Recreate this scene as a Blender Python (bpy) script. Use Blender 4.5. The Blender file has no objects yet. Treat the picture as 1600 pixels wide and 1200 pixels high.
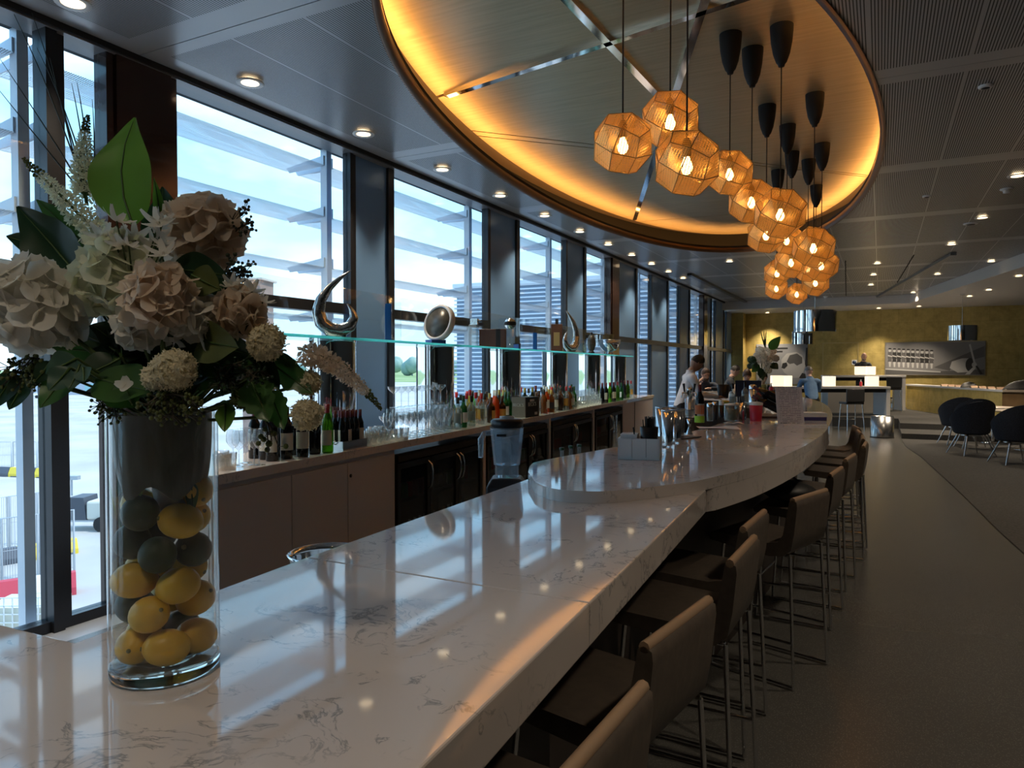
import bpy, bmesh, math, random
from mathutils import Vector, Matrix, Euler
random.seed(7)
PI = math.pi
scene = bpy.context.scene
COL = scene.collection

# ------------------------------------------------------------------ camera
FOCAL = 1120.0            # focal length in pixels of the 1600 x 1200 frame
HORIZON = 574.0
YAW = math.radians(27.2)  # turned from the facade direction (+Y) towards the windows
EYE = Vector((0.0, 0.0, 1.55))
PITCH = math.atan((HORIZON - 600.0) / FOCAL)
cam_data = bpy.data.cameras.new('camera')
cam_data.sensor_fit = 'HORIZONTAL'
cam_data.sensor_width = 36.0
cam_data.lens = 36.0 * FOCAL / 1600.0
cam_data.clip_start = 0.02
cam_data.clip_end = 3000
cam = bpy.data.objects.new('camera', cam_data)
COL.objects.link(cam)
cam.location = EYE
cam.rotation_euler = (PI / 2 + PITCH, 0, YAW)
scene.camera = cam

# ------------------------------------------------------------------ sky, sun, exposure
SKY = 0.85
world = bpy.data.worlds.new('sky')
scene.world = world
world.use_nodes = True
wn = world.node_tree
wn.nodes.clear()
def _wn(t, **kw):
    n = wn.nodes.new(t)
    for k, v in kw.items():
        setattr(n, k, v)
    return n
w_out = _wn('ShaderNodeOutputWorld')
w_bg = _wn('ShaderNodeBackground')
w_bg.inputs['Strength'].default_value = SKY
w_tc = _wn('ShaderNodeTexCoord')
w_sep = _wn('ShaderNodeSeparateXYZ')
wn.links.new(w_tc.outputs['Generated'], w_sep.inputs[0])
w_ramp = _wn('ShaderNodeValToRGB')
w_ramp.color_ramp.elements[0].position = 0.0
w_ramp.color_ramp.elements[0].color = (0.55, 0.76, 0.92, 1)
w_ramp.color_ramp.elements[1].position = 0.75
w_ramp.color_ramp.elements[1].color = (0.20, 0.52, 1.05, 1)
e_ = w_ramp.color_ramp.elements.new(0.30)
e_.color = (0.30, 0.68, 1.05, 1)
wn.links.new(w_sep.outputs['Z'], w_ramp.inputs[0])
w_map = _wn('ShaderNodeMapping')
w_map.inputs['Scale'].default_value = (2.2, 2.2, 5.5)
wn.links.new(w_tc.outputs['Generated'], w_map.inputs[0])
w_noise = _wn('ShaderNodeTexNoise')
w_noise.inputs['Scale'].default_value = 1.5
w_noise.inputs['Detail'].default_value = 6
wn.links.new(w_map.outputs[0], w_noise.inputs['Vector'])
w_cr = _wn('ShaderNodeValToRGB')
w_cr.color_ramp.elements[0].position = 0.46
w_cr.color_ramp.elements[1].position = 0.74
wn.links.new(w_noise.outputs['Fac'], w_cr.inputs[0])
w_mix = _wn('ShaderNodeMixRGB')
w_mix.inputs[2].default_value = (0.80, 0.90, 1.0, 1)
wn.links.new(w_cr.outputs[0], w_mix.inputs[0])
wn.links.new(w_ramp.outputs[0], w_mix.inputs[1])
wn.links.new(w_mix.outputs[0], w_bg.inputs[0])
wn.links.new(w_bg.outputs[0], w_out.inputs[0])

sun_data = bpy.data.lights.new('sun', 'SUN')
sun_data.energy = 1.5
sun_data.angle = math.radians(3)
sun_data.color = (1.0, 0.95, 0.87)
sun = bpy.data.objects.new('sun', sun_data)
COL.objects.link(sun)
sun.rotation_euler = (math.radians(-14), math.radians(30), 0)   # high sun from behind the building

vs = scene.view_settings
vs.view_transform = 'Standard'
vs.look = 'None'
vs.exposure = 1.3
vs.gamma = 1.0
vs.use_curve_mapping = False

# ------------------------------------------------------------------ picture helpers (pixels of the photograph to places)
_fw = Vector((-math.sin(YAW) * math.cos(PITCH), math.cos(YAW) * math.cos(PITCH), math.sin(PITCH)))
_rt = Vector((math.cos(YAW), math.sin(YAW), 0))
_up = _rt.cross(_fw)
def ray(x, y):
    return _fw + _rt * ((x - 800.0) / FOCAL) - _up * ((y - 600.0) / FOCAL)
def onz(x, y, z):
    d = ray(x, y); return EYE + d * ((z - EYE.z) / d.z)
def onx(x, y, X):
    d = ray(x, y); return EYE + d * (X / d.x)
def ony(x, y, Y):
    d = ray(x, y); return EYE + d * (Y / d.y)
def dep(x, y, D):
    return EYE + ray(x, y) * D

# ------------------------------------------------------------------ mesh helpers
class MB:
    def __init__(s):
        s.v = []; s.f = []; s.sm = []; s.mi = []; s.uv = None
    def add(s, vs_, fs, smooth=False, mi=0):
        o = len(s.v)
        s.v.extend([tuple(p) for p in vs_])
        for f in fs:
            s.f.append(tuple(i + o for i in f)); s.sm.append(smooth); s.mi.append(mi)
        return s
    def box(s, c, d, rz=0, mi=0, M=None):
        hx, hy, hz = d[0] / 2, d[1] / 2, d[2] / 2
        ca, sa = math.cos(rz), math.sin(rz)
        vs_ = []
        for z in (-hz, hz):
            for x, y in ((-hx, -hy), (hx, -hy), (hx, hy), (-hx, hy)):
                p = Vector((c[0] + x * ca - y * sa, c[1] + x * sa + y * ca, c[2] + z))
                vs_.append(M @ p if M else p)
        return s.add(vs_, [(3, 2, 1, 0), (4, 5, 6, 7), (0, 1, 5, 4), (1, 2, 6, 5), (2, 3, 7, 6), (3, 0, 4, 7)], False, mi)
    def bb(s, x0, x1, y0, y1, z0, z1, mi=0):
        return s.box(((x0 + x1) / 2, (y0 + y1) / 2, (z0 + z1) / 2), (abs(x1 - x0), abs(y1 - y0), abs(z1 - z0)), 0, mi)
    def prism(s, poly, z0, z1, mi=0, smooth=False):
        n = len(poly)
        a = sum(poly[i][0] * poly[(i + 1) % n][1] - poly[(i + 1) % n][0] * poly[i][1] for i in range(n))
        if a < 0: poly = poly[::-1]
        vs_ = [(p[0], p[1], z0) for p in poly] + [(p[0], p[1], z1) for p in poly]
        s.add(vs_, [tuple(range(n - 1, -1, -1)), tuple(range(n, 2 * n))], False, mi)
        return s.add(vs_, [(i, (i + 1) % n, n + (i + 1) % n, n + i) for i in range(n)], smooth, mi)
    def tube(s, pts, r, n=8, mi=0, cap=True, smooth=True):
        pts = [Vector(p) for p in pts]
        m = len(pts)
        rs = r if isinstance(r, (list, tuple)) else [r] * m
        t0 = (pts[1] - pts[0]).normalized()
        a = Vector((0, 0, 1)) if abs(t0.z) < .9 else Vector((1, 0, 0))
        u = t0.cross(a).normalized()
        vs_ = []
        for i in range(m):
            t = (pts[min(i + 1, m - 1)] - pts[max(i - 1, 0)]).normalized()
            u = (u - t * u.dot(t)).normalized(); w = t.cross(u)
            for k in range(n):
                q = 2 * PI * k / n
                vs_.append(pts[i] + (u * math.cos(q) + w * math.sin(q)) * rs[i])
        fs = [(i * n + k, i * n + (k + 1) % n, (i + 1) * n + (k + 1) % n, (i + 1) * n + k) for i in range(m - 1) for k in range(n)]
        s.add(vs_, fs, smooth, mi)
        if cap:
            s.add(vs_[:n], [tuple(range(n - 1, -1, -1))], False, mi); s.add(vs_[-n:], [tuple(range(n))], False, mi)
        return s
    def lathe(s, prof, n=20, c=(0, 0, 0), mi=0, M=None, smooth=True, ell=1.0):
        vs_ = []
        for r, z in prof:
            for k in range(n):
                q = 2 * PI * k / n
                p = Vector((c[0] + r * math.cos(q), c[1] + r * ell * math.sin(q), c[2] + z))
                vs_.append(M @ p if M else p)
        m = len(prof)
        fs = [(i * n + k, i * n + (k + 1) % n, (i + 1) * n + (k + 1) % n, (i + 1) * n + k) for i in range(m - 1) for k in range(n)]
        s.add(vs_, fs, smooth, mi)
        if prof[0][0] > 1e-5: s.add(vs_[:n], [tuple(range(n - 1, -1, -1))], False, mi)
        if prof[-1][0] > 1e-5: s.add(vs_[-n:], [tuple(range(n))], False, mi)
        return s
    def ball(s, c, r, n=12, m=8, mi=0, M=None):
        r = r if isinstance(r, (list, tuple)) else (r, r, r)
        vs_ = []
        for i in range(m + 1):
            a = -PI / 2 + PI * i / m
            for k in range(n):
                q = 2 * PI * k / n
                p = Vector((r[0] * math.cos(a) * math.cos(q), r[1] * math.cos(a) * math.sin(q), r[2] * math.sin(a)))
                if M: p = M @ p
                vs_.append(Vector(c) + p)
        fs = [(i * n + k, i * n + (k + 1) % n, (i + 1) * n + (k + 1) % n, (i + 1) * n + k) for i in range(m) for k in range(n)]
        return s.add(vs_, fs, True, mi)
    def surf(s, fn, nu, nv, mi=0, smooth=True):
        vs_ = [fn(i / nu, j / nv) for i in range(nu + 1) for j in range(nv + 1)]
        w = nv + 1
        return s.add(vs_, [(i * w + j, (i + 1) * w + j, (i + 1) * w + j + 1, i * w + j + 1) for i in range(nu) for j in range(nv)], smooth, mi)
    def mesh(s, name, mats=None):
        me = bpy.data.meshes.new(name)
        me.from_pydata(s.v, [], s.f)
        me.polygons.foreach_set('use_smooth', s.sm)
        me.polygons.foreach_set('material_index', s.mi)
        for m in (mats if isinstance(mats, (list, tuple)) else [mats]):
            if m is not None: me.materials.append(m)
        me.update()
        return me
    def build(s, name, mats, parent=None, loc=None, rz=None, bevel=0, solid=0):
        me = s.mesh(name, mats)
        if bevel or solid or s.weld:
            bm = bmesh.new(); bm.from_mesh(me)
            bmesh.ops.remove_doubles(bm, verts=bm.verts, dist=1e-5)
            if bevel:
                es = [e for e in bm.edges if len(e.link_faces) == 2 and e.calc_face_angle(0) > .6]
                bmesh.ops.bevel(bm, geom=es, offset=bevel, segments=2, affect='EDGES', profile=.5)
            bm.to_mesh(me); bm.free()
        return link(name, me, parent, loc, rz)
    weld = False

def link(name, me, parent=None, loc=None, rz=None):
    o = bpy.data.objects.new(name, me)
    COL.objects.link(o)
    if parent is not None: o.parent = parent
    if loc is not None: o.location = loc
    if rz is not None: o.rotation_euler = (0, 0, rz)
    return o
def tag(o, label=None, cat=None, group=None, kind=None):
    if label: o['label'] = label
    if cat: o['category'] = cat
    if group: o['group'] = group
    if kind: o['kind'] = kind
    return o
def thing(name, label, cat, loc=(0, 0, 0), rz=0, group=None, kind=None):
    o = bpy.data.objects.new(name, None)
    o.empty_display_size = .05
    COL.objects.link(o)
    o.location = loc; o.rotation_euler = (0, 0, rz)
    return tag(o, label, cat, group, kind)
def dup(root, loc=None, rz=None, label=None, group=None, parent=None, scale=None):
    r = root.copy(); COL.objects.link(r)
    if parent is not None: r.parent = parent
    if loc is not None: r.location = loc
    if rz is not None: r.rotation_euler = (0, 0, rz)
    if scale is not None: r.scale = (scale, scale, scale) if isinstance(scale, (int, float)) else scale
    if label: r['label'] = label
    if group: r['group'] = group
    for ch in root.children:
        c = ch.copy(); COL.objects.link(c); c.parent = r
        for g in ch.children:
            d = g.copy(); COL.objects.link(d); d.parent = c
    return r

# ------------------------------------------------------------------ materials
MATS = {}
def mat(name, col=(.5, .5, .5), rough=.5, metal=0, emit=None, es=0, spec=.5, trans=0, ior=1.45, coat=0, sheen=0, ani=0):
    if name in MATS: return MATS[name]
    m = bpy.data.materials.new(name); m.use_nodes = True
    b = m.node_tree.nodes['Principled BSDF']
    b.inputs['Base Color'].default_value = (*col, 1)
    b.inputs['Roughness'].default_value = rough
    b.inputs['Metallic'].default_value = metal
    b.inputs['Specular IOR Level'].default_value = spec
    b.inputs['Transmission Weight'].default_value = trans
    b.inputs['IOR'].default_value = ior
    b.inputs['Coat Weight'].default_value = coat
    if sheen: b.inputs['Sheen Weight'].default_value = sheen
    if emit:
        b.inputs['Emission Color'].default_value = (*emit, 1); b.inputs['Emission Strength'].default_value = es
    MATS[name] = m
    return m
class NT:
    """short-hand for building a node tree"""
    def __init__(s, m):
        s.t = m.node_tree; s.b = s.t.nodes.get('Principled BSDF'); s.out = s.t.nodes.get('Material Output')
    def n(s, t, ins=None, **kw):
        k = s.t.nodes.new(t)
        for a, b in kw.items(): setattr(k, a, b)
        for a, b in (ins or {}).items():
            if hasattr(b, 'links') or isinstance(b, bpy.types.NodeSocket): s.t.links.new(b, k.inputs[a])
            else: k.inputs[a].default_value = b
        return k
    def l(s, a, b): s.t.links.new(a, b)
    def math(s, op, a, b=0.0, c=0.0):
        k = s.n('ShaderNodeMath', operation=op)
        for i, q in enumerate((a, b, c)):
            if isinstance(q, bpy.types.NodeSocket): s.l(q, k.inputs[i])
            else: k.inputs[i].default_value = q
        return k.outputs[0]
    def coord(s, which='Object', scale=(1, 1, 1)):
        tc = s.n('ShaderNodeTexCoord')
        mp = s.n('ShaderNodeMapping', {'Vector': tc.outputs[which], 'Scale': scale})
        return mp.outputs[0]
    def noise(s, vec, scale, detail=3, rough=.5, dist=0):
        return s.n('ShaderNodeTexNoise', {'Vector': vec, 'Scale': scale, 'Detail': detail, 'Roughness': rough, 'Distortion': dist}).outputs['Fac']
    def ramp(s, fac, stops):
        k = s.n('ShaderNodeValToRGB', {'Fac': fac})
        e = k.color_ramp.elements
        while len(e) < len(stops): e.new(.5)
        for i, (p, c) in enumerate(stops):
            e[i].position = p; e[i].color = (*c, 1) if len(c) == 3 else c
        return k.outputs[0]
    def mix(s, fac, a, b, blend='MIX'):
        k = s.n('ShaderNodeMixRGB', blend_type=blend)
        for i, q in enumerate((fac, a, b)):
            if isinstance(q, bpy.types.NodeSocket): s.l(q, k.inputs[i])
            else: k.inputs[i].default_value = q if i == 0 else (*q, 1)
        return k.outputs[0]
    def bump(s, h, strength=.3, dist=.01):
        k = s.n('ShaderNodeBump', {'Height': h, 'Strength': strength, 'Distance': dist})
        s.l(k.outputs[0], s.b.inputs['Normal'])

def noisy(name, c0, c1, scale, rough=.5, metal=0, detail=4, bump=0, spec=.5, lo=.35, hi=.65, stretch=(1, 1, 1), coat=0):
    if name in MATS: return MATS[name]
    m = mat(name, c0, rough, metal, spec=spec, coat=coat); t = NT(m)
    v = t.coord('Object', stretch)
    f = t.noise(v, scale, detail)
    t.l(t.ramp(f, [(lo, c0), (hi, c1)]), t.b.inputs['Base Color'])
    if bump: t.bump(f, bump, .01)
    return m
def glassy(name, tint=(1, 1, 1), refl=(1, 1, 1), ior=1.45, density=0.0, rough=0.0, body=(0.8, 0.8, 0.8), gain=1.0):
    """thin clear sheet: straight-through light, Fresnel reflection, optional milky share"""
    if name in MATS: return MATS[name]
    m = bpy.data.materials.new(name); m.use_nodes = True
    t = NT(m); t.t.nodes.remove(t.b)
    tr = t.n('ShaderNodeBsdfTransparent', {'Color': (*tint, 1)})
    gl = t.n('ShaderNodeBsdfGlossy', {'Color': (*refl, 1), 'Roughness': rough})
    lw = t.n('ShaderNodeLayerWeight', {'Blend': .5}).outputs['Facing']
    f0 = ((ior - 1) / (ior + 1)) ** 2
    fac = t.math('MINIMUM', t.math('MULTIPLY', t.math('ADD', f0, t.math('MULTIPLY', t.math('POWER', lw, 5.0), 1 - f0)), gain), 1.0)
    mx = t.n('ShaderNodeMixShader'); t.l(fac, mx.inputs[0]); t.l(tr.outputs[0], mx.inputs[1]); t.l(gl.outputs[0], mx.inputs[2])
    last = mx.outputs[0]
    if density:
        df = t.n('ShaderNodeBsdfDiffuse', {'Color': (*body, 1)})
        m2 = t.n('ShaderNodeMixShader'); m2.inputs[0].default_value = density
        t.l(last, m2.inputs[1]); t.l(df.outputs[0], m2.inputs[2]); last = m2.outputs[0]
    t.l(last, t.out.inputs['Surface'])
    MATS[name] = m
    return m

def make_quartz(name='white_quartz', base=(.72, .655, .62)):
    m = mat(name, base, .045, 0, spec=.62); t = NT(m)
    v = t.coord('Object')
    warp = t.n('ShaderNodeTexNoise', {'Vector': v, 'Scale': 3.0, 'Detail': 4})
    vv = t.n('ShaderNodeMixRGB', {0: .35, 1: v, 2: warp.outputs['Color']}).outputs[0]
    nz = t.noise(vv, 6.0, 8, .62, .6)
    line = t.math('ABSOLUTE', t.math('SUBTRACT', nz, .5))
    vein = t.ramp(line, [(0.0, (1, 1, 1)), (.015, (0, 0, 0))])
    mask = t.ramp(t.noise(v, 3.3, 3), [(.40, (0, 0, 0)), (.52, (1, 1, 1))])
    brk = t.ramp(t.noise(v, 30, 2), [(.36, (0, 0, 0)), (.48, (1, 1, 1))])
    f = t.mix(1, t.mix(1, vein, mask, 'MULTIPLY'), brk, 'MULTIPLY')
    cloud = t.mix(t.noise(v, 1.7, 3), base, tuple(c * .93 for c in base))
    t.l(t.mix(f, cloud, (.34, .33, .33)), t.b.inputs['Base Color'])
    return m
QUARTZ = make_quartz()
CREAM = mat('cream_laminate', (.62, .55, .52), .42)
BLACKP = mat('black_plastic', (.015, .015, .017), .35)
BLACKM = mat('black_matte', (.012, .012, .013), .75)
CHROME = mat('chrome', (.82, .83, .85), .07, 1)
STEEL = mat('brushed_steel', (.62, .62, .62), .25, 1)
DARKMET = mat('dark_anodised', (.035, .037, .042), .32, .6)
PANEL_BLUE = mat('blue_grey_spandrel', (.15, .28, .48), .28, .15)
ALU_PALE = mat('pale_aluminium', (.62, .66, .72), .45, .3)
BRONZE = mat('bronze_cladding', (.045, .022, .016), .16, .45, coat=.3)
WINGLASS = glassy('window_glass', (.95, .98, .985), ior=1.35)
CLEAR = glassy('clear_glass', (.96, .98, .98), ior=1.45)
TUMBLER = glassy('drinking_glass', (.93, .95, .96), ior=1.5, gain=2.6, density=.06, body=(.9, .93, .95))
SHELFGL = glassy('shelf_glass', (.80, .95, .95), ior=1.5)
SHELFEDGE = mat('shelf_glass_edge', (.35, .80, .84), .12)
_t = NT(SHELFEDGE); _tl = _t.n('ShaderNodeBsdfTranslucent', {'Color': (.35, .95, .98, 1)}); _mx = _t.n('ShaderNodeMixShader'); _mx.inputs[0].default_value = .75
_t.l(_t.b.outputs[0], _mx.inputs[1]); _t.l(_tl.outputs[0], _mx.inputs[2]); _t.l(_mx.outputs[0], _t.out.inputs['Surface'])
WHITE = mat('white_paint', (.78, .77, .75), .5)
PAPER = mat('paper', (.80, .76, .74), .7)
SKIN = noisy('skin', (.52, .30, .22), (.60, .37, .28), 20, .5)
SKIN2 = noisy('skin_tan', (.30, .16, .10), (.37, .20, .13), 20, .5)
# ================================================================== SETTING
FX = -4.7        # glass plane
CEIL = 3.71
SOFF = 3.45
YEND = 26.6
XR = 7.5
YB = -5.0
# ---- floor
def make_floor():
    m = mat('dark_terrazzo', (.07, .07, .068), .22, spec=.5); t = NT(m)
    v = t.coord('Object')
    sp = t.n('ShaderNodeTexVoronoi', {'Vector': v, 'Scale': 120}).outputs['Distance']
    f = t.ramp(sp, [(.15, (.16, .155, .14)), (.35, (.082, .08, .075))])
    big = t.noise(v, .8, 3)
    t.l(t.mix(t.math('MULTIPLY', big, .5), f, (.045, .044, .042)), t.b.inputs['Base Color'])
    t.b.inputs['Roughness'].default_value = .27
    return m
TERR = make_floor()
CARPET = noisy('dark_carpet', (.030, .029, .028), (.055, .053, .05), 60, .95, bump=.4)
o = MB().bb(FX + .62, XR, YB, YEND + .1, -.3, 0).build('floor', TERR); tag(o, 'dark speckled terrazzo floor of the lounge', kind='structure')
o = MB().bb(FX - .06, FX + .62, YB, YEND + .1, -.3, -.13).build('floor_channel', mat('channel_grey', (.30, .34, .40), .3)); tag(o, 'sunk grey floor channel along the window wall', kind='structure')
cb = [(1.45, YB + .02), (1.22, 5.0)] + [tuple(onz(*p, 0)[:2]) for p in ((1600, 866), (1560, 830), (1500, 770), (1440, 715))] + [(.45, 16.0), (.42, 17.6), (XR - .02, 17.6), (XR - .02, YB + .02)]
o = MB().prism(cb, .0005, .009).build('floor_carpet', CARPET); tag(o, 'dark grey carpet with a curved edge beside the walkway', kind='structure')
o = MB().bb(.42, XR - .02, 17.62, 19.0, .0005, .12).bb(.42, XR - .02, 19.0, YEND - .02, .0005, .25).bb(FX + .25, .42, 20.6, YEND - .02, .0005, .25).build('floor_platform', CARPET)
tag(o, 'raised carpeted platform along the gold end wall', kind='structure')

# ---- ceiling: oval opening cut into panels
RC = Vector((-1.98, 8.32)); RA, RB = 5.6, 1.98; RT = math.radians(3.3)
def oval(k, a=1.0, off=0.0):
    q = 2 * PI * k
    y = (RA * a + off) * math.cos(q); x = (RB * a + off) * math.sin(q)
    # egg: a little fuller on the window side towards the far end
    return Vector((RC.x + x * math.cos(RT) - y * math.sin(RT), RC.y + x * math.sin(RT) + y * math.cos(RT)))
JOINTS = [-2.4, .42, 3.28, 6.08, 8.78, 11.5, 14.35, 17.0]
def make_ceiling_mat():
    m = mat('grooved_ceiling_metal', (.16, .16, .165), .30, .25, spec=.5); t = NT(m)
    tc = t.n('ShaderNodeTexCoord'); sp = t.n('ShaderNodeSeparateXYZ', {0: tc.outputs['Object']})
    x, y = sp.outputs['X'], sp.outputs['Y']
    s = t.math('FRACT', t.math('MULTIPLY', x, 1 / .019))
    groove = t.math('LESS_THAN', s, .38)
    # plain margins beside each cross joint and along the window edge
    yy = t.math('FRACT', t.math('MULTIPLY', t.math('ADD', y, 2.4), 1 / 2.82))
    my = t.math('MULTIPLY', t.math('GREATER_THAN', yy, .055), t.math('LESS_THAN', yy, .945))
    mx = t.math('GREATER_THAN', x, FX + .26)
    xx = t.math('FRACT', t.math('MULTIPLY', t.math('ADD', x, 4.44), 1 / .62))
    mj = t.math('GREATER_THAN', xx, .03)
    f = t.math('MULTIPLY', t.math('MULTIPLY', groove, my), t.math('MULTIPLY', mx, mj))
    t.l(t.mix(f, (.44, .44, .445), (.07, .068, .066)), t.b.inputs['Base Color'])
    t.l(t.math('ADD', .28, t.math('MULTIPLY', f, .4)), t.b.inputs['Roughness'])
    return m
CEILM = make_ceiling_mat()
CEILPLAIN = mat('plain_ceiling_metal', (.20, .20, .205), .3, .2)
def annulus(outer_box, z):
    """bmesh sheet with the oval hole"""
    x0, x1, y0, y1 = outer_box
    bm = bmesh.new()
    N = 120
    inner = [bm.verts.new((*oval(i / N), z)) for i in range(N)]
    outer = []
    for i in range(N):
        p = oval(i / N); d = (p - RC)
        ks = []
        if d.x > 1e-6: ks.append((x1 - RC.x) / d.x)
        if d.x < -1e-6: ks.append((x0 - RC.x) / d.x)
        if d.y > 1e-6: ks.append((y1 - RC.y) / d.y)
        if d.y < -1e-6: ks.append((y0 - RC.y) / d.y)
        k = min(ks)
        outer.append(bm.verts.new((RC.x + d.x * k, RC.y + d.y * k, z)))
    for i in range(N):
        j = (i + 1) % N
        bm.faces.new((inner[i], inner[j], outer[j], outer[i]))
    # corners
    for cx in (x0, x1):
        for cy in (y0, y1):
            best = None
            for i in range(N):
                j = (i + 1) % N
                a, b = outer[i].co, outer[j].co
                on = lambda p: (abs(p.x - cx) < 1e-4, abs(p.y - cy) < 1e-4)
                A, B = on(a), on(b)
                if (A[0] and B[1]) or (A[1] and B[0]):
                    best = (i, j); break
            if best:
                c = bm.verts.new((cx, cy, z))
                bm.faces.new((outer[best[0]], outer[best[1]], c))
    return bm
ceil = thing('ceiling', 'dark grooved metal panel ceiling with an oval opening', None, kind='structure')
bm0 = annulus((FX - .05, XR, YB, YEND), CEIL)
lim = [YB - 1] + JOINTS + [YEND + 1]
for a, b in zip(lim[:-1], lim[1:]):
    for xa, xb in ((-9, -1.98), (-1.98, 2.9), (2.9, 9)):
        bm = bm0.copy()
        for co, no in (((0, a + .004, 0), (0, 1, 0)), ((0, b - .004, 0), (0, -1, 0)), ((xa + .003, 0, 0), (1, 0, 0)), ((xb - .003, 0, 0), (-1, 0, 0))):
            bmesh.ops.bisect_plane(bm, geom=bm.verts[:] + bm.edges[:] + bm.faces[:], plane_co=co, plane_no=no, clear_inner=True)
        if not bm.faces: bm.free(); continue
        bmesh.ops.recalc_face_normals(bm, faces=bm.faces)
        r = bmesh.ops.extrude_face_region(bm, geom=bm.faces[:])
        bmesh.ops.translate(bm, verts=[g for g in r['geom'] if isinstance(g, bmesh.types.BMVert)], vec=(0, 0, .03))
        bmesh.ops.recalc_face_normals(bm, faces=bm.faces)
        me = bpy.data.meshes.new('ceiling_panel'); bm.to_mesh(me); bm.free()
        me.materials.append(CEILM)
        link('ceiling_panel', me, ceil)
bm0.free()
# slab that closes the roof above everything
o = MB().bb(FX - .35, XR + .2, YB - .2, YEND + .3, 4.5, 4.7).bb(FX - .35, FX - .12, YB - .2, YEND + .3, CEIL + .03, 4.5).build('ceiling_slab', BLACKM)
tag(o, 'concrete roof slab above the ceiling panels', kind='structure')
# window-side edge trim of the ceiling
o = MB().bb(FX - .12, FX + .10, YB, YEND, CEIL - .05, CEIL - .012).build('trim_1', CEILPLAIN); tag(o, 'grey metal edge strip along the window head', kind='structure')
o = MB().bb(FX + .10, FX + .12, YB, YEND, CEIL - .04, CEIL - .002).build('trim_2', BLACKM); tag(o, 'black shadow gap beside the window head', kind='structure')

# ---- the oval recess
BRZ = mat('bronze_rim', (.20, .10, .05), .30, .7)
def gold_panel():
    m = mat('brushed_gold_panel', (.42, .33, .20), .32, .75); t = NT(m)
    v = t.coord('Object', (1, 14, 1))
    t.l(t.ramp(t.noise(v, 2, 4), [(.3, (.46, .38, .24)), (.7, (.56, .46, .30))]), t.b.inputs['Base Color'])
    t.l(t.ramp(t.noise(v, 3, 3), [(.3, (.34, .34, .34)), (.7, (.46, .46, .46))]), t.b.inputs['Roughness'])
    return m
GOLD = gold_panel()
N = 140
def ring_wall(name, off0, z0, off1, z1, m, parent, th=None, bump=None):
    b = MB(); vs_ = []
    prof = [(off0, z0), (off1, z1)] if th is None else th
    M_ = len(prof)
    for i in range(N):
        for of, z in prof:
            vs_.append((*oval(i / N, 1, of), z))
    fs = [(i * M_ + k, ((i + 1) % N) * M_ + k, ((i + 1) % N) * M_ + k + 1, i * M_ + k + 1) for i in range(N) for k in range(M_ - 1)]
    b.add(vs_, fs, True)
    return b.build(name, m, parent)
PZ = 4.06
dome = thing('ceiling_recess', 'oval gold recess in the ceiling with a bronze rim', None, kind='structure')
ring_wall('rim_fascia', 0, 0, 0, 0, BRZ, dome, [(.0, CEIL - .012), (-.05, CEIL - .012), (-.05, CEIL + .07), (0, CEIL + .10), (.0, CEIL - .012)])
ring_wall('cove_shelf', 0, 0, 0, 0, BLACKM, dome, [(0, CEIL + .031), (.34, CEIL + .031), (.34, PZ + .1)])
ring_wall('rim_shadow_band', 0, 0, 0, 0, BLACKM, dome, [(-.052, CEIL + .071), (-.052, CEIL + .105)])  # solid black band painting the shade of the cove opening
bmg = bmesh.new()
ring = [bmg.verts.new((*oval(i / N, 1, .10), PZ)) for i in range(N)]
bmg.faces.new(ring)
# cut lines of the gold panels (two points each on the panel plane)
def pl(p, q):
    a = onz(*p, PZ); b = onz(*q, PZ); return a, b
CUTS = [pl((900, 10), (1070, 190)), pl((712, 142), (1020, 40)), pl((770, 208), (930, 226)), pl((1100, 0), (995, 330)), pl((1180, 258), (1370, 278)), pl((1015, 345), (1140, 335))]
def bis(bm, a, b, gap, keep):
    n = Vector((-(b - a).y, (b - a).x, 0)).normalized() * keep
    bmesh.ops.bisect_plane(bm, geom=bm.verts[:] + bm.edges[:] + bm.faces[:], plane_co=a + n * gap, plane_no=n, clear_inner=True)
pieces = [bmg]
for ci in (0, 1, 3):
    a, b = CUTS[ci]
    nxt = []
    for p in pieces:
        for k in (1, -1):
            q = p.copy(); bis(q, a, b, .022, k)
            if q.faces: nxt.append(q)
            else: q.free()
        p.free()
    pieces = nxt
for (a, b) in (CUTS[4], CUTS[5], CUTS[2]):
    nxt = []
    for p in pieces:
        c = sum((f.calc_center_median() * f.calc_area() for f in p.faces), Vector()) / sum(f.calc_area() for f in p.faces)
        for k in (1, -1):
            q = p.copy(); bis(q, a, b, .010, k)
            if q.faces: nxt.append(q)
            else: q.free()
        p.free()
    pieces = nxt
for q in pieces:
    r = bmesh.ops.extrude_face_region(q, geom=q.faces[:])
    bmesh.ops.translate(q, verts=[g for g in r['geom'] if isinstance(g, bmesh.types.BMVert)], vec=(0, 0, .03))
    bmesh.ops.recalc_face_normals(q, faces=q.faces)
    me = bpy.data.meshes.new('gold_panel'); q.to_mesh(me); q.free(); me.materials.append(GOLD)
    link('gold_panel', me, dome)
MB().prism([tuple(oval(i / N, 1, .33)) for i in range(N)], PZ + .035, PZ + .05).build('recess_backing', mat('dark_brown_backing', (.05, .035, .025), .5), dome)
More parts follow.
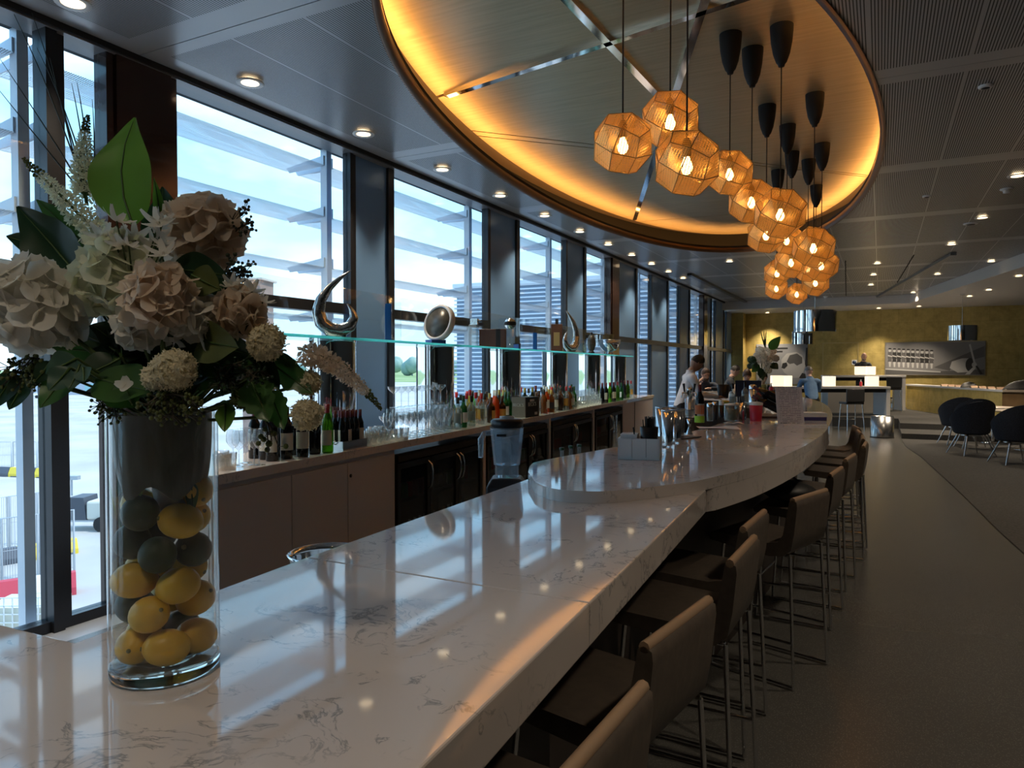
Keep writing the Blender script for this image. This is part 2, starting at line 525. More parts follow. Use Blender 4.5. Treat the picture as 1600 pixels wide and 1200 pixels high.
for ci in (0, 1, 3):   # mirrored strips that divide the panels
    a, b = CUTS[ci]
    d = (b - a).normalized(); n = Vector((-d.y, d.x, 0))
    ts = [t for t in [i * .02 for i in range(-900, 900)] if ((lambda p: ((p.x - RC.x) * math.cos(RT) + (p.y - RC.y) * math.sin(RT)) ** 2 / RB ** 2 + (-(p.x - RC.x) * math.sin(RT) + (p.y - RC.y) * math.cos(RT)) ** 2 / RA ** 2 < 1.0)(a + d * t))]
    p, q = a + d * ts[0], a + d * ts[-1]
    w = .032
    MB().prism([tuple((p - n * w)[:2]), tuple((q - n * w)[:2]), tuple((q + n * w)[:2]), tuple((p + n * w)[:2])], PZ - .03, PZ + .02).build('mirror_strip', CHROME, dome)
# warm lamps in the cove
cove = ring_wall('cove_light_strip', 0, 0, 0, 0, mat('cove_light', (1, .6, .25), .5, emit=(1.0, .46, .12), es=6.5), None, [(.10, CEIL + .05), (.22, CEIL + .05)])
tag(cove, 'warm amber light strip hidden in the oval ceiling cove', 'light strip')

# ---- white lower ceiling towards the end wall
o = MB().prism([(FX + .02, 24.3), (.75, 24.3), (2.42, 16.3), (XR - .02, 14.0), (XR - .02, YEND - .01), (FX + .02, YEND - .01)], SOFF, CEIL - .003).build('ceiling_soffit', mat('soffit_white', (.60, .58, .56), .55))
tag(o, 'pale lowered ceiling along the end wall', kind='structure')
# shallow frame lines on the dark ceiling in front of it
b = MB()
def ceil_bar(p, q, w=.02, h=.05, z=CEIL):
    a = onz(*p, z); c = onz(*q, z); d = (c - a).normalized(); n = Vector((-d.y, d.x, 0)) * w
    return MB().prism([tuple((a - n)[:2]), tuple((c - n)[:2]), tuple((c + n)[:2]), tuple((a + n)[:2])], z - h, z - .002)
ceil_bar((1077, 427), (1172, 474), .05, .05).build('ceiling_edge_bar', DARKMET, ceil)
ceil_bar((1372, 462), (1490, 394), .05, .06).build('ceiling_edge_bar', CEILPLAIN, ceil)
ceil_bar((1402, 441), (1428, 398), .012, .008).build('ceiling_groove', BLACKM, ceil)
ceil_bar((1322, 462), (1321, 407), .012, .008).build('ceiling_groove', BLACKM, ceil)

# ---- end wall, gold leaf
def gold_leaf():
    m = mat('gold_leaf', (.36, .27, .06), .42, .35, spec=.4); t = NT(m)
    v = t.coord('Object')
    br = t.n('ShaderNodeTexBrick', {'Vector': t.n('ShaderNodeMapping', {'Vector': v, 'Rotation': (PI / 2, 0, 0)}).outputs[0], 'Scale': 1.0, 'Color1': (.60, .47, .17, 1), 'Color2': (.53, .41, .14, 1), 'Mortar': (.46, .35, .11, 1), 'Mortar Size': .006, 'Brick Width': .5, 'Row Height': .5})
    nz = t.ramp(t.noise(v, 3.5, 6, .7), [(.3, (.68, .68, .62)), (.6, (1, 1, 1))])
    t.l(t.mix(1, br.outputs[0], nz, 'MULTIPLY'), t.b.inputs['Base Color'])
    t.l(t.ramp(t.noise(v, 8, 4), [(.3, (.34, .34, .34)), (.7, (.6, .6, .6))]), t.b.inputs['Roughness'])
    return m
LEAF = gold_leaf()
o = MB().bb(FX, XR, YEND, YEND + .3, 0, CEIL + .4).bb(FX + .02, FX + .42, YEND - .6, YEND, .25, SOFF).build('wall_end', LEAF); tag(o, 'gold leaf end wall of the lounge', kind='structure')
DARKWALL = mat('brown_wall', (.10, .085, .07), .6)
o = MB().bb(XR, XR + .3, YB, YEND + .3, 0, CEIL + .4).build('wall_right', DARKWALL); tag(o, 'dark brown side wall of the lounge', kind='structure')
o = MB().bb(FX - .3, XR + .3, YB - .3, YB, 0, CEIL + .4).build('wall_back', DARKWALL); tag(o, 'dark brown back wall of the lounge', kind='structure')
d1 = thing('door_1', 'flush gold door in the end wall with a round sign', None, kind='structure')
pa = ony(1287, 537, YEND); pb = ony(1340, 537, YEND)
dz = pa.z
MB().bb(pa.x, pb.x, YEND - .02, YEND - .004, .25, dz).build('door_leaf', LEAF, d1)
TRIMG = mat('pale_gold_trim', (.55, .45, .2), .35, .6)
for x0, x1, z0, z1 in ((pa.x - .04, pa.x, .25, dz + .04), (pb.x, pb.x + .04, .25, dz + .04), (pa.x, pb.x, dz, dz + .04)):
    MB().bb(x0, x1, YEND - .035, YEND - .004, z0, z1).build('door_frame', TRIMG, d1)
sg = ony(1335, 566, YEND - .03)
MB().bb(sg.x - .08, sg.x + .08, YEND - .035, YEND - .021, sg.z - .08, sg.z + .08).build('door_sign', WHITE, d1)
M_ = Matrix.Translation((sg.x, YEND - .0352, sg.z)) @ Matrix.Rotation(PI / 2, 4, 'X')
MB().lathe([(.0, .004), (.06, .004), (.06, 0), (0, 0)], 20, M=M_).build('door_sign_disc', mat('sign_blue', (.05, .08, .16), .4), d1)

# ---- window wall
BAYS = [  # (kind, y0, y1)
    ('glass', -4.9, -2.75), ('panel', -2.75, -2.05), ('glass', -2.05, .1), ('panel', .1, .8), ('glass', .8, 2.67), ('post', 2.67, 2.80), ('glass', 2.80, 3.06),
    ('column', 3.06, 3.60), ('glass', 3.60, 5.58), ('panel', 5.58, 6.29), ('glass', 6.29, 8.36), ('panel', 8.36, 9.30), ('glass', 9.30, 11.02), ('panel', 11.02, 11.94),
    ('glass', 11.94, 13.13), ('column', 13.13, 13.65), ('panel', 13.65, 14.94), ('glass', 14.94, 16.02), ('panel', 16.02, 17.48), ('glass', 17.48, 18.62), ('panel', 18.62, 19.75),
    ('glass', 19.75, 21.2), ('column', 21.2, 21.75), ('panel', 21.75, 22.6), ('glass', 22.6, 23.2), ('panel', 23.2, 24.6), ('glass', 24.6, 25.0), ('panel', 25.0, YEND)]
TR0, TR1 = 2.07, 2.17
WTOP = CEIL - .012
wi = 0; ci = 0; pi_ = 0
for kind, y0, y1 in BAYS:
    if kind == 'glass':
        wi += 1
        w = thing('window_%d' % wi, 'tall clear pane of the window wall with a dark rail across it', None, kind='structure')
        MB().bb(FX - .012, FX + .012, y0, y1, -.06, TR0).build('pane', WINGLASS, w)
        MB().bb(FX - .012, FX + .012, y0, y1, TR1, WTOP).build('pane', WINGLASS, w)
        MB().bb(FX - .05, FX + .06, y0, y1, TR0, TR1).build('transom', DARKMET, w)
        MB().bb(FX - .05, FX + .05, y0, y1, -.129, -.06).build('bottom_rail', DARKMET, w)
    elif kind == 'panel':
        pi_ += 1
        w = thing('wall_panel_%d' % pi_, 'blue grey upright panel between two panes of the window wall', None, kind='structure')
        e = .10 if y1 - y0 > .6 else .05
        MB().bb(FX - .02, FX + .02, y0 + e, y1 - e, -.129, WTOP).build('spandrel', PANEL_BLUE, w)
        MB().bb(FX - .05, FX + .045, y0, y0 + e * .45, -.129, WTOP).build('mullion', DARKMET, w)
        MB().bb(FX - .05, FX + .03, y0 + e * .6, y0 + e, -.129, WTOP).build('mullion', DARKMET, w)
        MB().bb(FX - .05, FX + .05, y1 - e, y1, -.129, WTOP).build('mullion', DARKMET, w)
        if not (5.5 < y0 < 12): MB().bb(FX + .021, FX + .06, y0, y1, TR0, TR1).build('transom', DARKMET, w)
    elif kind == 'post':
        o = MB().bb(FX - .06, FX + .08, y0, y0 + .07, -.129, WTOP).bb(FX - .04, FX + .05, y0 + .07, y1, -.129, WTOP).build('trim_3', DARKMET); tag(o, 'slim dark window post beside the bronze column', kind='structure')
    else:
        ci += 1
        o = thing('column_%d' % ci, 'glossy bronze clad column standing at the window wall', None, kind='structure')
        MB().bb(FX - .05, FX + .10, y0 + .06, y1 - .06, -.129, CEIL - .05).build('column_casing', BRONZE, o)
        MB().bb(FX - .05, FX + .08, y0, y0 + .055, -.129, CEIL - .05).build('casing_strip', BRONZE, o)
        MB().bb(FX - .05, FX + .08, y1 - .055, y1, -.129, CEIL - .05).build('casing_strip', BRONZE, o)

# ---- sun-shade blades outside
def blade_mat():
    m = mat('perforated_blade', (.70, .73, .80), .5, 0); t = NT(m)
    v = t.coord('Object')
    sp = t.n('ShaderNodeSeparateXYZ', {0: v})
    a = t.math('FRACT', t.math('MULTIPLY', sp.outputs['Y'], 60)); c = t.math('FRACT', t.math('MULTIPLY', sp.outputs['X'], 60))
    hole = t.math('MULTIPLY', t.math('GREATER_THAN', a, .28), t.math('GREATER_THAN', c, .28))
    t.b.inputs['Base Color'].default_value = (.80, .82, .86, 1)
    tr = t.n('ShaderNodeBsdfTransparent'); mx = t.n('ShaderNodeMixShader')
    t.l(hole, mx.inputs[0]); t.l(t.b.outputs[0], mx.inputs[1]); t.l(tr.outputs[0], mx.inputs[2]); t.l(mx.outputs[0], t.out.inputs['Surface'])
    return m
BLADEM = blade_mat()
spans = [(-4.9, -2.5), (-2.5, .42), (.42, 2.72), (2.76, 5.62), (5.66, 8.42), (8.46, 11.08), (11.12, 13.75), (13.8, 16.1), (16.15, 18.7), (18.75, 21.9), (21.95, 24.9)]
def blade_mesh(L):
    prof = [(0, 0), (.10, .022), (.24, .034), (.38, .026), (.52, 0), (.38, -.012), (.24, -.020), (.10, -.016)]
    n = len(prof)
    b = MB()
    vs_ = [(-x, y, z) for y in (0, L) for x, z in prof]
    b.add(vs_, [(i, (i + 1) % n, n + (i + 1) % n, n + i) for i in range(n)], True)
    b.add(vs_, [tuple(range(n)), tuple(range(2 * n - 1, n - 1, -1))])
    return b
zz = (3.575, 3.065, 2.555, 2.045)
ordw = {3.575: 'top', 3.065: 'second', 2.555: 'third', 2.045: 'lowest'}
for si, (a, c) in enumerate(spans):
    me = blade_mesh(c - a - .10).mesh('blade', BLADEM)
    mb = MB()
    mb.add([(-.02, 0, .0), (-.48, 0, -.02), (-.52, 0, .03), (-.02, 0, .10), (-.02, .012, .0), (-.48, .012, -.02), (-.52, .012, .03), (-.02, .012, .10)],
           [(0, 1, 2, 3), (7, 6, 5, 4), (0, 4, 5, 1), (1, 5, 6, 2), (2, 6, 7, 3), (3, 7, 4, 0)])
    br = mb.mesh('bracket', ALU_PALE)
    for z in zz:
        t_ = thing('sun_louvre', 'pale perforated sun shade blade outside the windows, %s of its stack' % ordw[z], 'sun shade', (FX - .27, a + .05, z), 0, 'sun shade blades outside, %s row' % ordw[z])
        link('blade', me, t_); link('end_bracket', br, t_, (0, c - a - .098, 0)); link('end_bracket', br, t_, (0, -.012, 0))
    o = MB().bb(FX - .34, FX - .26, c - .035, c + .035, -.3, CEIL + .3).build('louvre_support', ALU_PALE); tag(o, 'pale upright post outside that carries the sun shade blades', 'post', 'sun shade posts')

# ---- downlights
DL_TRIM = mat('downlight_trim', (.75, .74, .72), .35)
DL_LENS = mat('downlight_lens', (1, .9, .75), .4, emit=(1.0, .78, .5), es=5)
DL_RING = mat('downlight_reflector', (.8, .75, .65), .2, .6, emit=(1.0, .75, .45), es=1.2)
trim_me = MB().lathe([(.062, 0), (.098, -.006), (.10, 0), (.098, .004)], 28).mesh('trim_ring', DL_TRIM)
lens_me = MB().lathe([(0, .004), (.034, .004), (.034, .012)], 18).mesh('lamp_lens', DL_LENS)
refl_me = MB().lathe([(.064, -.001), (.05, .018), (.034, .012)], 24).mesh('reflector', DL_RING)
def downlight(p, z, label, group, power=18, spot=True):
    t_ = thing('downlight', label, 'downlight', (p[0], p[1], z - .022), 0, group)
    link('trim_ring', trim_me, t_); link('reflector', refl_me, t_, (0, 0, -.002)); link('lamp_lens', lens_me, t_, (0, 0, -.002))
    if spot:
        l = bpy.data.lights.new('downlight_beam', 'SPOT'); l.energy = power * 4.0; l.spot_size = math.radians(95); l.spot_blend = .6; l.shadow_soft_size = .09; l.color = (1, .82, .60)
        q = bpy.data.objects.new('downlight_beam', l); COL.objects.link(q); q.parent = t_; q.location = (0, 0, -.03)
    return t_
for k in range(-3, 11):
    downlight((-4.24, 3.94 + 1.33 * k), CEIL, 'round recessed downlight in the row above the window wall', 'downlights along the window wall', 14)
for p in ((1590, 272), (1535, 338), (1487, 380), (1371, 410), (1365, 428), (1361, 444), (1465, 427), (1140, 407)):
    q = onz(*p, CEIL)
    downlight(q, CEIL, 'round recessed downlight in the dark ceiling over the walkway', 'downlights over the walkway', 20)
for p in ((1549, 407), (1503, 442), (1427, 456)):
    q = onz(*p, CEIL)
    downlight(q, CEIL if q.y < 15 or q.x < 1 else CEIL, 'round recessed downlight in the dark ceiling over the tables', 'downlights over the tables', 20)
for p in ((1592, 430), (1545, 452), (1515, 462), (1436, 478), (1373, 481), (1199, 488)):
    q = onz(*p, SOFF)
    downlight(q, SOFF, 'round downlight in the pale lowered ceiling by the end wall', 'downlights in the lowered ceiling', 34)
for q in ((1.3, 7.2), (1.3, 4.6), (1.3, 2.0), (4.4, 4.6), (4.4, 9.8), (4.4, 14.0), (-2.8, .6), (-2.8, -1.6), (1.3, -.8), (-.45, -.5)):  # all out of view; last two added as fill light for the flowers
    downlight(q, CEIL, 'round recessed downlight in the dark ceiling beyond the oval recess', 'downlights beyond the oval', 14 if q[1] > 1 else (3 if q[0] < -2 else 7))
# smoke detector and speaker discs
for p, r in (((1573, 295), .07), ((1517, 349), .10), ((1540, 134), .05), ((1448, 306), .05), ((1290, 463), .07)):
    q = onz(*p, CEIL)
    t_ = thing('ceiling_sensor', 'small round %s fitting under the dark ceiling' % ('domed' if r == .07 else 'flat'), 'ceiling sensor', (q.x, q.y, CEIL), 0, 'ceiling sensors %s' % ('domed' if r == .07 else 'flat'))
    MB().lathe([(r, 0), (r, -.012), (r * .8, -.02)], 20).build('sensor_base', DL_TRIM, t_)
    MB().lathe([(r * .6, -.02), (r * .55, -.05 if r == .07 else -.024), (0, -.055 if r == .07 else -.026)], 16).build('sensor_cover', WHITE if r == .07 else DARKMET, t_)
# ================================================================== OUTSIDE
GZ = -5.0
CONC = noisy('apron_concrete', (.42, .40, .37), (.56, .54, .50), .15, .9, detail=8)
o = MB().bb(-260, FX - .4, -160, 260, GZ - .2, GZ).build('apron_ground', CONC); tag(o, 'pale concrete airport apron outside', kind='structure')
o = MB().bb(-900, 600, 260, 1500, GZ - .2, GZ + .02).bb(-1500, -260, -600, 1500, GZ - .2, GZ + .01).build('field_ground', noisy('field_grass', (.20, .30, .10), (.36, .42, .20), .03, .95)); tag(o, 'hazy green airfield beyond the apron', kind='structure')
o = MB().bb(FX - .20, FX - .07, YB, YEND, -.5, -.13).build('outer_ledge', mat('ledge_grey', (.60, .62, .65), .6)); tag(o, 'grey roof ledge outside below the panes', kind='structure')
# far hedge of trees
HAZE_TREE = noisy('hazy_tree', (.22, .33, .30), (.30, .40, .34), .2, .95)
random.seed(3)
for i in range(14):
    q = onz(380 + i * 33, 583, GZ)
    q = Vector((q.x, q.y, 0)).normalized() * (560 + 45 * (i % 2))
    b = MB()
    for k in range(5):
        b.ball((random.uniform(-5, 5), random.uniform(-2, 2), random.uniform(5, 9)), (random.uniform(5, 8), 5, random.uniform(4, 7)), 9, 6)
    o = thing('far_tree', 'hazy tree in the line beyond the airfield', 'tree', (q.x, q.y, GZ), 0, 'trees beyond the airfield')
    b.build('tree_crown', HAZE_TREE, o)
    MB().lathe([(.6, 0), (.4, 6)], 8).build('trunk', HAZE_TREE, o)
# louvred block
BLDG = mat('louvre_backing', (.22, .29, .38), .6)
t_ = thing('louvred_building', 'blue grey airport block clad in horizontal louvres', 'building', (0, 0, 0))
bx0, bx1, by0 = -24.6, -7.2, 40.0
MB().bb(bx0, bx1, by0, by0 + 25, GZ, 6.7).build('block_wall', BLDG, t_)
b = MB()
z = GZ + 2
while z < 6.7:
    b.bb(bx0 - .12, bx1 + .12, by0 - .14, by0 - .01, z, z + .09)
    b.bb(bx1 + .01, bx1 + .14, by0, by0 + 25, z, z + .09)
    z += .26
o = b.build('louvre_slats', mat('louvre_pale', (.60, .66, .74), .5), t_); o['kind'] = 'stuff'
MB().bb(bx0 - .2, bx1 + .2, by0 - .2, by0 + 25, 6.7, 6.95).build('roof_edge', ALU_PALE, t_)
# brick tower
q = onz(405, 640, GZ); q = dep(403, 470, 46)
t_ = thing('brick_tower', 'brown terminal tower with two dark slots and a pale cap', 'building', (q.x, q.y, GZ), math.radians(20))
hh = dep(403, 440, 46).z - GZ
MB().bb(-.62, .62, -.9, .9, 0, hh).build('tower_wall', noisy('tower_brown', (.30, .19, .15), (.38, .25, .2), 2, .8), t_)
MB().bb(-.8, .8, -1.05, 1.05, hh, hh + .12).build('tower_cap', mat('tower_cap_buff', (.62, .50, .42), .7), t_)
for z in (hh - .8, hh - 1.3):
    MB().bb(.1, .52, -.915, -.88, z, z + .22).build('tower_slot', BLACKM, t_)
# low sheds and parked vehicles
o = thing('airport_shed', 'long grey shed at the edge of the apron', 'building', (*onz(165, 616, GZ)[:2], GZ), math.radians(35))
MB().bb(-14, 14, -4, 4, 0, 3.2).build('shed_wall', mat('shed_grey', (.42, .45, .50), .7), o)
MB().bb(-14.3, 14.3, -4.3, 4.3, 3.2, 3.5).build('shed_roof', ALU_PALE, o)
MB().bb(-3, 0, -4.06, -3.9, 0, 2.6).build('shed_door', mat('shed_door_teal', (.30, .5, .5), .6), o)
CARC = [(.7, .72, .75), (.45, .48, .55), (.75, .75, .74), (.15, .25, .5)]
k = 0
for px, py in ((22, 622), (46, 620), (70, 622), (34, 614), (58, 613), (82, 614)):
    p = onz(px, py, GZ)
    o = thing('parked_car', 'small parked vehicle in the row far across the apron', 'car', (p.x, p.y, GZ), math.radians(50), 'vehicles parked across the apron')
    cm = mat('car_paint_%d' % (k % 4), CARC[k % 4], .3); k += 1
    MB().bb(-2.1, 2.1, -.85, .85, .35, .95).build('body', cm, o, bevel=.12)
    MB().prism([(-1.2, -.75), (1.1, -.75), (1.1, .75), (-1.2, .75)], .95, 1.5).build('cabin', mat('car_glass', (.05, .07, .09), .1), o, bevel=.2)
    for sx in (-1.3, 1.3):
        for sy in (-.8, .8):
            MB().lathe([(.33, -.1), (.33, .1)], 12, M=Matrix.Translation((sx, sy, .33)) @ Matrix.Rotation(PI / 2, 4, 'X')).build('wheel', BLACKM, o)
# striped barriers
YEL = mat('barrier_yellow', (.80, .58, .05), .6); BLK = mat('barrier_black', (.08, .09, .11), .6); RED = mat('barrier_red', (.55, .06, .09), .6); WHT = mat('barrier_white', (.78, .78, .76), .6)
def barrier(p, q, n, h, m1, m2, label, group, z=GZ):
    a = onz(*p, z); c = onz(*q, z)
    for i in range(n):
        s, e = a.lerp(c, i / n), a.lerp(c, (i + .97) / n)
        d = e - s; L = d.length; rz = math.atan2(d.y, d.x); m = (s + e) / 2
        t_ = thing('road_barrier', label % ('yellow' if (m1 if i % 2 else m2) is YEL else 'black' if (m1 if i % 2 else m2) is BLK else 'red' if (m1 if i % 2 else m2) is RED else 'white'), 'barrier', (m.x, m.y, z), rz, group + (' a' if i % 2 else ' b'))
        prof = [(-.28, 0), (.28, 0), (.28, h * .35), (.12, h), (-.12, h), (-.28, h * .35)]
        vs_ = [(x, y, zz_) for x in (-L / 2, L / 2) for y, zz_ in prof]
        MB().add(vs_, [tuple(range(5, -1, -1)), tuple(range(6, 12))] + [(i_, (i_ + 1) % 6, 6 + (i_ + 1) % 6, 6 + i_) for i_ in range(6)]).build('barrier_block', m1 if i % 2 else m2, t_)
        MB().bb(-L * .3, L * .3, -.30, .30, .0, .06).build('barrier_foot', BLK, t_)
barrier((-40, 742), (100, 747), 7, .55, YEL, BLK, 'low %s block in the striped barrier across the apron', 'far striped barrier')
barrier((-40, 888), (120, 862), 5, .5, BLK, YEL, 'low %s block in the striped barrier behind the wire fence', 'middle striped barrier')
barrier((-60, 952), (120, 925), 4, .62, RED, WHT, 'chunky %s block in the barrier row below the windows', 'near red and white barrier')
FENCE = mat('fence_wire', (.42, .45, .48), .5, .5)
def fence(p, q, n, h, label):
    a = onz(*p, GZ); c = onz(*q, GZ)
    for i in range(n):
        s, e = a.lerp(c, i / n), a.lerp(c, (i + .93) / n)
        t_ = thing('fence_panel', label, 'fence', tuple(s), math.atan2((e - s).y, (e - s).x), label[:30])
        L = (e - s).length
        MB().tube([(0, 0, 0), (0, 0, h), (L, 0, h), (L, 0, 0)], .035, 6).build('fence_frame', FENCE, t_)
        b = MB()
        for k in range(1, 14): b.tube([(L * k / 14, 0, .15), (L * k / 14, 0, h)], .006, 4, cap=False)
        for zz_ in (.15, h * .5): b.tube([(0, 0, zz_), (L, 0, zz_)], .01, 4, cap=False)
        o = b.build('fence_wires', FENCE, t_); o['kind'] = 'stuff'
fence((-60, 733), (100, 729), 4, 1.7, 'thin wire fence panel behind the far striped barrier')
fence((-30, 866), (100, 842), 3, 1.9, 'thin wire fence panel along the middle striped barrier')
fence((-60, 925), (120, 893), 3, 2.0, 'wire fence panel between the striped and the red barriers')
# wire cage and cone
p = onz(45, 985, GZ)
t_ = thing('wire_cage', 'pale wire cage full of sacks below the windows', 'cage', tuple(p), math.radians(30))
MB().bb(-.75, .75, -.55, .55, .05, .75).build('cage_load', mat('sack_cream', (.62, .60, .5), .8), t_)
b = MB()
for i in range(9): b.bb(-.8 + i * .2 - .012, -.8 + i * .2 + .012, -.62, -.6, 0, 1.0)
for i in range(6): b.bb(-.8, .8, -.62, -.6, i * .2, i * .2 + .025)
o = b.build('cage_wires', WHT, t_); o['kind'] = 'stuff'
p = onz(62, 984, GZ + .4)
t_ = thing('traffic_cone', 'small orange traffic cone beside the wire cage', 'cone', (p.x, p.y, GZ))
MB().bb(-.2, .2, -.2, .2, 0, .04).build('cone_base', BLK, t_); MB().lathe([(.16, .04), (.03, .62)], 14).build('cone_body', mat('cone_orange', (.9, .22, .05), .5), t_)
# lighting trailer
p = onz(142, 826, GZ)
t_ = thing('lighting_trailer', 'small towable generator trailer with a dark hood on the apron', 'trailer', (p.x, p.y, GZ), math.radians(28))
MB().add([(-.9, -.5, .45), (.1, -.5, .45), (.0, -.5, 1.35), (-.6, -.5, 1.35), (-.9, .5, .45), (.1, .5, .45), (.0, .5, 1.35), (-.6, .5, 1.35)],
         [(0, 1, 2, 3), (7, 6, 5, 4), (0, 4, 5, 1), (1, 5, 6, 2), (2, 6, 7, 3), (3, 7, 4, 0)]).build('generator_hood', mat('trailer_black', (.06, .07, .09), .5), t_)
MB().bb(.1, 1.2, -.5, .5, .45, 1.2).build('generator_body', mat('trailer_cream', (.62, .60, .52), .6), t_, bevel=.08)
MB().bb(-1.5, 1.3, -.04, .04, .38, .45).bb(-.9, 1.25, -.5, .5, .38, .45).build('chassis', FENCE, t_)
MB().tube([(-.75, 0, 1.35), (-.75, 0, 2.0)], .04, 8).bb(-1.05, -.45, -.12, .12, 2.0, 2.16).build('lamp_mast', FENCE, t_)
for sy in (-.55, .55):
    MB().lathe([(.3, -.09), (.3, .09)], 16, M=Matrix.Translation((.75, sy, .3)) @ Matrix.Rotation(PI / 2, 4, 'X')).build('wheel', BLACKM, t_)
# aircraft tail
q = dep(612, 636, 70)
t_ = thing('aircraft_tail', 'red aircraft tail fin with a white edge stripe', 'aircraft', (q.x, q.y, q.z - 1.0), math.radians(-50))
tl = MB()
fin = [(-3.5, 0), (3.2, 0), (-1.4, 4.2), (-2.9, 4.6)]
tl.add([(x, y, z) for y in (-.12, .12) for x, z in fin], [(3, 2, 1, 0), (4, 5, 6, 7), (0, 1, 5, 4), (1, 2, 6, 5), (2, 3, 7, 6), (3, 0, 4, 7)])
tl.build('tail_fin', mat('tail_red', (.72, .05, .09), .35), t_)
MB().add([(x, y, z) for y in (-.13, .13) for x, z in ((2.7, 0), (3.6, 0), (-1.1, 4.35), (-1.6, 4.2))], [(3, 2, 1, 0), (4, 5, 6, 7), (0, 1, 5, 4), (1, 2, 6, 5), (2, 3, 7, 6), (3, 0, 4, 7)]).build('fin_edge', WHT, t_)
MB().tube([(-6, 0, -.6), (6, 0, -.9), (18, 0, -1.2)], [.3, 1.0, 1.6], 14).build('fuselage', WHT, t_)
# ================================================================== BAR
H0, H1, HB = 1.05, 1.095, .955     # lower top, raised top, underside
wt = thing('bar_worktop', 'long white veined quartz worktop of the near bar with a square edge', 'bar counter')
ysp = 1.42
front = lambda y: -.505 - .056 * (y - .73)
back = lambda y: -1.325 - .045 * (y - 1.1)
MB().prism([(front(-1.5), -1.5), (front(ysp) , ysp), (back(ysp), ysp), tuple(onz(117, 1004, H0)[:2]), (-3.3, .70), (-3.3, -1.5)], HB, H0).build('countertop_slab', QUARTZ, wt, bevel=.004)
MB().prism([(front(ysp), ysp + .0015), (-.63, 2.96), (-.90, 3.35), (-1.42, 3.35), (back(ysp), ysp + .0015)], HB, H0).build('countertop_slab', QUARTZ, wt, bevel=.004)
# raised bar top: outer edge traced on its own plane, inner edge parallel to it
outer_px = [(836, 753), (848, 759), (867, 764.5), (909, 767.5), (947, 768), (1000, 763), (1050, 757), (1087, 752), (1135, 741), (1180, 729), (1218, 715), (1250, 701), (1272, 688), (1287.5, 677), (1296, 665), (1300.6, 654), (1300.5, 646), (1296, 636), (1284, 628)]
OUT = [Vector(onz(*p, H1)[:2]) for p in outer_px] + [Vector((-.98, 11.6)), Vector((-1.35, 12.7)), Vector((-1.9, 13.5)), Vector((-2.6, 13.9)), Vector((-3.3, 13.95))]
INN = [Vector((-3.3, 13.2)), Vector((-2.6, 13.1)), Vector((-2.1, 12.7)), Vector((-1.72, 11.8)), Vector((-1.45, 10.4)), Vector((-1.28, 9.0)), Vector((-1.17, 7.6)), Vector((-1.13, 6.2)), Vector((-1.18, 5.1)), Vector((-1.32, 3.98)), Vector((-1.485, 3.14)), Vector((-1.44, 2.98)), Vector((-1.36, 2.80))]
def chaikin(ps, n=2):
    for _ in range(n):
        q = [ps[0]]
        for a, b in zip(ps[:-1], ps[1:]): q += [a.lerp(b, .25), a.lerp(b, .75)]
        ps = q + [ps[-1]]
    return ps
OUTS, INNS = chaikin(OUT), chaikin(INN)
rb = thing('raised_bar_top', 'curved raised white quartz bar top with a rounded near end', 'bar counter')
MB().prism([tuple(p) for p in OUTS + INNS], H0 + .0005, H1, smooth=True).build('curved_slab', QUARTZ, rb)
def cut(ps, f): return [p for p in ps if f(p)]
lowO = [Vector((-.635, 2.975))] + cut(OUTS, lambda p: p.y > 3.02)
lowI = cut(INNS, lambda p: p.y > 3.42) + [Vector((-1.40, 3.37)), Vector((-.885, 3.365))]
MB().prism([tuple(p) for p in lowO + lowI], HB, H0 - .0005, smooth=True).build('curved_slab_edge', QUARTZ, rb)
BARBASE = mat('dark_bar_front', (.045, .035, .03), .55)
bb_ = thing('bar_counter_front', 'dark recessed front panel under the near bar and the raised bar', 'bar front')
def inset(ps, d):
    out = []
    for i, p in enumerate(ps):
        t = (ps[min(i + 1, len(ps) - 1)] - ps[max(i - 1, 0)]).normalized()
        out.append(p + Vector((-t.y, t.x)) * d)
    return out
bo = [Vector((front(-1.5) - .32, -1.5)), Vector((front(1.5) - .32, 1.5)), Vector((-.98, 2.9))] + inset(cut(OUTS, lambda p: p.y > 3.6), .33)
bi = inset(bo, .10)[::-1]
MB().prism([tuple(p) for p in bo + bi], .0, HB).build('front_panel', BARBASE, bb_)
MB().bb(-1.76, -1.50, 2.6, 3.6, .82, .85).bb(-1.72, -1.52, 2.65, 2.7, 0, .82).bb(-1.72, -1.52, 3.5, 3.55, 0, .82).build('work_shelf', STEEL, bb_)
MB().bb(-1.80, -1.46, 1.25, 2.3, .64, .67).bb(-1.78, -1.48, 1.3, 1.35, 0, .64).bb(-1.78, -1.48, 2.2, 2.25, 0, .64).build('work_shelf', STEEL, bb_)
MB().prism([(-1.30, 4.3), (-1.25, 8.6), (-1.72, 8.7), (-1.80, 4.3)], .80, .84).bb(-1.75, -1.3, 4.4, 4.5, 0, .80).bb(-1.68, -1.28, 8.3, 8.4, 0, .80).build('work_shelf', STEEL, bb_)

